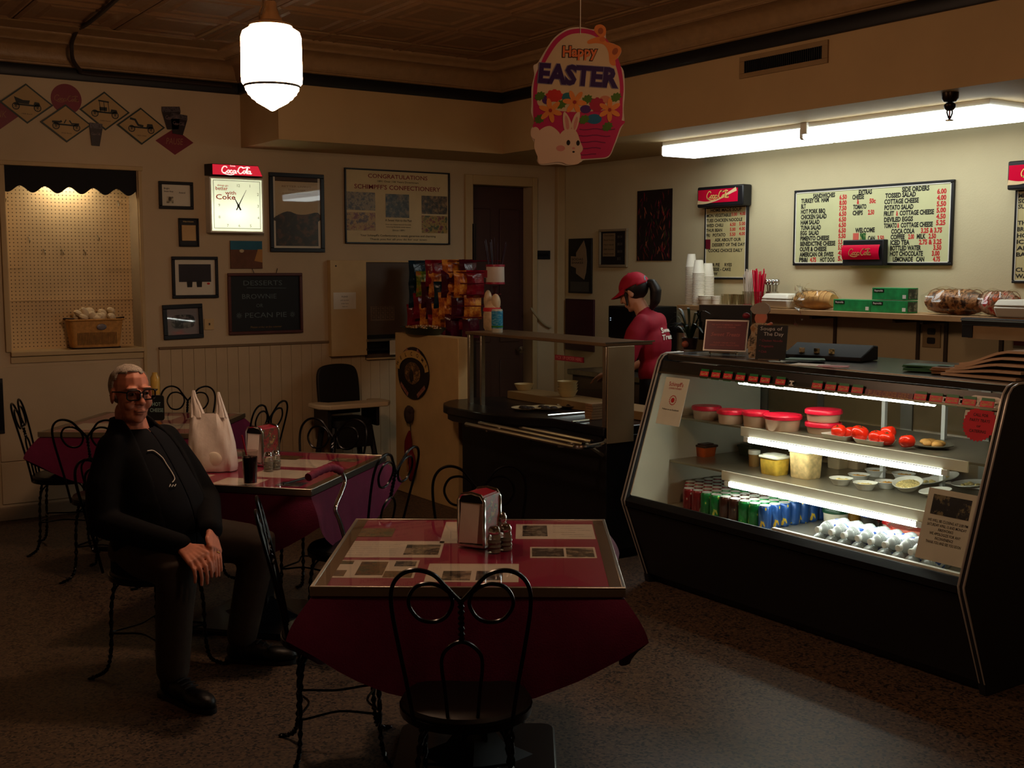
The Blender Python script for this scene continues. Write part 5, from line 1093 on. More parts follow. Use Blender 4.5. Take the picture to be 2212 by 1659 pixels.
for i, (cx, cy, pw, ph, cc) in enumerate(((-.36, .07, .27, .25, [(80, 66, 44), (160, 136, 90), (60, 50, 40)]), (-.36, -.21, .27, .25, [(120, 50, 30), (190, 150, 70), (80, 50, 40)]), (-.01, .02, .23, .33, [(30, 32, 30), (70, 70, 60), (130, 110, 80)]), (.36, .05, .26, .26, [(40, 40, 30), (90, 70, 50), (150, 120, 80)]), (.36, -.23, .26, .25, [(60, 70, 30), (180, 150, 70), (110, 30, 50)]))):
    photo(e, cx * w_, cy * h_, pw * w_, ph * h_, mat_photo(f'poster_photo_{i}', cc, 22, seed=i * 3), 'printed_photo', z=.0085)
# little folk painting
e, w_, h_ = back_frame('small_painting', (496, 520), (566, 580), .001); tag(e, 'small unframed painting with blue sky above the dessert chalkboard', 'painting')
MB().box((0, 0, .006), (w_, h_, .012)).obj('canvas', mat('painting_earth', (104, 66, 46), .7, var=.15, scale=20), e); MB().box((0, h_ * .34, .0125), (w_, h_ * .32, .001)).obj('painted_sky', mat('painting_blue', (40, 104, 128), .7, var=.1), e)
MB().prism([(w_ * .5, h_ * .2), (w_ * .5, -h_ * .28), (w_ * .24, -h_ * .22), (w_ * .36, h_ * .2)], .0125, .0135).obj('painted_house', mat('painting_ochre', (180, 130, 70), .7), e); MB().ell((-w_ * .15, h_ * .14, .0125), (.018, .014, .001)).obj('painted_cloud', mat('painting_cream', (196, 176, 140), .7), e)
# dessert chalkboard
e, w_, h_ = back_frame('chalkboard', (490, 590), (653, 718), .001); tag(e, 'brown-framed dessert chalkboard with dark chalk lettering on the back wall', 'chalkboard'); bw = .022; f = MB()
for (c, d) in (((0, h_ / 2 - bw / 2, .012), (w_, bw, .024)), ((0, -h_ / 2 + bw / 2, .012), (w_, bw, .024)), ((-w_ / 2 + bw / 2, 0, .012), (bw, h_ - 2 * bw, .024)), ((w_ / 2 - bw / 2, 0, .012), (bw, h_ - 2 * bw, .024))): f.box(c, d)
f.obj('frame', mat('frame_mahogany', (84, 40, 30), .4, var=.15), e, bevel=.004); MB().box((0, 0, .005), (w_ - .04, h_ - .04, .008)).obj('slate', mat('slate_black', (12, 14, 16), .6), e, smooth=False)
write(e, [('DESSERTS', -.02, h_ * .3, .036, dict(width=w_ * .52, align='C', bold=0)), ('BROWNIE', -.05, h_ * .08, .036, dict(width=w_ * .46, align='C', bold=0)), ('OR', -.05, -h_ * .06, .026, dict(width=w_ * .09, align='C', bold=0)), ('PECAN PIE', 0, -h_ * .23, .038, dict(width=w_ * .56, align='C', bold=0))], mat('dim_chalk', (96, 110, 112), .8), z=.0105)
t_ = MB()
for (x_, y_) in ((-.36, -.19), (.36, -.19)):
    for q in range(9): a = q * .7; t_.ribbon([(x_ * w_ + .022 * math.cos(a), y_ * h_ + .022 * math.sin(a)), (x_ * w_ + .006 * math.cos(a + 2), y_ * h_ + .006 * math.sin(a + 2))], .004, 0, .0105)
t_.ribbon([(-w_ * .25, h_ * .26), (w_ * .28, h_ * .25)], .003, 0, .0105); t_.obj('chalk_doodle', mat('dim_chalk'), e, smooth=False)
write(e, [('Please order at the counter', 0, -h_ * .4, .014, dict(width=w_ * .42, align='C'))], mat('gold_chalk', (120, 96, 60), .8), z=.0105)
MB().tube([(-w_ * .15, h_ / 2, .01), (-w_ * .17, h_ / 2 + .035, .004)], .003, 5).tube([(w_ * .15, h_ / 2, .01), (w_ * .17, h_ / 2 + .035, .004)], .003, 5).obj('hanger', M_BLACKM, e)
# switch plate
e, w_, h_ = back_frame('switch_plate', (441, 689), (462, 712), .001); tag(e, 'beige light switch plate right of the oval framed print', 'switch'); MB().box((0, 0, .003), (w_, h_, .006)).obj('plate', M_CREAM, e, bevel=.002); MB().box((0, .002, .01), (.008, .016, .012)).obj('toggle', mat('dark_toggle', (60, 44, 34), .4), e)
# diamond signs with antique cars, high on the wall
def wheel(mb, x, y, r, z):
    mb.ribbon([(x + r * math.cos(a), y + r * math.sin(a)) for a in [2 * math.pi * k / 18 for k in range(19)]], r * .28, 0, z)
    for k in range(4): a = math.pi * k / 4; mb.ribbon([(x - r * math.cos(a), y - r * math.sin(a)), (x + r * math.cos(a), y + r * math.sin(a))], r * .1, 0, z)
M_SIGNC = mat('sign_cream', (176, 146, 98), .6, var=.05); M_SGREEN = mat('sign_green', (18, 38, 28), .5)
def diamond(cx, cy, L, Rr, Tt, Bb, label, car):
    p = onY(cx, cy, YB); hw = (onY(Rr, cy, YB).x - onY(L, cy, YB).x) / 2; hh = (onY(cx, Tt, YB).z - onY(cx, Bb, YB).z) / 2
    lift = .004 + .006 * (car % 2)
    e = empty('diamond_sign', (p.x, YB - lift, p.z), (R(90), 0, 0)); tag(e, label, 'sign', 'antique car diamond signs')
    MB().prism([(0, hh), (-hw, 0), (0, -hh), (hw, 0)], -.003, .003).obj('border', M_SGREEN, e, smooth=False); k = .9
    MB().prism([(0, hh * k), (-hw * k, 0), (0, -hh * k), (hw * k, 0)], .003, .0038).obj('panel', M_SIGNC, e, smooth=False)
    c = MB(); z = .0046; s = hw * .42
    wheel(c, -s * .95, -s * .28, s * .3, z); wheel(c, s * .95, -s * .36, s * .3, z)
    c.ribbon([(-s * 1.1, -s * .1), (s * 1.1, -s * .18)], s * .16, 0, z)
    if car == 0: c.prism([(-s * 1.1, s * .6), (-s * .9, 0), (s * .2, -s * .05), (s * .3, s * .3), (-s * .3, s * .3), (-s * .7, s * .45)], z - .001, z); c.prism([(s * .6, -.1 * s), (s * 1.2, -.1 * s), (s * 1.1, s * .15), (s * .7, s * .2)], z - .001, z)
    if car == 1: c.ribbon([(-s * 1.3, s * .1), (-s * .6, s * .1), (-s * .4, s * .2)], s * .2, 0, z); c.ribbon([(-s * .2, s * .0), (0, s * .35)], s * .1, 0, z); c.ribbon([(s * .3, s * .3), (s * .5, 0), (s * 1.2, 0)], s * .14, 0, z)
    if car == 2:
        c.ribbon([(-s * .6, s * .95), (s * .4, s * .85)], s * .14, 0, z)
        for q in (-.5, -.1, .3): c.ribbon([(q * s, s * .9), (q * s + .1 * s, -s * .1)], s * .06, 0, z)
        c.prism([(-s * .5, 0), (s * .2, 0), (s * .2, s * .35), (-s * .5, s * .35)], z - .001, z); c.prism([(s * .5, -.1 * s), (s * 1.2, -.1 * s), (s * 1.1, s * .15), (s * .6, s * .2)], z - .001, z)
    if car == 3: c.ribbon([(-s * 1.1, s * .7), (-s * .6, s * .6), (-s * .3, s * .1), (s * .2, 0)], s * .22, 0, z); c.prism([(s * .5, -.1 * s), (s * 1.2, -.1 * s), (s * 1.1, s * .25), (s * .6, s * .25)], z - .001, z)
    put_text(c, ['1908 Buick', '1910 Stutz', '1909 Ford', '1903 Olds'][car], 0, -hh * .55, .01, width=hw * .4, align='C', z=z, bold=0)
    c.obj('car_print', mat('sign_ink', (22, 30, 30), .6), e, smooth=False); return e
diamond(57, 224, -1, 116, 181, 268, 'leftmost green-bordered diamond sign with an antique car', 0)
diamond(142, 267, 83, 194, 226, 308, 'lower green-bordered diamond sign with a long open car, left of the printed cola glass', 1)
diamond(226, 240, 172, 281, 197, 281, 'green-bordered diamond sign with a canopied car, right of the red disc', 2)
diamond(304, 273, 252, 356, 233, 313, 'rightmost green-bordered diamond sign with an antique car', 3)
def disc_at(px, py, rpx): p = onY(px, py, YB); return p, onY(px + rpx, py, YB).x - p.x
p, r = disc_at(143, 214, 33); e = empty('disc_sign', (p.x, YB - .003, p.z), (R(90), 0, 0)); tag(e, 'round red soft-drink disc sign among the diamond car signs', 'sign'); M_DRED = mat('sign_red', (116, 14, 38), .5)
MB().lathe([(0, -.003), (r, -.003), (r, .0), (0, .0)], 40).obj('disc', M_DRED, e, smooth=False); t_ = MB(); put_script(t_, 0, 0, r * 1.6, z=.001, wt=.16); t_.obj('script', mat('dull_gold', (150, 100, 70), .6), e, smooth=False)
for (cx, cy, L, Rr, Tt, Bb, lb, tx) in ((377, 306, 336, 418, 276, 333, 'red diamond sign reading PAUSE at the right end of the car signs', 'PAUSE'), (-10, 246, -62, 44, 208, 286, 'red diamond sign cut by the left edge below the first car sign', 'DRINK')):
    p = onY(cx, cy, YB); hw = (onY(Rr, cy, YB).x - onY(L, cy, YB).x) / 2; hh = (onY(max(cx, 0), Tt, YB).z - onY(max(cx, 0), Bb, YB).z) / 2
    e = empty('red_diamond_sign', (p.x, YB - .003, p.z), (R(90), 0, 0)); tag(e, lb, 'sign'); MB().prism([(0, hh), (-hw, 0), (0, -hh), (hw, 0)], -.003, 0).obj('panel', M_DRED, e, smooth=False)
    t_ = MB(); put_text(t_, tx, 0, -.02, .045, width=hw * .9, align='C', z=.001, shear=.2, bold=0); t_.obj('lettering', mat('dull_gold'), e, smooth=False)
def glass_sign(cx, cy, wpx, tpx, bpx, label, rz=0, twin=False):
    p = onY(cx, cy, YB); w_ = onY(cx + wpx, cy, YB).x - p.x; h_ = onY(cx, tpx, YB).z - onY(cx, bpx, YB).z
    e = empty('glass_shaped_sign', (p.x, YB - .014, p.z), (R(90), 0, 0)); tag(e, label, 'sign')
    m1 = mat('cola_print', (30, 18, 22), .4, var=.3, scale=30)
    def one(ox, oy, s, r_):
        T = Matrix.Translation((ox, oy, 0)) @ Matrix.Rotation(r_, 4, 'Z') @ Matrix.Diagonal((s, s, 1, 1))
        MB().prism([(-.3 * w_, -h_ / 2), (.3 * w_, -h_ / 2), (.5 * w_, h_ * .3), (.48 * w_, h_ / 2), (-.48 * w_, h_ / 2), (-.5 * w_, h_ * .3)], -.002, .002, T).obj('glass_shape', m1, e)
        MB().prism([(-.49 * w_, h_ * .26), (.49 * w_, h_ * .26), (.48 * w_, h_ * .5), (-.48 * w_, h_ * .5)], .002, .003, T).obj('ice_print', mat_photo('ice_print', [(40, 34, 40), (90, 84, 90), (30, 20, 24)], 60), e)
        t_ = MB(); put_script(t_, 0, h_ * .02, w_ * .7, z=.0035, M=T); t_.obj('script', mat('pale_ink', (120, 100, 104), .6), e, smooth=False)
    if twin: one(-.12 * w_, .1 * h_, .8, R(4)); one(.16 * w_, -.1 * h_, .72, R(-6))
    else: one(0, 0, 1, R(-3))
glass_sign(206, 291, 28, 267, 316, 'dark cut-out sign shaped like a glass of cola below the diamond signs')
glass_sign(376, 262, 50, 232, 293, 'dark cut-out sign shaped like two cola glasses above the red PAUSE sign', twin=True)
# dark plaque at the far left edge
e, w_, h_ = back_frame('dark_panel', (-14, 818), (10, 936), .001); tag(e, 'dark panel on the wall at the left edge below the alcove', 'panel'); MB().box((0, 0, .008), (w_, h_, .016)).obj('board', M_BLACK, e, bevel=.003); MB().box((0, 0, .017), (w_ * .8, h_ * .86, .002)).obj('inset', M_BLACKM, e)
# basket in the alcove
p = onY(205, 742, YB + .1); o = empty('basket', (p.x, YB + .1, AZ0 + .001)); tag(o, 'woven basket with an oval badge full of white tissue in the alcove', 'basket')
wM = mat('wicker', (186, 134, 68), .7, var=.2, scale=40); bw, bd, bh = .185, .075, .2
bx = MB(); n = 32; vs = []; lv = 9
for j in range(lv):
    t = j / (lv - 1); s = .86 + .14 * t
    for (u, v) in rrect(2 * bw * s, 2 * bd * s, .03, 7): vs.append((u, v, bh * t))
n = len(vs) // lv; fs = [tuple(reversed(range(n)))] + [(j * n + i, j * n + (i + 1) % n, (j + 1) * n + (i + 1) % n, (j + 1) * n + i) for j in range(lv - 1) for i in range(n)]
bx.add(vs, fs); bx.obj('basket_body', wM, o)
st = None
for k in range(26):
    x_ = -.13 + .26 * k / 25; sm = MB().box((x_, -bd * .93 - .003, .07), (.0035, .003, .085)); sm.obj('slat', mat('wicker_dark', (90, 74, 36), .7), o)
rm = MB(); rm.tube([(u, v, bh) for (u, v) in rrect(2 * bw + .01, 2 * bd + .01, .03, 6)], .007, 6, closed=True); rm.obj('rim', wM, o); rb = MB(); rb.tube([(u, v, .004) for (u, v) in rrect(2 * bw * .88, 2 * bd * .88, .03, 6)], .006, 6, closed=True); rb.obj('bottom_rim', mat('wicker_base', (40, 26, 16), .7), o)
MB().ell((.03, -bd - .004, .15), (.034, .003, .022)).obj('badge', mat('badge_grey', (110, 104, 110), .4, metal=.4), o)
for s_ in (-1, 1): MB().tube(spline([(s_ * bw, 0, bh), (s_ * (bw + .02), 0, bh + .01), (s_ * (bw - .04), -.04, bh + .006)], 4), .007, 6).obj('handle', mat('handle_dark', (50, 30, 16), .5), o)
tis = MB()
for k in range(16): tis.ell((random.uniform(-.13, .13), random.uniform(-.03, .03), bh + .01 + random.uniform(-.01, .05)), (random.uniform(.03, .05), .03, random.uniform(.02, .035)), Euler((random.random(), random.random(), random.random())).to_matrix(), nu=7, nv=5)
tis.obj('tissue_paper', mat('tissue', (226, 206, 170), .8, bump=.5, bscale=30), o)
# --- wall cabinet board with notes
e, w_, h_ = back_frame('wall_board', (706, 562), (786, 766), .001); tag(e, 'tall cream board on the back wall holding a small paper notice', 'board'); MB().box((0, 0, .03), (w_, h_, .06)).obj('board', M_CREAM, e, bevel=.003); MB().lathe([(0, 0), (.006, 0), (.006, .004), (0, .005)], 8, (-w_ * .35, h_ * .44, .06)).obj('screw', M_BLACKM, e)
e2, w2, h2 = back_frame('paper_notice', (720, 632), (769, 667), .062); tag(e2, 'small pale paper notice pinned to the cream wall board', 'notice'); MB().box((0, 0, .001), (w2, h2, .001)).obj('sheet', M_PAPER, e2, smooth=False); write(e2, [('PLEASE', 0, h2 * .2, .012, dict(align='C', bold=0)), ('pick up your', 0, 0, .01, dict(align='C', bold=0)), ('order here', 0, -h2 * .2, .01, dict(align='C', bold=0)), ('thank you', 0, -h2 * .38, .008, dict(align='C', bold=0))], M_INK, z=.002)
e, w_, h_ = back_frame('wall_cabinet', (785, 563), (1000, 766), .001); tag(e, 'grey wall cabinet recessed beside the cream board behind the chip rack', 'cabinet')
MB().box((0, 0, .012), (w_, h_, .024)).obj('back', mat('cabinet_grey', (84, 66, 50), .5), e); MB().box((0, h_ / 2 - .006, .02), (w_, .012, .04)).obj('top_rail', M_CREAM, e); MB().box((0, -h_ / 2 + .006, .02), (w_, .012, .04)).obj('bottom_rail', M_CREAM, e)
e2, w2, h2 = back_frame('schedule_grid', (800, 662), (852, 692), .026); tag(e2, 'small printed grid sheet on the grey wall cabinet', 'sheet'); MB().box((0, 0, .0005), (w2, h2, .001)).obj('sheet', mat('sheet_grey', (110, 90, 72), .7), e2, smooth=False); g = MB()
for i in range(5):
    for j in range(3): g.ribbon([(-w2 * .42 + i * w2 * .19, -h2 * .35 + j * h2 * .3), (-w2 * .3 + i * w2 * .19, -h2 * .35 + j * h2 * .3), (-w2 * .3 + i * w2 * .19, -h2 * .15 + j * h2 * .3), (-w2 * .42 + i * w2 * .19, -h2 * .15 + j * h2 * .3), (-w2 * .42 + i * w2 * .19, -h2 * .35 + j * h2 * .3)], .003, 0, .0015)
g.obj('grid_print', M_INK, e2, smooth=False)
e, w_, h_ = back_frame('wall_file', (787, 724), (858, 760), .026); tag(e, 'black two-slot wall file under the grey wall cabinet', 'wall file')
MB().box((0, 0, .01), (w_, h_, .02)).obj('back', M_BLACK, e); 
for k in (0, 1): MB().box((0, h_ * (.22 - .5 * k), .04), (w_, h_ * .12, .06)).obj('shelf', M_STEEL if k == 0 else M_BLACK, e)
MB().box((w_ * .3, -h_ * .2, .08), (w_ * .35, h_ * .8, .002)).obj('paper', M_PAPER, e)
# ================================================================== HIGH CHAIR beside the half wall
hc = empty('high_chair', (3.88, 7.93, 0)); tag(hc, 'black plastic high chair with a white tray against the back wall', 'high chair'); M_HC = mat('highchair_black', (15, 16, 20), .5)
bk = [(-.17, 0), (-.175, .2), (-.165, .32), (-.12, .37), (0, .385), (.12, .37), (.165, .32), (.175, .2), (.17, 0)]
MB().prism(spline(bk, 4), -.015, .02, Matrix.Translation((0, .12, .58)) @ Matrix.Rotation(R(82), 4, 'X')).obj('backrest', M_HC, hc, bevel=.008)
MB().rbox((0, .02, .53), (.34, .3, .06), .06).obj('seat', M_HC, hc, bevel=.01); MB().prism([(-.3, -.14), (-.24, -.22), (.24, -.22), (.3, -.14), (.3, .04), (.2, .06), (.16, -.02), (-.16, -.02), (-.2, .06), (-.3, .04)], .655, .69).obj('tray', mat('tray_white', (214, 196, 164), .4), hc, bevel=.008)
for s_ in (-1, 1): MB().box((s_ * .2, 0, .58), (.03, .26, .16)).obj('armrest', M_HC, hc, bevel=.008)
for (sx, sy) in ((1, 1), (-1, 1), (1, -1), (-1, -1)): MB().tube([(.15 * sx, .1 * sy + .02, .5), (.21 * sx, .16 * sy + .01, .01)], [.024, .02], 8).obj('leg', M_HC, hc)
MB().box((0, -.14, .22), (.36, .05, .02)).obj('footrest', M_HC, hc, bevel=.005); MB().box((0, -.13, .43), (.3, .02, .16)).obj('front_apron', M_HC, hc, bevel=.006)
# ================================================================== HALF WALL
HX = 4.2; hy0, hy1, hz = 6.83, 7.74, 1.21
hwall = struct(MB().b2((HX, hy0, 0), (HX + .12, hy1, hz)).obj('wall_partition', mat('partition_paint', (200, 166, 112), .65, var=.06), bevel=.004))
def half_at(px, py): return onX(px, py, HX)
# welcome plaque
p = half_at(895, 806); ry = (half_at(862, 806).y - half_at(928, 806).y) / 2; rz_ = (half_at(895, 749).z - half_at(895, 862).z) / 2
e = empty('welcome_plaque', (HX - .001, p.y, p.z), (R(90), 0, R(-90))); tag(e, 'oval dark welcome plaque with a cream banner on the half wall', 'plaque')
def oval(rx, ry_, n=36): return [(rx * math.cos(2 * math.pi * k / n), ry_ * math.sin(2 * math.pi * k / n)) for k in range(n)]
MB().prism(oval(ry, rz_), 0, .014).obj('board', mat('plaque_dark', (30, 20, 20), .5, var=.2), e, bevel=.004)
for s_ in (-1, 1):
    for q in range(2): MB().ribbon([(s_ * ry * .3, rz_ * .9), (s_ * ry * .95, rz_ * .3)] if q else [(s_ * ry * .8, -rz_ * .45), (s_ * ry * .3, -rz_ * .85)], .03, 0, .0155).obj('painted_ribbon', mat_photo('checked_red', [(130, 50, 46), (180, 130, 110)], 60), e, smooth=False)
ar = [(ry * .95 * math.cos(R(a)), rz_ * .12 + rz_ * .62 * math.sin(R(a))) for a in range(0, 181, 15)]; MB().ribbon(ar, .055, 0, .02).obj('banner', mat('banner_cream', (206, 166, 96), .6), e, smooth=False)
t_ = MB()
for k, chh in enumerate('WELCOME'): a = 158 - k * 22.5; put_text(t_, chh, ry * .95 * math.cos(R(a)), rz_ * .12 + rz_ * .62 * math.sin(R(a)) - .014, .028, align='C', z=.0215, rot=R((a - 90) * .7))
t_.obj('lettering', M_INK, e, smooth=False); MB().prism(oval(ry * .5, rz_ * .42), .014, .018).obj('painted_figure', mat_photo('plaque_fig', [(120, 84, 50), (60, 40, 30), (170, 130, 80)], 30), e, smooth=False); MB().ell((-.01, -.02, .018), (.03, .05, .008)).obj('relief', mat('relief_dark', (40, 32, 30), .5), e)
# hanging chili pepper decoration
p = half_at(890, 895); e = empty('chili_ornament', (HX - .012, p.y, p.z), (R(90), 0, R(-90))); tag(e, 'hanging red chili pepper ornament with a dark bow on the half wall', 'ornament')
MB().ell((0, 0, .015), (.055, .07, .03)).ell((.02, .03, .015), (.04, .035, .025)).obj('bow', mat('bow_dark', (60, 44, 36), .8, var=.3, scale=30), e)
MB().tube([(.01, -.05, .01), (.02, -.14, .012)], .003, 5).obj('cord', M_BLACK, e)
cm_ = mat('chili_red', (104, 14, 30), .25)
for (pts, rs) in (([(.02, -.12, .02), (.0, -.2, .02), (.005, -.3, .02), (.03, -.38, .02)], [.008, .03, .034, .01]), ([(.03, -.24, .025), (.06, -.3, .03), (.075, -.39, .03), (.06, -.46, .03), (.035, -.49, .025)], [.006, .026, .03, .026, .008])):
    s = spline(pts, 6); n = len(s); MB().tube(s, [rs[min(len(rs) - 1, int(i / (n - 1) * (len(rs) - 1)))] + (rs[min(len(rs) - 1, int(i / (n - 1) * (len(rs) - 1)) + 1)] - rs[min(len(rs) - 1, int(i / (n - 1) * (len(rs) - 1)))]) * ((i / (n - 1) * (len(rs) - 1)) % 1) for i in range(n)], 10).obj('chili', cm_, e)
MB().tube(spline([(.06, -.26, .05), (.05, -.32, .06), (.05, -.38, .06), (.045, -.42, .055)], 4), .005, 6).obj('raffia', mat('raffia', (150, 90, 30), .8), e)
# green tray on the half wall
p = onX(917, 720, HX + .06); o = empty('candy_tray', (HX + .05, p.y, hz)); tag(o, 'oval green-grey tray of small candies on top of the half wall', 'tray')
tg = MB(); pr = [(.7, 0), (.76, .004), (1, .05), (1.03, .052), (.98, .048), (.74, .012), (0, .012)]
tg.lathe([(r * 1, z) for (r, z) in [(0, 0)] + pr], 30, sx=.13, sy=.25); tg.obj('tray', mat('tray_green', (50, 62, 54), .5), o)
cd_ = MB()
for k in range(60): a = random.uniform(0, 6.28); d = math.sqrt(random.random()); cd_.ell((.1 * d * math.cos(a), .2 * d * math.sin(a), .045 + .012 * (1 - d) + random.uniform(0, .01)), (.012, .012, .009), nu=6, nv=4)
cd_.obj('candies', mat_photo('candy_mix', [(60, 80, 30), (170, 90, 40), (190, 160, 90)], 50), o)
# ================================================================== SERVING COUNTER WITH SNEEZE GUARD
GX = 4.15; gy0, gy1 = 5.13, 6.80; gz0, gz1 = .75, 1.27
sc_ = empty('serving_counter', (GX + .3, (gy0 + gy1) / 2, 0)); tag(sc_, 'dark cafeteria serving counter with glass guard and chrome tray rails', 'counter'); so = sc_.location.copy()
def ks(mb, name, m, par=None, **k):
    for i, v in enumerate(mb.v): mb.v[i] = v - so
    return mb.obj(name, m, par or sc_, **k)
M_CTR = mat('counter_dark', (22, 22, 26), .4, var=.1)
ks(MB().b2((GX, gy0, .06), (GX + .62, gy1 - .1, gz0 - .02)), 'body', M_CTR, bevel=.004); ks(MB().b2((GX + .05, gy0 + .03, 0), (GX + .58, gy1 - .14, .06)), 'plinth', M_BLACK)
M_SLAB = mat('slab_black', (12, 12, 15), .3, var=.05)
sl_ = [(GX + .62, gy0), (GX - .02, gy0), (GX - .02, 5.62), (GX - .16, 5.8), (GX - .22, 6.1)] + [(GX + .18 + .42 * math.cos(R(a)), 6.42 + .46 * math.sin(R(a))) for a in range(170, 9, -16)] + [(GX + .62, 6.3)]
ks(MB().prism(sl_, gz0 - .02, gz0 + .035), 'counter_top', M_SLAB, bevel=.008); ks(MB().prism([(x * .96 + (GX + .3) * .04, y * .96 + 6.0 * .04) for (x, y) in sl_], gz0 - .06, gz0 - .02), 'under_edge', M_BLACK)
# guard: posts, glass, top shelf, end panel
for (y, w_) in ((gy0 + .02, .035), (gy1 - .19, .03), (gy1 - .34, .016)): ks(MB().b2((GX - .005, y - w_ / 2, gz0 + .03), (GX + .03, y + w_ / 2, gz1 - .02)), 'post', M_STEEL, bevel=.004)
ks(MB().b2((GX + .005, gy0 + .04, gz0 + .036), (GX + .011, gy1 - .2, gz1 - .02)), 'guard_glass', M_GLASS, smooth=False)
ks(MB().b2((GX - .01, gy0, gz1 - .02), (GX + .34, gy1 - .16, gz1)), 'top_shelf', mat('guard_shelf', (120, 96, 70), .35, metal=.4), bevel=.003)
ks(MB().b2((GX - .012, gy0, gz1 - .004), (GX + .36, gy0 + .01, gz1 + .004)), 'shelf_edge', M_STEEL)
ks(MB().b2((GX, gy0 - .006, gz0 - .06), (GX + .2, gy0, gz1 - .02)), 'end_panel', mat('panel_satin', (168, 150, 118), .45, metal=.35), smooth=False, bevel=.003)
ks(MB().b2((GX + .36, gy0 + .1, gz0 + .036), (GX + .6, gy1 - .12, gz0 + .09)), 'back_ledge', mat('ledge_wood', (150, 118, 78), .5), bevel=.004)
p = onX(1230, 775, GX); pa, pb = onX(1200, 766, GX), onX(1261, 784, GX)
sg = ks(MB().b2((GX - .004, pb.y, pb.z), (GX + .003, pa.y, pa.z)), 'pickup_sign', mat('pickup_red', (130, 22, 46), .4)); t_ = MB(); put_text(t_, 'PICK UP ORDER HERE', 0, -.008, .02, width=(pa.y - pb.y) * .9, align='C', z=.001); MSG = Matrix.Translation((GX - .0045, (pa.y + pb.y) / 2, (pa.z + pb.z) / 2)) @ Euler((R(90), 0, R(-90))).to_matrix().to_4x4()
t_.v = [MSG @ v for v in t_.v]; ks(t_, 'pickup_lettering', mat('pickup_ink', (186, 110, 110), .6), sg, smooth=False)
# tray rails
rz0 = .72
for i, x in enumerate((3.82, 3.92, 4.02)): ks(MB().tube([(x, 6.12, rz0), (x, 5.0 + .05 * i, rz0)], .013, 8), 'tray_rail', M_CHROME)
ks(MB().tube(spline([(3.82, 5.02, rz0), (3.85, 4.965, rz0), (4.0, 4.99, rz0), (4.1, 5.08, rz0)], 4), .013, 8), 'rail_end', M_CHROME)
for y in (5.16, 5.9): ks(MB().tube([(3.83, y, rz0 - .014), (4.02, y, rz0 - .02), (4.15, y, rz0 - .1)], .012, 6), 'rail_bracket', M_STEEL)
# plates, bowls, cutlery behind the guard
for i, (px, py, r, lb) in enumerate(((1138, 884, .1, 'left oval white plate with dark food on the serving counter'), (1178, 884, .105, 'middle white plate with dark food on the serving counter'), (1232, 880, .085, 'right white plate behind the glass on the serving counter'))):
    p = onZ(px, py, gz0 + .04); o = empty('serving_plate', (p.x, p.y, gz0 + .036 + .003 * i)); tag(o, lb, 'plate', 'plates on the serving counter'); MB().lathe([(0, 0), (r * .65, 0), (r, .014), (r * 1.02, .017), (r * .66, .006), (0, .005)], 26).obj('plate', mat('plate_cream', (196, 172, 134), .35), o)
    f = MB()
    for q in range(7): f.ell((random.uniform(-.4, .4) * r, random.uniform(-.5, .5) * r, .012), (r * .22, r * .26, .012), nu=8, nv=5)
    f.obj('food', mat('dark_food', (40, 26, 22), .6, var=.4, scale=40), o)
for i, (px, py, n, lb) in enumerate(((1132, 838, 1, 'single cream bowl on the ledge behind the guard glass'), (1226, 850, 4, 'stack of cream bowls on the ledge behind the guard glass'))):
    p = onX(px, py, GX + .48); o = empty('bowl_stack', (p.x, p.y, gz0 + .091)); tag(o, lb, 'bowls')
    for q in range(n): MB().lathe([(0, 0), (.045, 0), (.068, .045), (.07, .045), (.048, .004), (0, .004)], 20, (0, 0, .02 * q)).obj('bowl', mat('bowl_cream', (206, 180, 130), .5), o)
for i, (pa, pb) in enumerate((((1183, 897), (1270, 890)), ((1236, 911), (1272, 907)))):
    a, b = onZ(*pa, gz0 + .044), onZ(*pb, gz0 + .044); o = MB().tube([a, b], .006, 6).obj('serving_utensil', M_CHROME); tag(o, ['long', 'short'][i] + ' chrome serving utensil lying beside the plates on the counter', 'utensil')
p = onZ(1280, 905, gz0 + .036); o = empty('napkin_stack', (p.x + .02, p.y, gz0 + .036)); tag(o, 'stack of brown napkins at the near end behind the guard glass', 'napkins')
for q in range(6): MB().box((random.uniform(-.004, .004), 0, .008 + .016 * q), (.1, .07, .014), random.uniform(-.05, .05)).obj('napkin', mat('kraft'), o)
# --- things on the guard shelf: bread bag, blue bottle, cup of straws
p = onX(1063, 716, GX + .2); o = empty('bread_bag', (GX + .2, p.y, gz1 + .001)); tag(o, 'pale clear bag of bread standing on the guard shelf behind the blue bottle', 'bag')
b = MB(); b.lathe([(0, 0), (.05, 0), (.06, .02), (.062, .1), (.054, .16), (.03, .2), (0, .21)], 16); b.ell((-.01, .035, .2), (.03, .03, .075)).ell((.01, -.03, .19), (.034, .034, .06)).obj('bag', mat('bread_bag_plastic', (206, 178, 140), .4, var=.25, scale=20, bump=.4, bscale=30), o); MB().lathe([(.062, .13), (.0635, .132), (.06, .155), (.0585, .156)], 16).obj('print_band', M_REDINK, o)
p = onX(1074, 719, GX + .06); o = empty('blue_bottle', (GX + .06, p.y, gz1 + .001)); tag(o, 'blue labelled squeeze bottle standing on the guard shelf', 'bottle')
MB().lathe([(0, 0), (.034, 0), (.037, .006), (.037, .145), (.034, .155), (0, .155)], 18).obj('bottle', mat('bottle_body', (190, 186, 168), .3), o); MB().lathe([(.0375, .03), (.038, .032), (.038, .142), (.0375, .144)], 18).obj('label_wrap', mat_photo('blue_label', [(20, 110, 160), (30, 140, 180), (120, 170, 190)], 30, stretch=(1, 1, 3)), o); MB().lathe([(.0382, .036), (.0384, .037), (.0384, .046), (.0382, .047)], 18).obj('label_stripe', mat('label_green', (40, 120, 40), .5), o)
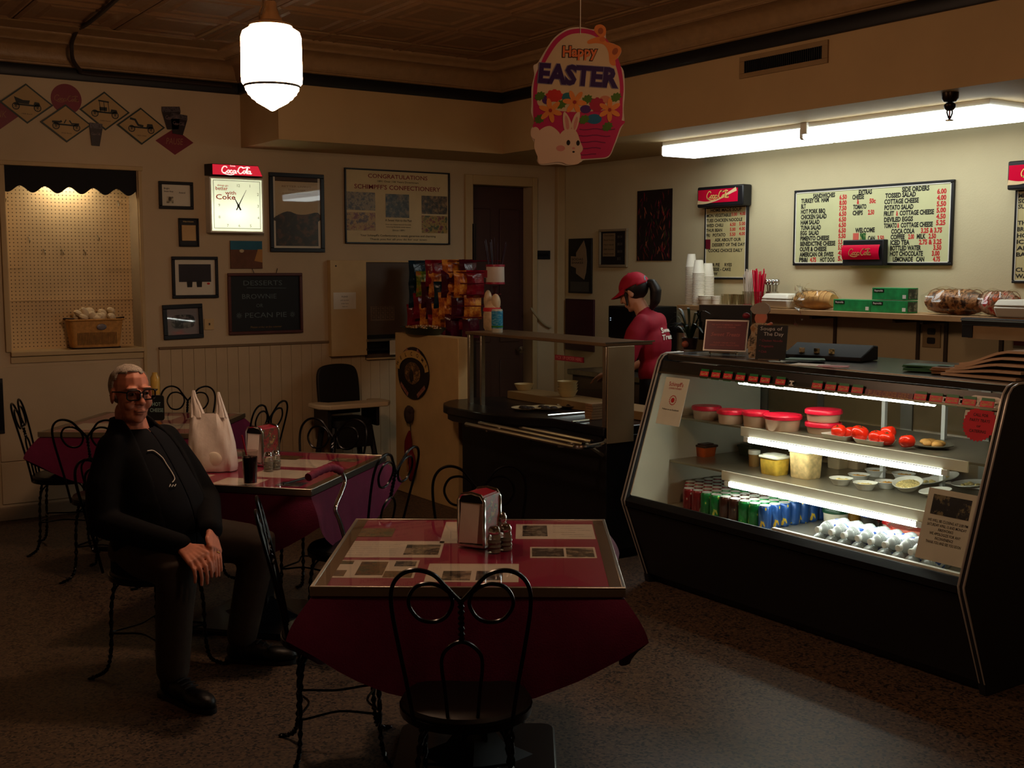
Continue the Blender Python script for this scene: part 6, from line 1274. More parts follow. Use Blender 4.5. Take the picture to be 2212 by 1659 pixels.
p = onX(1070, 716, GX + .26); o = empty('straw_dispenser', (GX + .26, p.y, gz1 + .001)); tag(o, 'dark stand topped by a white cup with red bands and dark straws', 'straw holder')
MB().lathe([(0, 0), (.04, 0), (.042, .01), (.014, .03), (.012, .28), (.02, .3), (0, .3)], 14).obj('stand', mat('stand_maroon', (50, 14, 22), .4), o)
zc = onX(1070, 614, GX + .26).z - gz1; MB().lathe([(0, zc), (.058, zc), (.064, zc + .01), (.062, zc + .13), (.056, zc + .13), (.054, zc + .02), (0, zc + .02)], 22).obj('cup', mat('cup_white', (206, 190, 176), .5), o)
for (z0, z1) in ((-.002, .014), (.118, .134)): MB().lathe([(.062, zc + z0), (.066, zc + z0 + .002), (.065, zc + z1), (.061, zc + z1)], 22).obj('red_band', mat('band_red', (150, 18, 50), .4), o)
MB().box((-.0615, .022, zc + .07), (.004, .036, .05)).obj('red_patch', mat('band_red'), o)
for k in range(14): a = random.uniform(0, 6.28); MB().tube([(.03 * math.cos(a), .03 * math.sin(a), zc + .03), (.075 * math.cos(a), .075 * math.sin(a), zc + .2 + random.uniform(0, .12))], .004, 5).obj('straw', mat('straw_dark', (44, 14, 30), .5), o)
# ================================================================== CHIP RACK
rk = empty('chip_rack', (4.62, 7.28, 0)); tag(rk, 'wire rack full of red and orange chip bags behind the half wall', 'rack')
rb_ = MB(); rb_.tube([(0, 0, 0), (0, 0, 2.02)], .014, 8); rb_.obj('pole', M_BLACKM, rk); MB().lathe([(0, 0), (.2, 0), (.2, .015), (.03, .03), (0, .03)], 20).obj('base', M_BLACKM, rk)
cm2 = [mat('bag_red', (130, 16, 36), .22, var=.4, scale=14, bump=.5, bscale=22), mat_photo('bag_orange', [(150, 60, 20), (206, 120, 40), (226, 160, 70)], 14, rough=.3), mat('bag_blue', (12, 44, 62), .25, var=.3, scale=14, bump=.5, bscale=22), mat('bag_maroon', (70, 10, 32), .2, var=.3, scale=14, bump=.5, bscale=22), mat_photo('bag_green', [(60, 90, 20), (140, 140, 30), (180, 90, 40)], 14, rough=.3)]
bagm = []
for v_ in range(3):
    b = MB(); nx, ny = 7, 9; vs = []
    for s_ in (1, -1):
        for j in range(ny):
            for i in range(nx):
                u = i / (nx - 1) * 2 - 1; v = j / (ny - 1) * 2 - 1; th = .042 * (1 - u ** 4) ** .5 * (1 - v ** 4) ** .6; wob = .006 * math.sin(7 * u + 3 * v + v_ * 2) + .005 * math.sin(9 * v + v_)
                vs.append((u * .075 * (1 - .05 * math.cos(v * 3)), s_ * (th + wob * th * 20), v * .1))
    fs = []
    for s_ in (0, 1):
        for j in range(ny - 1):
            for i in range(nx - 1): a = s_ * nx * ny + j * nx + i; q = (a, a + 1, a + nx + 1, a + nx); fs.append(q if s_ else tuple(reversed(q)))
    b.add(vs, fs); me = b.obj('chip_bag', cm2[0]); bagm.append(me.data); bpy.data.objects.remove(me)
lay = [[2, 0, 1, 3], [4, 1, 3, 1, 0], [2, 3, 2, 1, 0], [0, 3, 1, 3, 1], [0, 1, 1, 1, 0], [3, 0, 3, 3]]
rown = ['top', 'second', 'third', 'fourth', 'fifth', 'bottom']; cname = ['red', 'orange', 'blue', 'maroon', 'green and yellow']; rgt = {}
for j, rowl in enumerate(lay):
    z = onX(960, 590 + 23.5 * j, 4.5).z; r_ = .12 + .0 * j
    n = len(rowl)
    MB().tube([(.2 * math.cos(R(a)), .2 * math.sin(R(a)), z + .09) for a in range(0, 360, 24)], .004, 5, closed=True).obj('ring', mat('ring_red', (110, 20, 40), .3, metal=.4), rk)
    for i, ci in enumerate(rowl):
        px = 905 + (1015 - 905) * (i / (n - 1)) + (6 if j % 2 else -4) + (6 * (j == 1) - 4 * (j > 3) + 20 * (j == 5 and i == 0)); t = (i / (n - 1) - .5)
        dep = .16 * math.cos(t * 2.4); xx = 4.62 - dep; p = onX(px, 590 + 23.5 * j, xx)
        me = bagm[(i + j) % 3].copy(); me.materials[0] = cm2[ci]
        o = bpy.data.objects.new('chip_bag', me); col.objects.link(o); o.location = p; o.rotation_euler = (R(random.uniform(-14, 4)), R(random.uniform(-24, 24) + 16 * (1 if i % 2 else -.6)), R(-90 + t * 70)); o.rotation_euler.order = 'XYZ'
        hk = p + Vector((0, 0, .06)) - rk.location; MB().tube([(0, 0, hk.z + .03), (hk.x * .5, hk.y * .5, hk.z + .04), hk], .003, 5).obj('hook', M_BLACKM, rk)
        tag(o, f'{cname[ci]} chip bag on the wire rack, {rown[j]} row, {ORD[i]} from the left', 'chip bag', 'chip bags on the wire rack')
# ================================================================== RIGHT WALL
RWF = right_frame
# menu board
def board_frame(e, w_, h_, bw, depth, m=M_BLACK):
    f = MB()
    for (c, d) in (((0, h_ / 2 - bw / 2, depth / 2), (w_, bw, depth)), ((0, -h_ / 2 + bw / 2, depth / 2), (w_, bw, depth)), ((-w_ / 2 + bw / 2, 0, depth / 2), (bw, h_ - 2 * bw, depth)), ((w_ / 2 - bw / 2, 0, depth / 2), (bw, h_ - 2 * bw, depth))): f.box(c, d)
    return f.obj('frame', m, e, bevel=.003)
e, w_, h_ = RWF('menu_board', (1720, 412), (2058, 573), .001); tag(e, 'wide black-framed letter menu board of sandwiches and side orders', 'menu board')
board_frame(e, w_, h_, .016, .02); M_BOARD = mat('board_cream', (206, 206, 158), .55, var=.03)
MB().box((0, 0, .01), (w_ - .028, h_ - .028, .012)).obj('panel', M_BOARD, e, smooth=False)
f = MB(); iw, ih = w_ - .032, h_ - .032
for (c, d) in (((0, ih / 2 - .003, .018), (iw, .006, .004)), ((0, -ih / 2 + .003, .018), (iw, .006, .004)), ((-iw / 2 + .003, 0, .018), (.006, ih, .004)), ((iw / 2 - .003, 0, .018), (.006, ih, .004))): f.box(c, d)
f.obj('inner_edge', M_WHITE, e)
# board coordinates measured on the rectified board: u 0..1 left-right, v 0..1 top-bottom
def U(u): return e.location.y - onX(1720 + 338 * u, 480, XR).y
def Vv(v): return (.5 - v) * h_
tk, tr_ = MB(), MB(); LH = .0285
def bk_(s, u0, u1, v, red=False): put_text(tr_ if red else tk, s, U(u0), Vv(v + .008), LH, width=U(u1) - U(u0), z=.0168, bold=.045)
L_ = [('TURKEY OR  HAM', .04, .215, '6.50'), ('BLT', .04, .07, '8.00'), ('HOT PORK BBQ', .04, .195, '7.50'), ('CHICKEN SALAD', .04, .205, '6.50'), ('HAM SALAD', .04, .16, '6.50'), ('TUNA SALAD', .04, .17, '6.50'), ('EGG  SALAD', .04, .158, '6.50'), ('PIMENTO CHEESE', .04, .225, '5.50'), ('BENEDICTINE CHEESE', .04, .265, '5.50'), ('OLIVE & CHEESE', .038, .21, '5.50'), ('AMERICAN OR SWISS', .038, .255, '4.50'), ('PB&J', .036, .09, '5.00')]
bk_('SANDWICHES', .115, .255, .108)
for i, (s, a, b, pz) in enumerate(L_):
    v = .165 + i * .0708; bk_(s, a, b, v)
    if i < 8: bk_(pz, .283, .33, v - .02, True)
    else: bk_(pz[:2] if i > 9 else pz[:3], .283, .31, v - .015, True)
bk_('4.75', .105, .145, .165 + 11 * .0708, True); bk_('HOT DOG', .17, .262, .165 + 11 * .0708)
bk_('EXTRAS', .405, .49, .1); bk_('CHEESE', .365, .44, .155); bk_('&', .395, .41, .215, True); bk_('50c', .475, .515, .215, True); bk_('TOMATO', .372, .457, .28); bk_('CHIPS', .37, .435, .355); bk_('2.50', .468, .508, .355, True); bk_('WELCOME', .39, .515, .575); bk_('CAN', .472, .517, .68); bk_('3.50', .533, .575, .68, True)
Rr_ = [('TOSSED SALAD', .575, .77, '6.00'), ('COTTAGE CHEESE', .57, .79, '4.00'), ('POTATO SALAD', .572, .757, '5.50'), ('FRUIT', .57, .635, '5.00'), ('DEVILED EGGS', .572, .757, '4.50'), ('TOMATO', .572, .655, '5.25')]
bk_('SIDE ORDERS', .68, .855, .1)
for i, (s, a, b, pz) in enumerate(Rr_): v = .163 + i * .0735; bk_(s, a, b, v); bk_(pz, .905, .965, v - .015, True)
bk_('&', .648, .66, .163 + 3 * .0735, True); bk_('COTTAGE CHEESE', .67, .89, .163 + 3 * .0735); bk_('&', .658, .67, .163 + 5 * .0735, True); bk_('COTTAGE CHEESE', .68, .885, .163 + 5 * .0735)
D_ = [('COCA COLA', .62, .77, [('3.25 & 3.75', .81, .945)]), ('COFFEE', .617, .708, [('2.00', .73, .768), ('2.50', .86, .908)]), ('ICED TEA', .617, .74, [('2.75 & 3.25', .8, .945)]), ('BOTTLED WATER', .617, .815, [('3.50', .893, .945)]), ('HOT CHOCOLATE', .617, .828, [('3.00', .885, .935)]), ('LEMONADE   CAN', .637, .838, [('4.75', .893, .94)])]
for i, (s, a, b, l) in enumerate(D_):
    v = .603 + i * .0685; bk_(s, a, b, v)
    for (t, c, d) in l: bk_(t, c, d, v, True)
bk_('MILK', .785, .842, .603 + .0685)
tk.obj('black_letters', M_INK, e, smooth=False); tr_.obj('red_letters', M_REDINK, e, smooth=False)
MB().box((U(.395), Vv(.64), .017), (.045, .05, .002)).obj('card_tile', mat('tile_salmon', (214, 100, 84), .5), e); MB().box((U(.44), Vv(.64), .017), (.045, .05, .002)).obj('card_tile', mat_photo('tile_green', [(30, 80, 40), (60, 110, 60), (180, 170, 110)], 40), e)
# cola header hung over the lower edge of the board
def cola_header(e, w_, h_, depth, sub):
    """dark box with a bulging red face and script"""
    MB().box((0, 0, depth / 2), (w_, h_, depth)).obj('header_box', mat('header_black', (24, 24, 28), .4), e, bevel=.006)
    n = 8; f = MB(); vs = []
    for i in range(n + 1):
        t = i / n; y = (-.5 + t) * h_ * .56 + h_ * .02; z = depth + .008 + .012 * math.sin(math.pi * t)
        vs += [(-w_ * .48, y, z), (w_ * .44, y, z)]
    f.add(vs, [(2 * i, 2 * i + 1, 2 * i + 3, 2 * i + 2) for i in range(n)]); f.obj('header_face', mat('header_red', (206, 12, 54), .18), e)
    t_ = MB(); put_script(t_, -w_ * .02, 0, w_ * .56, z=depth + .0225, wt=.16); t_.obj('header_script', sub, e, smooth=False)
a, b = onX(1832, 519, XR - .04), onX(1918, 574, XR - .04); e = empty('cola_sign', (XR - .042, (a.y + b.y) / 2, (a.z + b.z) / 2), (R(90), 0, R(-90))); tag(e, 'small red soft-drink sign box on the lower edge of the wide menu board', 'sign')
cola_header(e, a.y - b.y, a.z - b.z, .05, mat('script_dull', (176, 120, 70), .5))
# soup menu board
def soup_board(tl, br, hb, label, lines, red):
    e, w_, h_ = RWF('soup_menu', tl, br, .001); tag(e, label, 'menu board'); bh = (onX(tl[0], hb, XR).z); top = e.location.z + h_ / 2; hh = top - bh
    MB().box((.006, h_ / 2 - hh / 2, .045), (w_ + .03, hh, .09)).obj('header_box', mat('header_black', (24, 24, 28), .4), e, bevel=.01)
    MB().box((-.012, h_ / 2 - hh / 2 + .004, .0905), (w_ * .92, hh * .64, .004)).obj('header_face', mat('header_red', (206, 12, 54), .18), e)
    sw = MB(); q = spline([(-w_ * .47, -hh * .24), (-w_ * .25, -hh * .27), (0, -hh * .16), (w_ * .2, hh * .05), (w_ * .43, hh * .3)], 6); sw.ribbon([(p.x - .012, p.y + h_ / 2 - hh / 2) for p in q], [.03 - .02 * math.sin(math.pi * i / (len(q) - 1)) for i in range(len(q))], 0, .0935); sw.obj('wave', mat('wave_cream', (226, 196, 150), .5), e, smooth=False)
    t_ = MB(); put_script(t_, -.012, h_ / 2 - hh * .46, w_ * .52, z=.0945, wt=.18); t_.obj('header_script', mat('script_gold', (236, 190, 110), .5), e, smooth=False)
    board_frame(e, w_, h_, .014, .02); MB().box((0, -hh / 2, .01), (w_ - .026, h_ - hh - .012, .012)).obj('panel', mat('board_tan', (196, 182, 132), .55), e, smooth=False)
    f = MB(); iw = w_ - .03; y0, y1 = -h_ / 2 + .014, h_ / 2 - hh
    for (c, d) in (((-iw / 2 + .002, (y0 + y1) / 2, .018), (.004, y1 - y0, .003)), ((iw / 2 - .002, (y0 + y1) / 2, .018), (.004, y1 - y0, .003)), ((0, y0 + .002, .018), (iw, .004, .003))): f.box(c, d)
    f.obj('inner_edge', M_WHITE, e); k, r = MB(), MB()
    for (s, u0, u1, v) in lines: put_text(k, s, (u0 - .5) * w_, y1 - v * (y1 - y0), .023, width=(u1 - u0) * w_, z=.0168, bold=.03)
    for (s, u0, u1, v) in red: put_text(r, s, (u0 - .5) * w_, y1 - v * (y1 - y0), .023, width=(u1 - u0) * w_, z=.0168, bold=.03)
    k.obj('black_letters', M_INK, e, smooth=False); r.obj('red_letters', M_REDINK, e, smooth=False); return e, w_, y0, y1
e, sw_, y0, y1 = soup_board((1527, 406), (1616, 604), 450, 'narrow soup menu board with a red soft-drink header', [('HOME MADE SOUP', .14, .86, .06), ('MON VEGETABLE', .04, .62, .135), ('TUES CHICKEN NOODLE', .04, .88, .205), ('WED CHILI', .04, .44, .275), ('THUR BEAN', .04, .42, .345), ('FRI   POTATO', .04, .5, .415), ('ASK ABOUT OUR', .25, .86, .485), ('DESSERT OF THE DAY', .19, .95, .555), ('COOKS CHOICE DAILY', .1, .9, .635), ('CAR PIE     RYES', .1, .66, .84), ('CHEESE - CAKE', .1, .64, .905), ('BROW', .12, .33, .97)],
           [('5.00', .63, .76, .13), ('4.00', .82, .95, .125), ('6.50', .6, .73, .27), ('5.00', .81, .95, .265), ('5.00', .6, .73, .34), ('4.00', .81, .95, .335), ('5.50', .6, .73, .41), ('4.00', .81, .95, .405)])
MB().box((-.41 * sw_, y1 - .52 * (y1 - y0), .018), (.05, .07, .003)).obj('card_tile', mat('tile_dkred', (110, 20, 40), .5), e)
soup_board((2200, 350), (2320, 613), 412, 'second soft-drink menu board cut off by the right edge', [('MILK SHAKES', .06, .6, .08), ('SODAS', .06, .4, .14), ('SUNDAES', .06, .5, .2), ('THICK MALT', .06, .7, .38), ('BROWN COW', .06, .7, .45), ('HOT FUDGE', .06, .7, .52), ('ICE CREAM', .06, .7, .59), ('APPLE PIE', .06, .7, .66), ('BANANA', .06, .6, .73), ('CUP', .06, .3, .9), ('WAFFLE', .06, .5, .97)], [])
# chili pepper poster
e, w_, h_ = RWF('chili_poster', (1378, 413), (1451, 563), .001); tag(e, 'dark poster crowded with red chili peppers left of the soup menu', 'poster'); MB().box((0, 0, .003), (w_, h_, .006)).obj('sheet', mat('poster_dark', (26, 18, 22), .4), e, smooth=False)
pmts = [mat(f'poster_pepper_{k}', c, .4) for k, c in enumerate(((120, 26, 40), (90, 40, 30), (60, 60, 34), (150, 80, 60), (84, 20, 50)))]
for k in range(110):
    x_, y_ = random.uniform(-.46, .46) * w_, random.uniform(-.47, .47) * h_; a = R(random.uniform(50, 130)); l = random.uniform(.015, .035); c = MB(); c.ribbon([(x_ - l * math.cos(a), max(-h_ / 2, y_ - l * math.sin(a))), (x_, y_), (x_ + l * math.cos(a) * 1.2, min(h_ / 2, y_ + l * math.sin(a)))], [.004, .012, .002], 0, .0066 + .00001 * k); c.obj('printed_pepper', pmts[k % 5], e, smooth=False)
# framed notice and black sign near the corner
e, w_, h_ = framed(RWF, 'framed_notice', (1297, 496), (1357, 577), 'grey-framed price notice on the right wall near the passage door', bw=.02, fm=mat('frame_pewter', (150, 136, 110), .4), glass=True, matc=mat('notice_black', (20, 20, 26), .5))
photo(e, -w_ * .18, h_ * .1, w_ * .5, h_ * .7, mat('notice_cream', (150, 130, 100), .6)); t_ = MB(); t2 = MB()
for k in range(5): put_text(t_, random.choice(['Gift boxes', 'Chocolates', 'Hard candy', 'Red hots']), -w_ * .38, h_ * .36 - k * .038, .014, width=w_ * .4, z=.0092, bold=0)
for k in range(4): put_text(t2, random.choice(['$12', '$8.50', '$20']), w_ * .16, h_ * .3 - k * .06, .02, z=.0085, bold=0)
t_.obj('lettering', M_INK, e, smooth=False); t2.obj('price_print', mat('grey_ink', (120, 116, 110), .6), e, smooth=False)
e, w_, h_ = RWF('hanging_sign', (1231, 516), (1280, 634), .001); tag(e, 'narrow black sign with a pale fan-shaped panel in the back corner', 'sign'); MB().box((0, 0, .008), (w_, h_, .016)).obj('board', M_BLACK, e, bevel=.003)
MB().prism([(-w_ * .15, h_ * .24), (w_ * .18, h_ * .46), (w_ * .28, h_ * .3), (w_ * .32, h_ * .08), (w_ * .28, -h_ * .12), (w_ * .2, -h_ * .25), (-w_ * .15, -h_ * .14), (-w_ * .15, -.02), (-w_ * .38, 0), (-w_ * .38, h_ * .18), (-w_ * .15, h_ * .17)], .016, .018).obj('fan_panel', mat('fan_cream', (150, 130, 104), .6), e, smooth=False)
write(e, [('SODAS', -w_ * .34, h_ * .1, .02, dict(width=w_ * .5)), ('SHAKES', -w_ * .34, h_ * .04, .018, dict(width=w_ * .5))], M_INK, z=.0185); MB().box((0, -h_ * .38, .0165), (w_ * .8, h_ * .18, .001)).obj('lower_print', mat('grey_print', (70, 70, 66), .6), e)
# dark panels below, behind the worker: refrigerator-like appliance and red board
e, w_, h_ = RWF('maroon_panel', (1225, 645), (1285, 760), .001); tag(e, 'dark maroon board below the narrow black sign', 'board'); MB().box((0, 0, .01), (w_, h_, .02)).obj('board', mat('maroon_dark', (56, 16, 26), .6), e, bevel=.003); MB().box((0, 0, .021), (w_ * .9, h_ * .92, .002)).obj('inset', mat('maroon_inset', (64, 18, 30), .6), e)
p = onX(1362, 690, 5.75); o = empty('microwave', (5.92, p.y + .06, .901)); tag(o, 'black microwave oven behind the counter worker', 'microwave')
o2 = MB().b2((-.16, -.2, 0), (.16, .2, .25)).obj('stand', M_BLACKM, o); o3 = MB().b2((-.17, -.21, .252), (.17, .21, .5)).obj('body', M_BLACK, o, bevel=.006); MB().b2((-.175, -.08, .27), (-.17, .2, .48)).obj('door', M_BLACKM, o); MB().b2((-.174, -.2, .27), (-.17, -.1, .48)).obj('control_panel', mat('panel_grey', (30, 30, 36), .3), o); MB().b2((-.178, .17, .4), (-.174, .178, .408)).b2((-.178, .17, .385), (-.174, .178, .391)).obj('indicator', mat('led', (200, 220, 240), emit=((.6, .8, 1), .5)), o)
# ================================================================== WALL SHELF AND WHAT STANDS ON IT
SHZ = 1.42; SHX = 5.86
def sh(px, py, x=6.0): p = onX(px, py, x); return p
ys1 = onX(1480, 662, SHX).y + .09; ys0 = onX(2350, 690, SHX).y
SHZ = onX(1700, 668, SHX).z + .0
ws = empty('wall_shelf', (XR, (ys0 + ys1) / 2, SHZ)); tag(ws, 'long tan wall shelf on black brackets under the menu boards', 'shelf')
MB().b2((SHX - XR, -(ys1 - ys0) / 2, -.035), (0, (ys1 - ys0) / 2, 0)).obj('board', mat('shelf_tan', (176, 136, 92), .5, var=.1), ws, bevel=.003)
for px in (1560, 1805, 1985, 2045, 2165):
    y = onX(px, 720, XR).y - (ys0 + ys1) / 2; MB().b2((-.012, y - .012, -.36), (-.001, y + .012, -.035)).b2((-.25, y - .01, -.06), (-.012, y + .01, -.036)).obj('bracket', mat('bracket_dark', (60, 48, 36), .5), ws)
# stacks of foam cups
def cup_stack(px, n, r, k, label, rev=False):
    y = onX(px, 660, 5.97 + k).y; o = empty('foam_cup_stack', (5.97 + k, y, SHZ + .001)); tag(o, label, 'cup stack', 'stacks of white foam cups')
    pr = [(r * .68, 0), (r * .7, .002), (r * .97, .092), (r * 1.02, .094), (r * 1.02, .1), (0, .1)] if rev else [(r * 1.02, 0), (r * 1.02, .006), (r * .97, .008), (r * .7, .098), (r * .66, .1), (0, .1)]
    m = MB().lathe(pr, 20); c0_ = None
    for i in range(n):
        if c0_ is None: c0_ = m.obj('cup', m_foam, o); q = c0_
        else: q = c0_.copy(); col.objects.link(q)
        q.location = (0, 0, .0115 * i)
    return o
cup_stack(1492, 25, .042, .04, 'tallest stack of white foam cups at the left end of the wall shelf')
cup_stack(1508, 21, .044, -.045, 'middle stack of white foam cups on the wall shelf, smallest at its tip')
cup_stack(1528, 19, .046, .04, 'third stack of white foam cups beside the soup menu')
for i, (px, r, h_, lb) in enumerate(((1525, .052, .075, 'short stack of white foam bowls at the front of the wall shelf'), (1549, .034, .075, 'pair of white foam lids leaning right of the short bowl stack'))):
    y = onX(px, 660, 5.92).y; o = empty('foam_bowls', (5.915 - .01 * i, y, SHZ + .001)); tag(o, lb, 'bowls'); 
    for q in range(3): MB().lathe([(r * .8, 0), (r, h_ * .6), (r * 1.06, h_ * .62), (r * 1.06, h_ * .66), (r * .94, h_ * .62), (0, h_ * .2)], 20, (0, 0, q * h_ * .15)).obj('bowl', m_foam, o)
# drinking glasses row
gl = None; m_dg = mat_pane('drinking_glass', (.86, .84, .78), fac=.08)
for k in range(6):
    px = 1566 + k * 9; y = onX(px, 655, 5.98).y
    if gl is None: gl = MB().lathe([(0, 0), (.024, 0), (.03, .085), (.029, .085), (.023, .004), (0, .004)], 16).obj('drinking_glass', m_dg); o = gl
    else: o = gl.copy(); col.objects.link(o)
    o.location = (5.98 + .035 * (k % 2), y, SHZ + .001); tag(o, f'clear drinking glass on the wall shelf, {ORD[k]} right of the foam cups', 'glass', 'clear drinking glasses')
# straw jar: clear straws + red straws
y = onX(1625, 660, 5.95).y
for k, (px, m_, lb) in enumerate(((1615, mat('straw_clear', (216, 204, 190), .4), 'clear jar of white wrapped straws on the wall shelf'), (1636, mat('straw_jar_red', (214, 22, 60), .4), 'jar of red straws on the wall shelf'))):
    y = onX(px, 660, 5.95).y; o = empty('straw_jar', (5.95 + .01 * k, y, SHZ + .001)); tag(o, lb, 'jar')
    MB().lathe([(0, 0), (.034, 0), (.04, .11), (.038, .11), (.032, .004), (0, .004)], 18).obj('jar', m_dg, o)
    if k == 0: MB().lathe([(0, .006), (.03, .006), (.032, .02), (0, .02)], 16).obj('red_base', M_RED, o)
    for q in range(22):
        a = random.uniform(0, 6.28); d = math.sqrt(random.random()); MB().tube([(.022 * d * math.cos(a), .022 * d * math.sin(a), .008), (.048 * d * math.cos(a), .048 * d * math.sin(a), .2 + random.uniform(.02, .07))], .0042, 5).obj('straw', m_, o)
# spoons in a cup
y = onX(1665, 660, 5.99).y; o = empty('spoon_cup', (6.0, y, SHZ + .001)); tag(o, 'steel cup of upright spoons behind the white foam box', 'cutlery cup'); MB().lathe([(0, 0), (.04, 0), (.042, .11), (.04, .11), (.038, .004), (0, .004)], 18).obj('cup', M_STEEL, o)
for k in range(9): a = k * .7; MB().tube([(.02 * math.cos(a), .02 * math.sin(a), .01), (.035 * math.cos(a), .035 * math.sin(a), .16)], .004, 5).ell((.038 * math.cos(a), .038 * math.sin(a), .175), (.014, .014, .022), nu=8, nv=6).obj('spoon', M_CHROME, o)
# clamshell foam boxes
for i, (px, wd, dx, lb) in enumerate(((1686, .24, 0, 'left white foam takeout box on the wall shelf'), (2200, .2, -.02, 'white foam takeout box at the far right of the wall shelf'))):
    y = onX(px, 660, 5.93).y; o = empty('takeout_box', (5.96 + dx, y, SHZ + .001 + .0)); tag(o, lb, 'takeout box')
    MB().add([(-.08, -wd / 2 * .9, 0), (.08, -wd / 2 * .9, 0), (.08, wd / 2 * .9, 0), (-.08, wd / 2 * .9, 0), (-.1, -wd / 2, .06), (.1, -wd / 2, .06), (.1, wd / 2, .06), (-.1, wd / 2, .06)], [(0, 3, 2, 1), (4, 5, 6, 7), (0, 1, 5, 4), (1, 2, 6, 5), (2, 3, 7, 6), (3, 0, 4, 7)]).obj('tray', m_foam, o, bevel=.01)
    MB().add([(-.1, -wd / 2, .063), (.1, -wd / 2, .063), (.1, wd / 2, .063), (-.1, wd / 2, .063), (-.075, -wd / 2 * .85, .1), (.075, -wd / 2 * .85, .1), (.075, wd / 2 * .85, .1), (-.075, wd / 2 * .85, .1)], [(0, 3, 2, 1), (4, 5, 6, 7), (0, 1, 5, 4), (1, 2, 6, 5), (2, 3, 7, 6), (3, 0, 4, 7)]).obj('lid', m_foam, o, bevel=.01)
# bread loaf in clear bag, hanging tail over shelf edge
def bread(px, ln_, r, label, m_, tail=1, x=5.95):
    y = onX(px, 655, x).y; o = empty('bread_loaf', (x, y, SHZ + .001)); tag(o, label, 'bread')
    b = MB(); n = 14; vs = []; seg = 16; lv = 9
    for j in range(lv):
        t = j / (lv - 1); s = math.sin(math.pi * (.12 + .76 * t)) ** .4
        for i in range(seg):
            a = 2 * math.pi * i / seg; rr = r * s * (1 + .08 * math.sin(4 * a + j)); vs.append((rr * math.cos(a) * 1.1, (t - .5) * ln_, max(0, r + rr * math.sin(a))))
    fs = [tuple(range(seg)), tuple(reversed([(lv - 1) * seg + i for i in range(seg)]))] + [(j * seg + i, (j + 1) * seg + i, (j + 1) * seg + (i + 1) % seg, j * seg + (i + 1) % seg) for j in range(lv - 1) for i in range(seg)]
    b.add(vs, fs); b.obj('loaf', m_, o)
    sl_ = MB()
    for k in range(7): y_ = (-.4 + .8 * k / 6) * ln_; sl_.tube([(1.12 * r * 1.0 * math.cos(a), y_, r + r * math.sin(a)) for a in [math.pi * q / 8 for q in range(9)]], .002, 4)
    sl_.obj('slice_edge', mat('crust_dark', (140, 90, 50), .7), o)
    # crumpled clear wrapper
    w = MB(); vs = []
    for j in range(9):
        t = j / 8
        for i in range(14):
            a = 2 * math.pi * i / 14; rr = r * 1.12 * math.sin(math.pi * (.16 + .7 * t)) ** .35 * (1 + .14 * math.sin(5 * a + 7 * t) + .08 * math.sin(11 * a - 9 * t)); vs.append((rr * math.cos(a) * 1.1, (t - .5) * ln_ * 1.1, max(.001, r + rr * math.sin(a))))
    w.add(vs, [(j * 14 + i, j * 14 + (i + 1) % 14, (j + 1) * 14 + (i + 1) % 14, (j + 1) * 14 + i) for j in range(8) for i in range(14)]); w.obj('wrapper', mat_pane('cling_wrap', (.96, .95, .92), fac=.06, rough=.1), o)
    return o
M_BREAD = mat('bread_crust', (206, 156, 92), .7, var=.2, scale=16)
o = bread(1762, .3, .062, 'pale sliced loaf in clear plastic beside the green boxes', M_BREAD)
# crumpled plastic bag tail around the loaf
tl_ = empty('plastic_bag', (5.9, onX(1742, 655, 5.9).y, SHZ + .001)); tag(tl_, 'crumpled clear plastic bag drooping over the shelf edge', 'plastic bag'); wr_ = MB(); random.seed(11)
for k in range(26):
    a, b, c = [Vector((random.uniform(-.06, .03), random.uniform(-.06, .12), random.uniform(0, .19))) for _ in range(3)]; c = a + (c - a) * .45; b = a + (b - a) * .45; wr_.add([a, b, c], [(0, 1, 2)])
for k in range(14):
    a = Vector((random.uniform(-.07, -.045), random.uniform(-.04, .05), random.uniform(-.09, .02))); b = a + Vector((random.uniform(-.02, .01), random.uniform(-.04, .04), random.uniform(-.03, .03))); c = a + Vector((random.uniform(-.02, .01), random.uniform(-.03, .03), random.uniform(-.04, .03))); wr_.add([a, b, c], [(0, 1, 2)])
wr_.obj('wrapper', mat_pane('cling_wrap2', (.85, .85, .8), fac=.3, rough=.2), tl_, smooth=False)
bread(2064, .34, .075, 'dark seeded loaf in an orange bag at the right of the wall shelf', mat_photo('seeded_loaf', [(60, 30, 16), (140, 90, 50), (196, 140, 90), (50, 26, 18)], 16, rough=.4))
bread(2160, .2, .072, 'loaf in a red-topped bag just left of the far takeout box', mat_photo('red_loaf', [(196, 30, 30), (210, 170, 140), (90, 60, 50), (206, 90, 30)], 12, rough=.4))
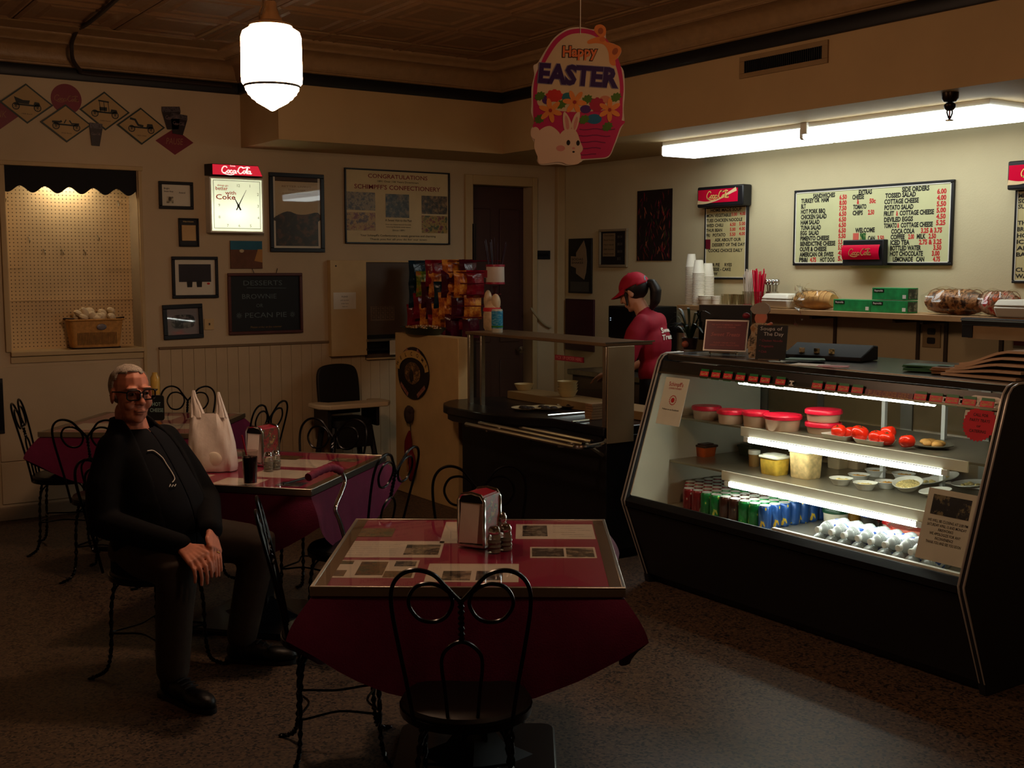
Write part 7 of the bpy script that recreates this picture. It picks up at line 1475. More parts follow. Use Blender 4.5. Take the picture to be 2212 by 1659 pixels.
# green film boxes
def film_box(px0, px1, lvl, label):
    a, b = onX(px0, 660, 5.9).y, onX(px1, 660, 5.9).y; ln_ = a - b; o = empty('wrap_box', (5.95, (a + b) / 2, SHZ + .001 + .078 * lvl)); tag(o, label, 'box', 'green wrap boxes')
    MB().b2((-.05, -ln_ / 2, 0), (.05, ln_ / 2, .074)).obj('carton', mat('box_green', (28, 140, 74), .5, var=.25, scale=26), o, bevel=.002)
    MB().b2((-.0515, ln_ / 2 - .09, .046), (-.05, ln_ / 2 - .012, .066)).obj('logo_panel', M_BLACK, o); t_ = MB(); put_text(t_, 'Reynolds', 0, 0, .011, width=.062, align='C', z=.001); MM = Matrix.Translation((-.0516, ln_ / 2 - .051, .051)) @ Euler((R(90), 0, R(-90))).to_matrix().to_4x4(); t_.v = [MM @ v for v in t_.v]; t_.obj('lettering', M_WHITEINK, o, smooth=False)
    MB().b2((-.0515, -ln_ / 2 + .012, .01), (-.05, -ln_ / 2 + .036, .032)).obj('white_patch', M_WHITE, o); MB().b2((-.045, -ln_ / 2 - .0015, .008), (.045, -ln_ / 2, .068)).obj('end_print', mat_photo('box_end', [(20, 26, 20), (40, 60, 44), (120, 120, 100)], 40), o)
    return o
film_box(1800, 1880, 0, 'left green wrap box lying on the wall shelf'); film_box(1881, 1960, 0, 'green wrap box under another on the wall shelf'); film_box(1883, 1960, 1, 'green wrap box stacked on top of another on the wall shelf')
# slide-out rail under the right end of the shelf with lit edge, and outlet
e, w_, h_ = RWF('outlet_plate', (1995, 700), (2032, 752), .001); tag(e, 'dim outlet plate on the wall under the shelf', 'outlet'); MB().box((0, 0, .004), (w_, h_, .008)).obj('plate', mat('plate_dim', (150, 128, 92), .5), e, bevel=.002)
for s_ in (-1, 1): MB().rbox((0, s_ * h_ * .2, .009), (w_ * .45, h_ * .28, .003), .01).obj('socket', M_BLACK, e)
a, b = onX(2080, 688, 5.8), onX(2330, 700, 5.8); o = empty('ticket_rail', (5.8, (a.y + b.y) / 2, SHZ - .045)); tag(o, 'steel order ticket rail under the right end of the wall shelf', 'rail'); ln_ = a.y - b.y
MB().b2((-.015, -ln_ / 2, 0), (.06, ln_ / 2, .04)).obj('channel', M_BLACK, o, bevel=.003); MB().tube([(-.017, -ln_ / 2, .03), (-.017, ln_ / 2, .03)], .006, 6).obj('steel_edge', M_CHROME, o)
MB().b2((-.005, -ln_ / 2, -.075), (.02, ln_ / 2 - .04, -.003)).obj('lower_bar', mat('bar_tan', (170, 140, 100), .5), o); MB().b2((-.012, ln_ / 2 - .07, -.07), (.03, ln_ / 2 - .005, 0)).obj('end_block', M_BLACK, o)
e, w_, h_ = RWF('pink_card', (2192, 690), (2230, 768), .2); tag(e, 'pink printed card hanging below the ticket rail at the right edge', 'card'); MB().box((0, 0, 0), (w_, h_, .003)).obj('card', mat('card_pink', (196, 110, 116), .6), e); MB().box((0, -h_ * .34, .002), (w_, h_ * .2, .001)).obj('white_strip', M_PAPER, e)
e.location.z += .0
# back work counter under the shelf (behind the case), with a dark drawer row
wk = empty('work_counter', (5.82, 5.2, 0)); tag(wk, 'steel work counter along the right wall behind the display case', 'counter'); MB().b2((-.32, -2.3, .86), (.345, 2.1, .9)).obj('top', M_STEEL, wk, bevel=.004); MB().b2((-.28, -2.28, .1), (.34, 2.08, .86)).obj('body', mat('work_body', (60, 52, 44), .5), wk)
for k in range(6): MB().b2((-.29, -2.2 + .72 * k, .5), (-.28, -1.53 + .72 * k, .84)).obj('drawer', mat('drawer_grey', (80, 70, 58), .5), wk, bevel=.003)
for k, (px, py, hh, lb) in enumerate(((1480, 700, .26, 'tall steel container on the work counter left of the plant'), (1465, 705, .24, 'dark blender jar on the work counter behind the plant'))):
    p = onX(px, py, 5.75 + .12 * k); o = empty('container', (p.x, p.y, .901)); tag(o, lb, 'container'); MB().lathe([(0, 0), (.055, 0), (.06, .02), (.06, .34 + .04 * k), (.05, .38), (0, .38)], 18).obj('body', M_STEEL if k == 0 else M_BLACKM, o); MB().lathe([(.062, .33), (.064, .335), (.064, .36), (.03, .39), (0, .39)], 18).obj('lid', M_BLACK, o)
# ================================================================== EASTER SIGN
es = empty('easter_sign', M=Matrix.Translation(_F * 4.5 + C0 + Vector((0, 0, 0))))
p = C0 + ray(1247, 208) * 4.5; mdir = Vector((-p.x, -p.y, 0)).normalized()
es.matrix_world = Matrix.Translation(p) @ Matrix.Rotation(math.atan2(mdir.y, mdir.x) + R(90) - R(8), 4, 'Z') @ Matrix.Rotation(R(90), 4, 'X') @ Matrix.Rotation(R(-2), 4, 'Z'); tag(es, 'hanging happy Easter cardboard sign with a basket and white rabbit', 'sign')
S_ = 4.5 / 2500 / (1659 / 400) * 1.0  # metres per crop pixel
def E_(x, y): return ((x - 610) * S_ * 1.01, -(y - 863) * S_ * 1.01)
def EP(pts, sub=5): return [tuple(q) for q in spline([E_(*p) for p in pts], sub, closed=True)]
def card(pts, z, m, name, sub=5, par=es, t=.0007): return MB().prism(EP(pts, sub), z - t, z, None).obj(name, m, par, smooth=False)
ol = [(620, 265), (500, 280), (390, 350), (310, 460), (245, 570), (205, 600), (215, 680), (195, 790), (200, 930), (200, 1010), (240, 1110), (205, 1150), (205, 1220), (240, 1280), (270, 1380), (270, 1440), (310, 1470), (450, 1460), (560, 1470), (660, 1440), (690, 1420), (800, 1410), (910, 1390), (960, 1290), (1010, 1140), (1035, 1080), (1025, 960), (1030, 820), (1010, 640), (950, 560), (985, 470), (930, 415), (850, 380), (835, 270), (780, 250), (730, 285)]
card([((x - 610) * 1.0 + 610, y) for (x, y) in ol], 0, mat('easter_white', (196, 180, 160), .6), 'card', t=.003)
kpk = mat('easter_pink', (176, 30, 84), .6, var=.08); card([(620, 278), (500, 295), (395, 365), (315, 480), (262, 600), (225, 690), (212, 800), (215, 930), (225, 1060), (270, 1120), (600, 1150), (960, 1120), (1015, 1060), (1015, 900), (1018, 780), (990, 620), (930, 480), (850, 370), (740, 300)], .001, kpk, 'handle')
card([(620, 318), (510, 335), (420, 400), (345, 510), (290, 620), (255, 740), (250, 860), (290, 960), (600, 1000), (950, 960), (985, 860), (980, 740), (945, 610), (885, 490), (810, 390), (720, 335)], .0016, mat('easter_cream', (196, 172, 136), .6), 'inner_card')
card([(235, 1090), (620, 1110), (1020, 1070), (1000, 1140), (955, 1280), (910, 1380), (800, 1400), (640, 1410), (400, 1400), (300, 1300)], .0022, kpk, 'basket')
lns = MB()
for k in range(5):
    y = 1150 + 55 * k; lns.ribbon([E_(640 + q * 40, y + 6 * math.sin(q * 1.3)) for q in range(int(9 - k * .8))], .004, 0, .0026)
lns.obj('basket_weave', mat('easter_dkpink', (110, 14, 66), .6), es, smooth=False)
# bow
bo = mat('easter_orange', (206, 120, 56), .6, var=.1)
card([(790, 350), (740, 300), (750, 255), (800, 245), (840, 280), (835, 340)], .0022, bo, 'bow'); card([(850, 400), (910, 410), (975, 440), (980, 490), (930, 550), (890, 480)], .0022, bo, 'bow'); card([(790, 350), (690, 380), (690, 410), (760, 405), (830, 420), (870, 480), (890, 580), (940, 590), (910, 480), (860, 400)], .0025, bo, 'bow_tail')
# flowers, leaves, eggs
og = mat('easter_petal', (214, 130, 60), .6, var=.1); rdk = mat('easter_core', (150, 40, 40), .6); gr = mat('easter_green', (70, 104, 30), .6, var=.2); 
def flower(x, y, r, a0):
    for k in range(6):
        a = a0 + k * math.pi / 3; c = E_(x + r * .55 * math.cos(a), y + r * .55 * math.sin(a)); MB().prism([(c[0] + S_ * r * (.5 * math.cos(t) * math.cos(-a) - .22 * math.sin(t) * math.sin(-a)), c[1] + S_ * r * (.5 * math.cos(t) * math.sin(-a) + .22 * math.sin(t) * math.cos(-a))) for t in [2 * math.pi * q / 12 for q in range(12)]], .0034, .004).obj('petal', og, es, smooth=False)
    c = E_(x, y); MB().prism([(c[0] + S_ * r * .16 * math.cos(t), c[1] + S_ * r * .16 * math.sin(t)) for t in [2 * math.pi * q / 10 for q in range(10)]], .004, .0046).obj('flower_core', rdk, es, smooth=False)
def blob(x, y, rx, ry, m, z=.003, n='egg', wob=0, rot=0):
    c = E_(x, y); MB().prism([(c[0] + S_ * rx * (1 + wob * math.sin(t * 9)) * math.cos(t) * math.cos(rot) - S_ * ry * math.sin(t) * math.sin(rot), c[1] + S_ * ry * (1 + wob * math.sin(t * 9)) * math.sin(t) * math.cos(rot) + S_ * rx * math.cos(t) * math.sin(rot)) for t in [2 * math.pi * q / 26 for q in range(26)]], z - .0006, z).obj(n, m, es, smooth=False)
blob(525, 870, 55, 38, mat('egg_teal', (30, 100, 110), .6)); blob(770, 1060, 68, 44, mat('egg_blue', (24, 96, 130), .6)); blob(690, 975, 50, 36, mat('egg_purple', (70, 30, 100), .6)); blob(860, 890, 50, 34, mat('egg_peach', (190, 120, 90), .6), z=.0026); blob(335, 895, 40, 40, mat('egg_purple'))
rc = mat('easter_carnation', (190, 44, 40), .6, var=.15); blob(405, 860, 75, 55, rc, .0031, 'carnation', .1); blob(790, 935, 68, 62, mat('easter_carnation2', (160, 30, 60), .6), .0031, 'carnation', .1)
for (x, y) in ((275, 865), (470, 935), (700, 890), (955, 870), (280, 1065), (680, 1065), (890, 1125)): blob(x, y, 48, 36, gr, .0033, 'leaf', .25, R(30))
bdk = mat('easter_bow_dark', (150, 76, 40), .6)
blob(795, 300, 24, 28, bdk, .0028, 'bow_loop'); blob(930, 475, 24, 32, bdk, .0028, 'bow_loop', 0, R(-30)); blob(815, 372, 26, 22, mat('easter_bow_knot', (190, 100, 50), .6), .0034, 'bow_knot')
flower(375, 990, 105, .3); flower(590, 915, 105, .1); flower(905, 980, 100, .5)
# rabbit
rw_ = mat('easter_rabbit', (206, 178, 152), .7, var=.04); rpk = mat('rabbit_pink', (196, 130, 120), .7)
blob(245, 1190, 42, 55, rw_, .0038, 'rabbit_tail'); card([(240, 1300), (270, 1180), (370, 1125), (460, 1180), (500, 1260), (640, 1330), (660, 1440), (560, 1465), (470, 1440), (300, 1462), (275, 1400)], .0044, rw_, 'rabbit_body'); card([(470, 1200), (530, 1150), (610, 1165), (655, 1260), (680, 1330), (620, 1380), (530, 1360), (470, 1300)], .005, rw_, 'rabbit_head')
card([(510, 1160), (490, 1060), (500, 1000), (540, 1040), (570, 1110), (560, 1165)], .0048, rw_, 'rabbit_ear'); card([(580, 1160), (570, 1100), (600, 1020), (640, 1005), (635, 1090), (610, 1165)], .0048, rw_, 'rabbit_ear'); card([(527, 1150), (510, 1070), (515, 1030), (540, 1070), (550, 1140)], .0054, rpk, 'inner_ear'); card([(592, 1150), (590, 1100), (615, 1040), (625, 1080), (605, 1150)], .0054, rpk, 'inner_ear')
blob(548, 1270, 17, 24, M_INK, .0056, 'rabbit_eye'); blob(635, 1272, 16, 24, M_INK, .0056, 'rabbit_eye'); blob(597, 1318, 14, 9, rpk, .0056, 'rabbit_nose'); blob(598, 1350, 12, 8, M_INK, .0056, 'rabbit_mouth'); blob(480, 1320, 40, 26, rpk, .0052, 'rabbit_blush')
# lettering
t_ = MB(); c = E_(620, 520)
for bb, zz, mm, nm in ((.085, .003, M_INK, 'happy_outline'), (.03, .0036, mat('happy_fill', (206, 110, 60), .6), 'happy_lettering')):
    t_ = MB(); wf = text_geo('Happy', .03); wo = text_geo('Happy', bb); put_text(t_, 'Happy', c[0], c[1], 95 * S_ * .95, width=310 * S_ * (wo[3] - wo[2]) / (wf[3] - wf[2]), align='C', z=zz, bold=bb); t_.obj(nm, mm, es, smooth=False)
c = E_(612, 770)
for bb, zz, mm, nm in ((.07, .0042, mat('easter_grey', (120, 110, 130), .6), 'easter_edge'), (.045, .0048, mat('easter_navy', (46, 18, 76), .6), 'easter_lettering')):
    t_ = MB(); wf = text_geo('EASTER', .045); wo = text_geo('EASTER', bb); put_text(t_, 'EASTER', c[0], c[1] + .004, 160 * S_, width=725 * S_ * (wo[3] - wo[2]) / (wf[3] - wf[2]), align='C', z=zz, bold=bb, rot=R(-3.5)); t_.obj(nm, mm, es, smooth=False)
hp = es.matrix_world @ Vector((*E_(617, 330), .003)); MB().tube([Vector((*E_(617, 330), .004)), es.matrix_world.inverted() @ Vector((hp.x, hp.y, ZC - .01))], .0014, 5).obj('string', M_PAPER, es)
random.seed(5)
# ================================================================== PEOPLE
from mathutils.bvhtree import BVHTree
M_SKIN = mat('skin_old', (206, 134, 110), .5, var=.12, scale=30); M_SKIN2 = mat('skin_young', (206, 150, 120), .5, var=.06)
def remesh(o, vox, it=4):
    m = o.modifiers.new('surface', 'REMESH'); m.mode = 'VOXEL'; m.voxel_size = vox; m.use_smooth_shade = True
    s = o.modifiers.new('smooth', 'SMOOTH'); s.factor = .5; s.iterations = it; return o
class Fig:
    """frame of a figure: a = own right, b = forward, z = up"""
    def __init__(s, O, f): s.O = Vector(O); f = Vector((f[0], f[1], 0)).normalized(); s.f = f; s.r = Vector((f.y, -f.x, 0)); s.M = Matrix(((s.r.x, f.x, 0, 0), (s.r.y, f.y, 0, 0), (0, 0, 1, 0), (0, 0, 0, 1)))
    def to_local(s, w): d = Vector(w) - s.O; return Vector((d.dot(s.r), d.dot(s.f), d.z))
    def root(s): return Matrix.Translation(s.O) @ s.M
def head_parts(b, T, fem=False):
    k = .93 if fem else 1
    b.ell((0, -.018, .028), (.076 * k, .097, .088), M=T); b.ell((0, .03, -.03), (.063 * k, .06, .086), M=T); b.ell((0, .035, -.084), (.048 * k, .05, .034), M=T); b.ell((0, .07, -.1), (.021, .018, .017), M=T)
    b.limb([(0, .086, .016), (0, .108, -.026)], [.008, .0135], M=T, seg=8); 
    for s in (-1, 1): b.ell((s * .013, .098, -.03), (.009, .01, .008), M=T); b.ell((s * .036, .064, -.03), (.026, .026, .03), M=T); b.ell((s * .077 * k, -.006, -.008), (.009, .022, .034), Euler((0, 0, s * -.3)).to_matrix(), M=T); b.ell((s * .03, .076, .03), (.026, .014, .009), M=T)
    b.ell((0, .088, -.06), (.024, .011, .006), M=T); b.ell((0, .086, -.072), (.021, .012, .007), M=T)
def hand(b, W, K, Tp, side, n, sc=1.0):
    """wrist W, knuckle centre K, fingertip centre Tp, side = towards the thumb"""
    W, K, Tp = Vector(W), Vector(K), Vector(Tp); side = Vector(side).normalized(); d = (K - W).normalized(); dn = d.cross(side).normalized()
    for q in range(5):
        u = (q - 2) * .0165 * sc; b.limb([W + side * u * .42 + d * .006, K + side * u], [.0152, .0122], seg=8, M=n)
    b.ell((W + K) / 2, (.03, .03, .018), M=n) if False else None
    L = [.082, .094, .088, .068]
    for q in range(4):
        base = K + side * (.029 - q * .0205) * sc; t = (Tp - K).normalized(); L_ = L[q] * sc
        m = base + (d * .55 + t * .45).normalized() * L_ * .45; e = m + t * L_ * .35; g = e + (t - d * .35 + side * (.05 * (1.5 - q))).normalized() * L_ * .28
        b.limb([base, m, e, g], [.0092, .0084, .0077, .0066], seg=8, sub=2, M=n)
    tb = W.lerp(K, .35) + side * .03; b.limb([tb, tb + (d * .7 + side * .55).normalized() * .036, tb + (d * .95 + side * .3).normalized() * .062], [.0125, .0105, .0085], seg=8, M=n)
def ring_loft(name, rings, parent, m, gap=None, solid=.012, seg=36):
    """rings: (z, a, b, ra, rb); gap: half-angle in degrees left open at the front for each ring"""
    mb = MB(); vs = []
    for i, (z, a, bb, ra, rb) in enumerate(rings):
        g = R(gap[i]) if gap else 0
        for k in range(seg + 1):
            t = math.pi / 2 + g + (2 * math.pi - 2 * g) * k / seg
            e = 1 + .015 * math.sin(5 * t + z * 21) + .012 * math.sin(9 * t - z * 33)
            vs.append((a + ra * math.cos(t) * e, bb + rb * math.sin(t) * e, z))
    n = seg + 1; mb.add(vs, [(i * n + k, i * n + k + 1, (i + 1) * n + k + 1, (i + 1) * n + k) for i in range(len(rings) - 1) for k in range(seg)])
    o = mb.obj(name, m, parent, angle=80)
    if solid: s = o.modifiers.new('cloth', 'SOLIDIFY'); s.thickness = solid; s.offset = 0; s.use_even_offset = False
    sb = o.modifiers.new('sub', 'SUBSURF'); sb.levels = 1; sb.render_levels = 1
    return o, mb
# ------------------------------------------------------------------ seated man
F1 = Fig((1.44, 4.755, 0), (.45, -.89))
def pl(px, py, dep): return F1.to_local(C0 + ray(px, py) * dep)
kR, kL = Vector((.209, .335, .525)), Vector((-.277, .325, .53)); aR, aL = Vector((.185, .27, .085)), Vector((-.275, .215, .085))
hipR, hipL = Vector((.09, -.02, .535)), Vector((-.09, -.02, .535)); shR, shL = Vector((.168, -.07, .975)), Vector((-.158, -.07, .975))
wR, wL = pl(394, 1180, 4.5), pl(456, 1146, 4.58); nR, nL = pl(428, 1206, 4.42), pl(464, 1186, 4.5); tR, tL = pl(436, 1250, 4.42), pl(468, 1232, 4.48)
eR, eL = Vector((.265, -.01, .69)), Vector((-.235, .06, .7))
b = MB()
HT = Matrix.Translation((.03, -.085, 1.183)) @ Matrix.Rotation(R(-19), 4, 'Z') @ Matrix.Rotation(R(-3), 4, 'X')
head_parts(b, HT); b.limb([(.025, -.105, 1.1), (.01, -.09, 1.0)], [.058, .066])
b.ell((0, -.075, .93), (.14, .08, .08)); b.ell((0, -.03, .82), (.14, .11, .15)); b.ell((0, .01, .68), (.145, .125, .14)); b.ell((0, -.02, .56), (.17, .14, .1))
for (s, e, w_) in ((shR, eR, wR), (shL, eL, wL)): b.limb([s + Vector((-.03 if s.x > 0 else .03, 0, -.02)), e, w_], [.045, .04, .027])
for (h_, k_, a_) in ((hipR, kR, aR), (hipL, kL, aL)): b.limb([h_, k_, a_], [.085, .058, .038])
hand(b, wR, nR, tR, Vector((-.85, .2, .3)), None, 1.12); hand(b, wL, nL, tL, Vector((.75, .2, .35)), None, 1.12)
for (a_, tip) in ((aR, Vector((.24, .5, .03))), (aL, Vector((-.35, .42, .03)))): b.limb([a_ - Vector((0, 0, .04)), Vector((a_.x, a_.y, .03)).lerp(tip, .4)], [.026, .014])
man = b.obj('person', M_SKIN); man.matrix_world = F1.root(); remesh(man, .0042, 2); tag(man, 'seated older person in a black jacket and dark trousers wearing black glasses', 'person')
# hair: close-cropped shell over the skull
def hair_shell(par, T, m, keep, k=1.05, name='hair'):
    mb = MB(); nu, nv = 40, 26; vs = []; ok = []
    for j in range(nv + 1):
        t = math.pi * j / nv - math.pi / 2
        for i in range(nu):
            a = 2 * math.pi * i / nu; p = Vector((math.cos(t) * math.cos(a), math.cos(t) * math.sin(a), math.sin(t))); q = Vector((p.x * .076 * k, p.y * .097 * k - .018, p.z * .088 * k + .028)); q *= 1 + .02 * noise.noise(q * 60); vs.append(q); ok.append(keep(q))
    fs = []
    for j in range(nv):
        for i in range(nu):
            f = (j * nu + i, j * nu + (i + 1) % nu, (j + 1) * nu + (i + 1) % nu, (j + 1) * nu + i)
            if all(ok[x] for x in f): fs.append(f)
    mb.add(vs, fs, T); o = mb.obj(name, m, par, angle=80); s = o.modifiers.new('thick', 'SOLIDIFY'); s.thickness = .004; s.offset = -1; return o
hair_shell(man, HT, mat('hair_grey', (170, 160, 148), .7, var=.25, scale=70, bump=.6, bscale=200), lambda q: (q.y < .012 and q.z > -.045 + .25 * max(0, q.y + .02)) or (q.z > .088 and q.y < .055) , 1.035)
ey = mat('eye_white', (140, 116, 104), .35); ei = mat('eye_iris', (40, 34, 34), .2); M_GLS = mat('glasses_black', (10, 10, 14), .3)
for s in (-1, 1):
    MB().ell((s * .031, .079, .008), (.0125, .0105, .0062), M=HT).obj('eye', ey, man); MB().ell((s * .031 + .001, .0885, .008), (.005, .002, .005), M=HT).obj('iris', ei, man); MB().ell((s * .031, .0885, .03), (.018, .0035, .003), M=HT).obj('eyebrow', mat('brow_grey', (96, 80, 70), .8), man)
MB().ell((0, .0985, -.066), (.023, .002, .0014), M=HT).obj('mouth_line', mat('lip_dark', (70, 26, 26), .6), man)
gl = MB()
for s in (-1, 1):
    gl.tube([(s * .033 + u, .106 - abs(s * .033 + u) * .12, v + .006) for (u, v) in rrect(.054, .04, .012, 4)], .0032, 6, closed=True, M=HT)
    gl.tube([(s * .06, .099, .018), (s * .078, .08, .02), (s * .082, .01, .012), (s * .08, -.02, -.008)], .003, 6, M=HT)
gl.tube([(-.008, .107, .014), (0, .109, .016), (.008, .107, .014)], .003, 6, M=HT); gls = gl.obj('glasses', M_GLS, man)
for s in (-1, 1): MB().prism([(s * .033 + u * .94, v * .94) for (u, v) in rrect(.054, .04, .012, 4)], -.0005, .0005, HT @ Matrix.Translation((0, .1035, .006)) @ Matrix.Rotation(R(90), 4, 'X')).obj('lens', mat_pane('lens_clear', (.8, .8, .8), fac=.004, blend=.02), gls, smooth=False)
# clothes
M_JKT = mat('jacket_black', (6, 6, 9), .85, var=.15, scale=30, spec=.2); M_SHIRT = mat('shirt_charcoal', (15, 16, 22), .85, var=.1, spec=.2)
rg = [(.475, 0, .025, .178, .176), (.56, 0, .04, .182, .188), (.66, 0, .045, .182, .188), (.76, 0, .03, .178, .17), (.86, 0, -.015, .172, .146), (.94, 0, -.055, .162, .126), (1.0, .005, -.077, .138, .105), (1.025, .01, -.085, .1, .088), (1.04, .015, -.09, .075, .078)]
sh_, shm = ring_loft('shirt', rg, man, M_SHIRT, solid=.004)
jr = [(.455, 0, .02, .198, .19, 24), (.54, 0, .03, .202, .198, 32), (.66, 0, .03, .2, .196, 36), (.76, 0, .015, .196, .178, 36), (.86, 0, -.022, .19, .155, 35), (.94, 0, -.06, .184, .138, 34), (1.0, .005, -.08, .155, .116, 36), (1.035, .012, -.09, .115, .1, 44), (1.062, .018, -.095, .09, .09, 58), (1.082, .02, -.1, .086, .086, 68)]
q = MB(); seg = 40; n = seg + 1; vs = []; th = .02
for sg in (0, 1):
    for (z, a, bb, ra, rb, g) in jr:
        for k in range(n):
            t = math.pi / 2 + R(g) + (2 * math.pi - 2 * R(g)) * k / seg; e_ = 1 + .012 * math.sin(6 * t + z * 23) + .01 * math.sin(11 * t - z * 37); vs.append((a + (ra - th * sg) * math.cos(t) * e_, bb + (rb - th * sg) * math.sin(t) * e_, z))
m_ = len(jr) * n; fs = []
for i in range(len(jr) - 1):
    for k in range(seg): x = i * n + k; fs.append((x, x + 1, x + n + 1, x + n)); fs.append((m_ + x, m_ + x + n, m_ + x + n + 1, m_ + x + 1))
    for k in (0, seg): x = i * n + k; f = (x, x + n, m_ + x + n, m_ + x); fs.append(f if k == 0 else tuple(reversed(f)))
for k in range(seg): fs.append((k, m_ + k, m_ + k + 1, k + 1)); x = (len(jr) - 1) * n + k; fs.append((x, x + 1, m_ + x + 1, m_ + x))
q.add(vs, fs)
for (s, e, w_) in ((shR, eR, wR), (shL, eL, wL)):
    d = (w_ - e).normalized(); mid = s.lerp(e, .5) + Vector((0, -.01, -.01)); q.limb([s + Vector((-.03 if s.x > 0 else .03, 0, -.012)), mid, e, e.lerp(w_, .5), w_ - d * .012], [.074, .074, .064, .054, .047])
    for k in range(4): c = e.lerp(w_, .1 + .18 * k); q.ell(c, (.062 - .004 * k, .06 - .004 * k, .058 - .004 * k))
remesh(q.obj('jacket', M_JKT, man), .0085, 5)
# shirt print: a thin white outline with small lettering, laid on the cloth
bv = BVHTree.FromPolygons([F1.root() @ v for v in shm.v], [list(f) for f in shm.f])
pr = []
for (px, py) in ((318, 974), (330, 973), (340, 979), (352, 990), (360, 1003), (368, 1015), (376, 1029), (377, 1036), (372, 1042)):
    h_ = bv.ray_cast(C0, ray(px, py).normalized())
    if h_[0] is not None: pr.append(F1.to_local(h_[0] + (C0 - h_[0]).normalized() * .008))
if len(pr) > 3: MB().tube(spline(pr, 4), .0022, 5).obj('shirt_print', M_WHITEINK, man)
pr = []
for (px, py) in ((366, 1052), (368, 1046), (371, 1052), (374, 1047), (377, 1051), (380, 1046)):
    h_ = bv.ray_cast(C0, ray(px, py).normalized())
    if h_[0] is not None: pr.append(F1.to_local(h_[0] + (C0 - h_[0]).normalized() * .008))
if len(pr) > 3: MB().tube(pr, .002, 5).obj('shirt_print', M_WHITEINK, man)
M_TRS = mat('trousers_brown', (50, 40, 32), .85, var=.12, scale=24)
q = MB(); q.ell((0, -.03, .54), (.19, .16, .1)); 
for (h_, k_, a_) in ((hipR, kR, aR), (hipL, kL, aL)): q.limb([h_, h_.lerp(k_, .5) + Vector((0, 0, .012)), k_ + Vector((0, -.005, .0)), k_.lerp(a_, .45) + Vector((0, -.012, 0)), a_ + Vector((0, -.005, .03))], [.105, .098, .08, .073, .066])
remesh(q.obj('trousers', M_TRS, man), .012, 4)
for a_ in (aR, aL): MB().limb([a_ + Vector((0, 0, .08)), a_ + Vector((0, .0, -.03))], [.041, .042]).obj('sock', M_BLACK, man)
M_SHOE = mat('shoe_black', (17, 16, 17), .45, var=.1)
for (a_, tip) in ((aR, Vector((.245, .545, .0))), (aL, Vector((-.37, .445, 0)))):
    g_ = Vector((a_.x, a_.y, 0)); d = (tip - g_).normalized(); sd = Vector((d.y, -d.x, 0)); q = MB(); T = Matrix(((sd.x, d.x, 0, g_.x), (sd.y, d.y, 0, g_.y), (0, 0, 1, 0), (0, 0, 0, 1))); l = (tip - g_).length
    q.ell((0, -.03, .05), (.04, .045, .045), M=T); q.ell((0, .05, .05), (.043, .08, .045), M=T); q.ell((0, l * .62, .038), (.048, .09, .034), M=T); q.limb([(0, -.02, .07), (0, -.01, .1)], [.044, .046], M=T)
    so_ = remesh(q.obj('shoe', M_SHOE, man), .008, 2); MB().prism([(p.x, p.y) for p in spline([(-.036, -.07), (-.042, 0), (-.044, l * .5), (-.046, l * .72), (-.02, l * .92), (.02, l * .92), (.046, l * .72), (.044, l * .5), (.042, 0), (.036, -.07)], 3, closed=True)], .001, .018, T).obj('sole', M_BLACK, so_)
    lc = MB()
    for k in range(3): lc.tube([(-.03, .07 + .025 * k, .088 - .008 * k), (0, .075 + .025 * k, .097 - .009 * k), (.03, .07 + .025 * k, .088 - .008 * k)], .003, 5, M=T)
    lc.obj('laces', mat('lace_grey', (40, 40, 44), .8), so_)
sdL = Vector((.75, .2, .35)).normalized(); dL = (nL - wL).normalized(); fd = (dL * .55 + (tL - nL).normalized() * .45).normalized(); ba = nL + sdL * (.029 - 2 * .0205) * 1.12 + fd * .016; u_ = fd.orthogonal().normalized(); v_ = fd.cross(u_)
MB().tube([ba + (u_ * math.cos(t) + v_ * math.sin(t)) * .0098 for t in [2 * math.pi * k / 14 for k in range(14)]], .0018, 5, closed=True).obj('ring', mat('gold', (220, 180, 90), .25, metal=1), man)
# ------------------------------------------------------------------ counter worker seen from behind
F2 = Fig((5.156, 5.85, 0), (-.45, .9))
b = MB(); H2 = Matrix.Translation((0, .17, 1.535)) @ Matrix.Rotation(R(-26), 4, 'X')
head_parts(b, H2, True); b.limb([(0, .13, 1.46), (0, .09, 1.38)], [.047, .055]); b.ell((0, .05, 1.29), (.13, .085, .09)); b.ell((0, .02, 1.16), (.13, .1, .16)); b.ell((0, -.02, .98), (.15, .12, .14))
sR, sL = Vector((.165, .06, 1.345)), Vector((-.165, .06, 1.345)); eR2, eL2 = Vector((.22, .1, 1.08)), Vector((-.22, .12, 1.08)); wR2, wL2 = Vector((.1, .3, .98)), Vector((-.1, .32, .98))
for (s, e, w_) in ((sR, eR2, wR2), (sL, eL2, wL2)): b.limb([s + Vector((-.04 if s.x > 0 else .04, -.01, -.035)), s.lerp(e, .4), e, w_], [.036, .038, .034, .024])
hand(b, wR2, wR2 + Vector((-.03, .07, -.02)), wR2 + Vector((-.05, .12, -.06)), (-1, .2, .2), None); hand(b, wL2, wL2 + Vector((.03, .07, -.02)), wL2 + Vector((.05, .12, -.06)), (1, .2, .2), None)
for s in (-1, 1): b.limb([(s * .085, -.02, .92), (s * .09, 0, .5), (s * .09, -.03, .08)], [.085, .06, .04]); b.limb([(s * .09, -.03, .05), (s * .09, .14, .03)], [.04, .032])
wom = b.obj('person', M_SKIN2); wom.matrix_world = F2.root(); remesh(wom, .0065, 3); tag(wom, 'counter worker in a red cap and red shirt with a dark ponytail, head bowed', 'person')
M_TEE = mat('tee_red', (150, 8, 40), .75, var=.1, scale=20); M_HAIR = mat('hair_dark', (22, 14, 12), .5, var=.3, scale=60)
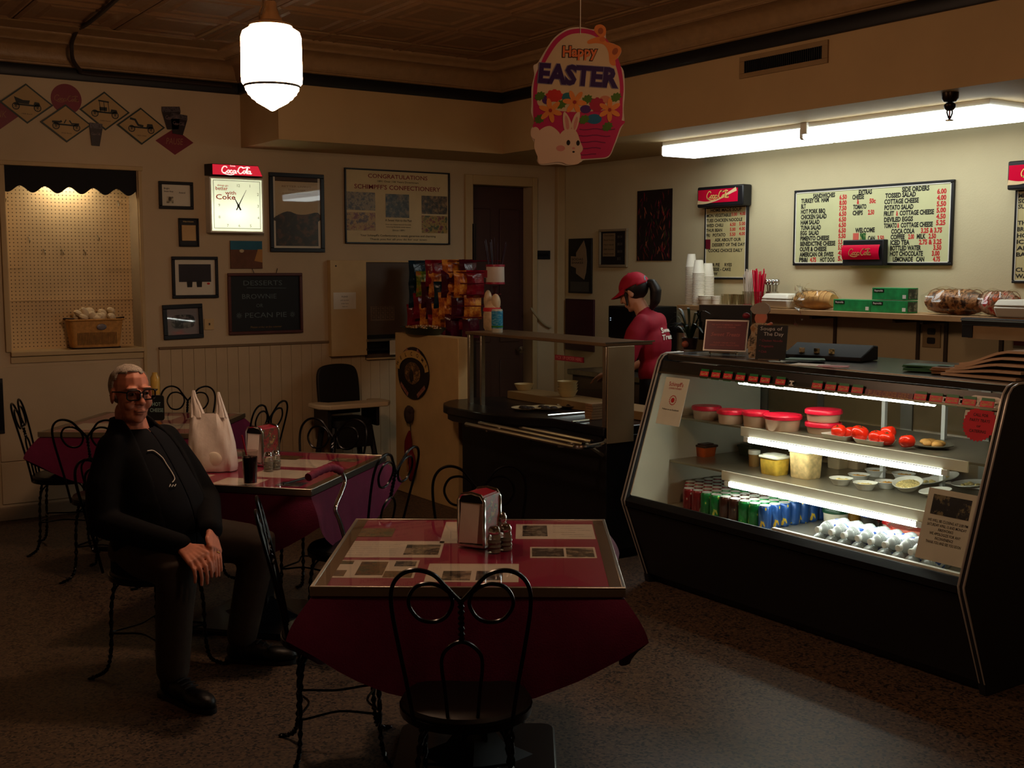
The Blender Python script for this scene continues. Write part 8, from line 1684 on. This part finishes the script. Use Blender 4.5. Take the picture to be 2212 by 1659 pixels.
q = MB(); q.ell((0, .05, 1.31), (.168, .108, .1)); q.ell((0, .02, 1.18), (.15, .118, .17)); q.ell((0, -.015, 1.0), (.165, .135, .13)); q.limb([(0, .085, 1.385), (0, .075, 1.34)], [.06, .075])
for (s, e) in ((sR, eR2), (sL, eL2)): q.limb([s * 1.0 + Vector((-.03 if s.x > 0 else .03, -.01, -.012)), s.lerp(e, .3), s.lerp(e, .85)], [.064, .066, .062])
remesh(q.obj('shirt', M_TEE, wom), .01, 9)
q = MB(); q.ell((0, -.02, .94), (.165, .13, .1))
for s in (-1, 1): q.limb([(s * .085, -.02, .9), (s * .09, 0, .5), (s * .09, -.03, .12)], [.1, .08, .07])
remesh(q.obj('trousers', mat('trousers_black', (20, 18, 20), .8), wom), .012, 3)
for s in (-1, 1): q = MB(); q.ell((s * .09, -.02, .05), (.045, .07, .05)); q.ell((s * .09, .1, .04), (.045, .09, .035)); remesh(q.obj('shoe', M_SHOE, wom), .009, 2)
hair_shell(wom, H2, M_HAIR, lambda q: q.y < .02 and q.z > -.075, 1.07)
hb = H2 @ Vector((0, -.1, .02)); q = MB(); q.limb([hb, hb + Vector((.005, -.05, .0)), hb + Vector((.01, -.075, -.05)), hb + Vector((.01, -.07, -.12)), hb + Vector((0, -.045, -.18))], [.02, .03, .04, .036, .014]); remesh(q.obj('ponytail', M_HAIR, wom), .008, 3)
MB().tube([(.026 * math.cos(t), -.115, .032 + .026 * math.sin(t)) for t in [2 * math.pi * k / 12 for k in range(12)]], .009, 6, closed=True, M=H2).obj('hair_tie', mat('tie_teal', (90, 120, 130), .6), wom)
q = MB(); q.limb([(-.07, .03, .0), (-.072, .05, -.07)], [.012, .006], M=H2).limb([(.07, .03, .0), (.072, .05, -.07)], [.012, .006], M=H2).obj('side_hair', M_HAIR, wom)
M_CAP = mat('cap_red', (176, 12, 46), .7, var=.08)
cp = hair_shell(wom, H2, M_CAP, lambda q: q.z > .02 + .12 * (q.y + .02), 1.13, 'cap')
bp = MB(); vs = []
for i in range(13):
    t = R(20 + 140 * i / 12); c, s = math.cos(t), math.sin(t)
    for (kk, dz) in ((1.0, 0), (1.75 - .35 * abs(c), -.012 - .02 * abs(c))): vs.append((.086 * c * (1 if kk == 1 else 1.02), .108 * s * kk - .018, .034 + dz)); vs.append((.086 * c * (1 if kk == 1 else 1.02), .108 * s * kk - .018, .040 + dz))
fs = []
for i in range(12): a = i * 4; c_ = a + 4; fs += [(a + 1, a + 3, c_ + 3, c_ + 1), (a, c_, c_ + 2, a + 2), (a + 2, c_ + 2, c_ + 3, a + 3)]
bp.add(vs, fs, H2).obj('brim', M_CAP, cp, angle=80); MB().ell((0, -.018, .128), (.008, .008, .005), M=H2).obj('button', M_CAP, cp)
# print on the back of the shirt
t_ = MB(); TB = Matrix.Translation((.03, -.062, 1.27)) @ Matrix.Rotation(R(180), 4, 'Z') @ Matrix.Rotation(R(90) + R(-6), 4, 'X')
TB = Matrix.Translation((0, -.072, 1.26)) @ Matrix(((-1, 0, 0, 0), (0, 0, -1, 0), (0, 1, 0, 0), (0, 0, 0, 1))).inverted()
TB = Matrix.Translation((-.01, -.085, 1.255)) @ Matrix(((1, 0, 0, 0), (0, .12, -1, 0), (0, 1, .12, 0), (0, 0, 0, 1)))
put_text(t_, 'Sweet', 0, .02, .034, width=.14, align='C', z=0, bold=.03, shear=.2); put_text(t_, 'Treats', 0, -.03, .034, width=.15, align='C', z=0, bold=.03, shear=.2)
t_.v = [TB @ v for v in t_.v]; so_ = t_.obj('shirt_lettering', M_WHITEINK, wom, smooth=False)
sw = so_.modifiers.new('wrap', 'SHRINKWRAP'); sw.target = [c for c in wom.children if c.name.startswith('shirt') and 'letter' not in c.name][0]; sw.offset = .006; sw.wrap_mode = 'ABOVE_SURFACE'
# lettering cut from many small characters is one part each
for o in bpy.data.objects:
    if o.name.split('.')[0] in ('black_letters', 'red_letters', 'candies', 'tissue_paper', 'chalk_doodle', 'basket_weave', 'numerals', 'raffia'): o['kind'] = 'stuff'
    if o.name.startswith('lettering') and o.parent and o.parent.name in ('welcome_plaque', 'chalkboard'): o['kind'] = 'stuff'
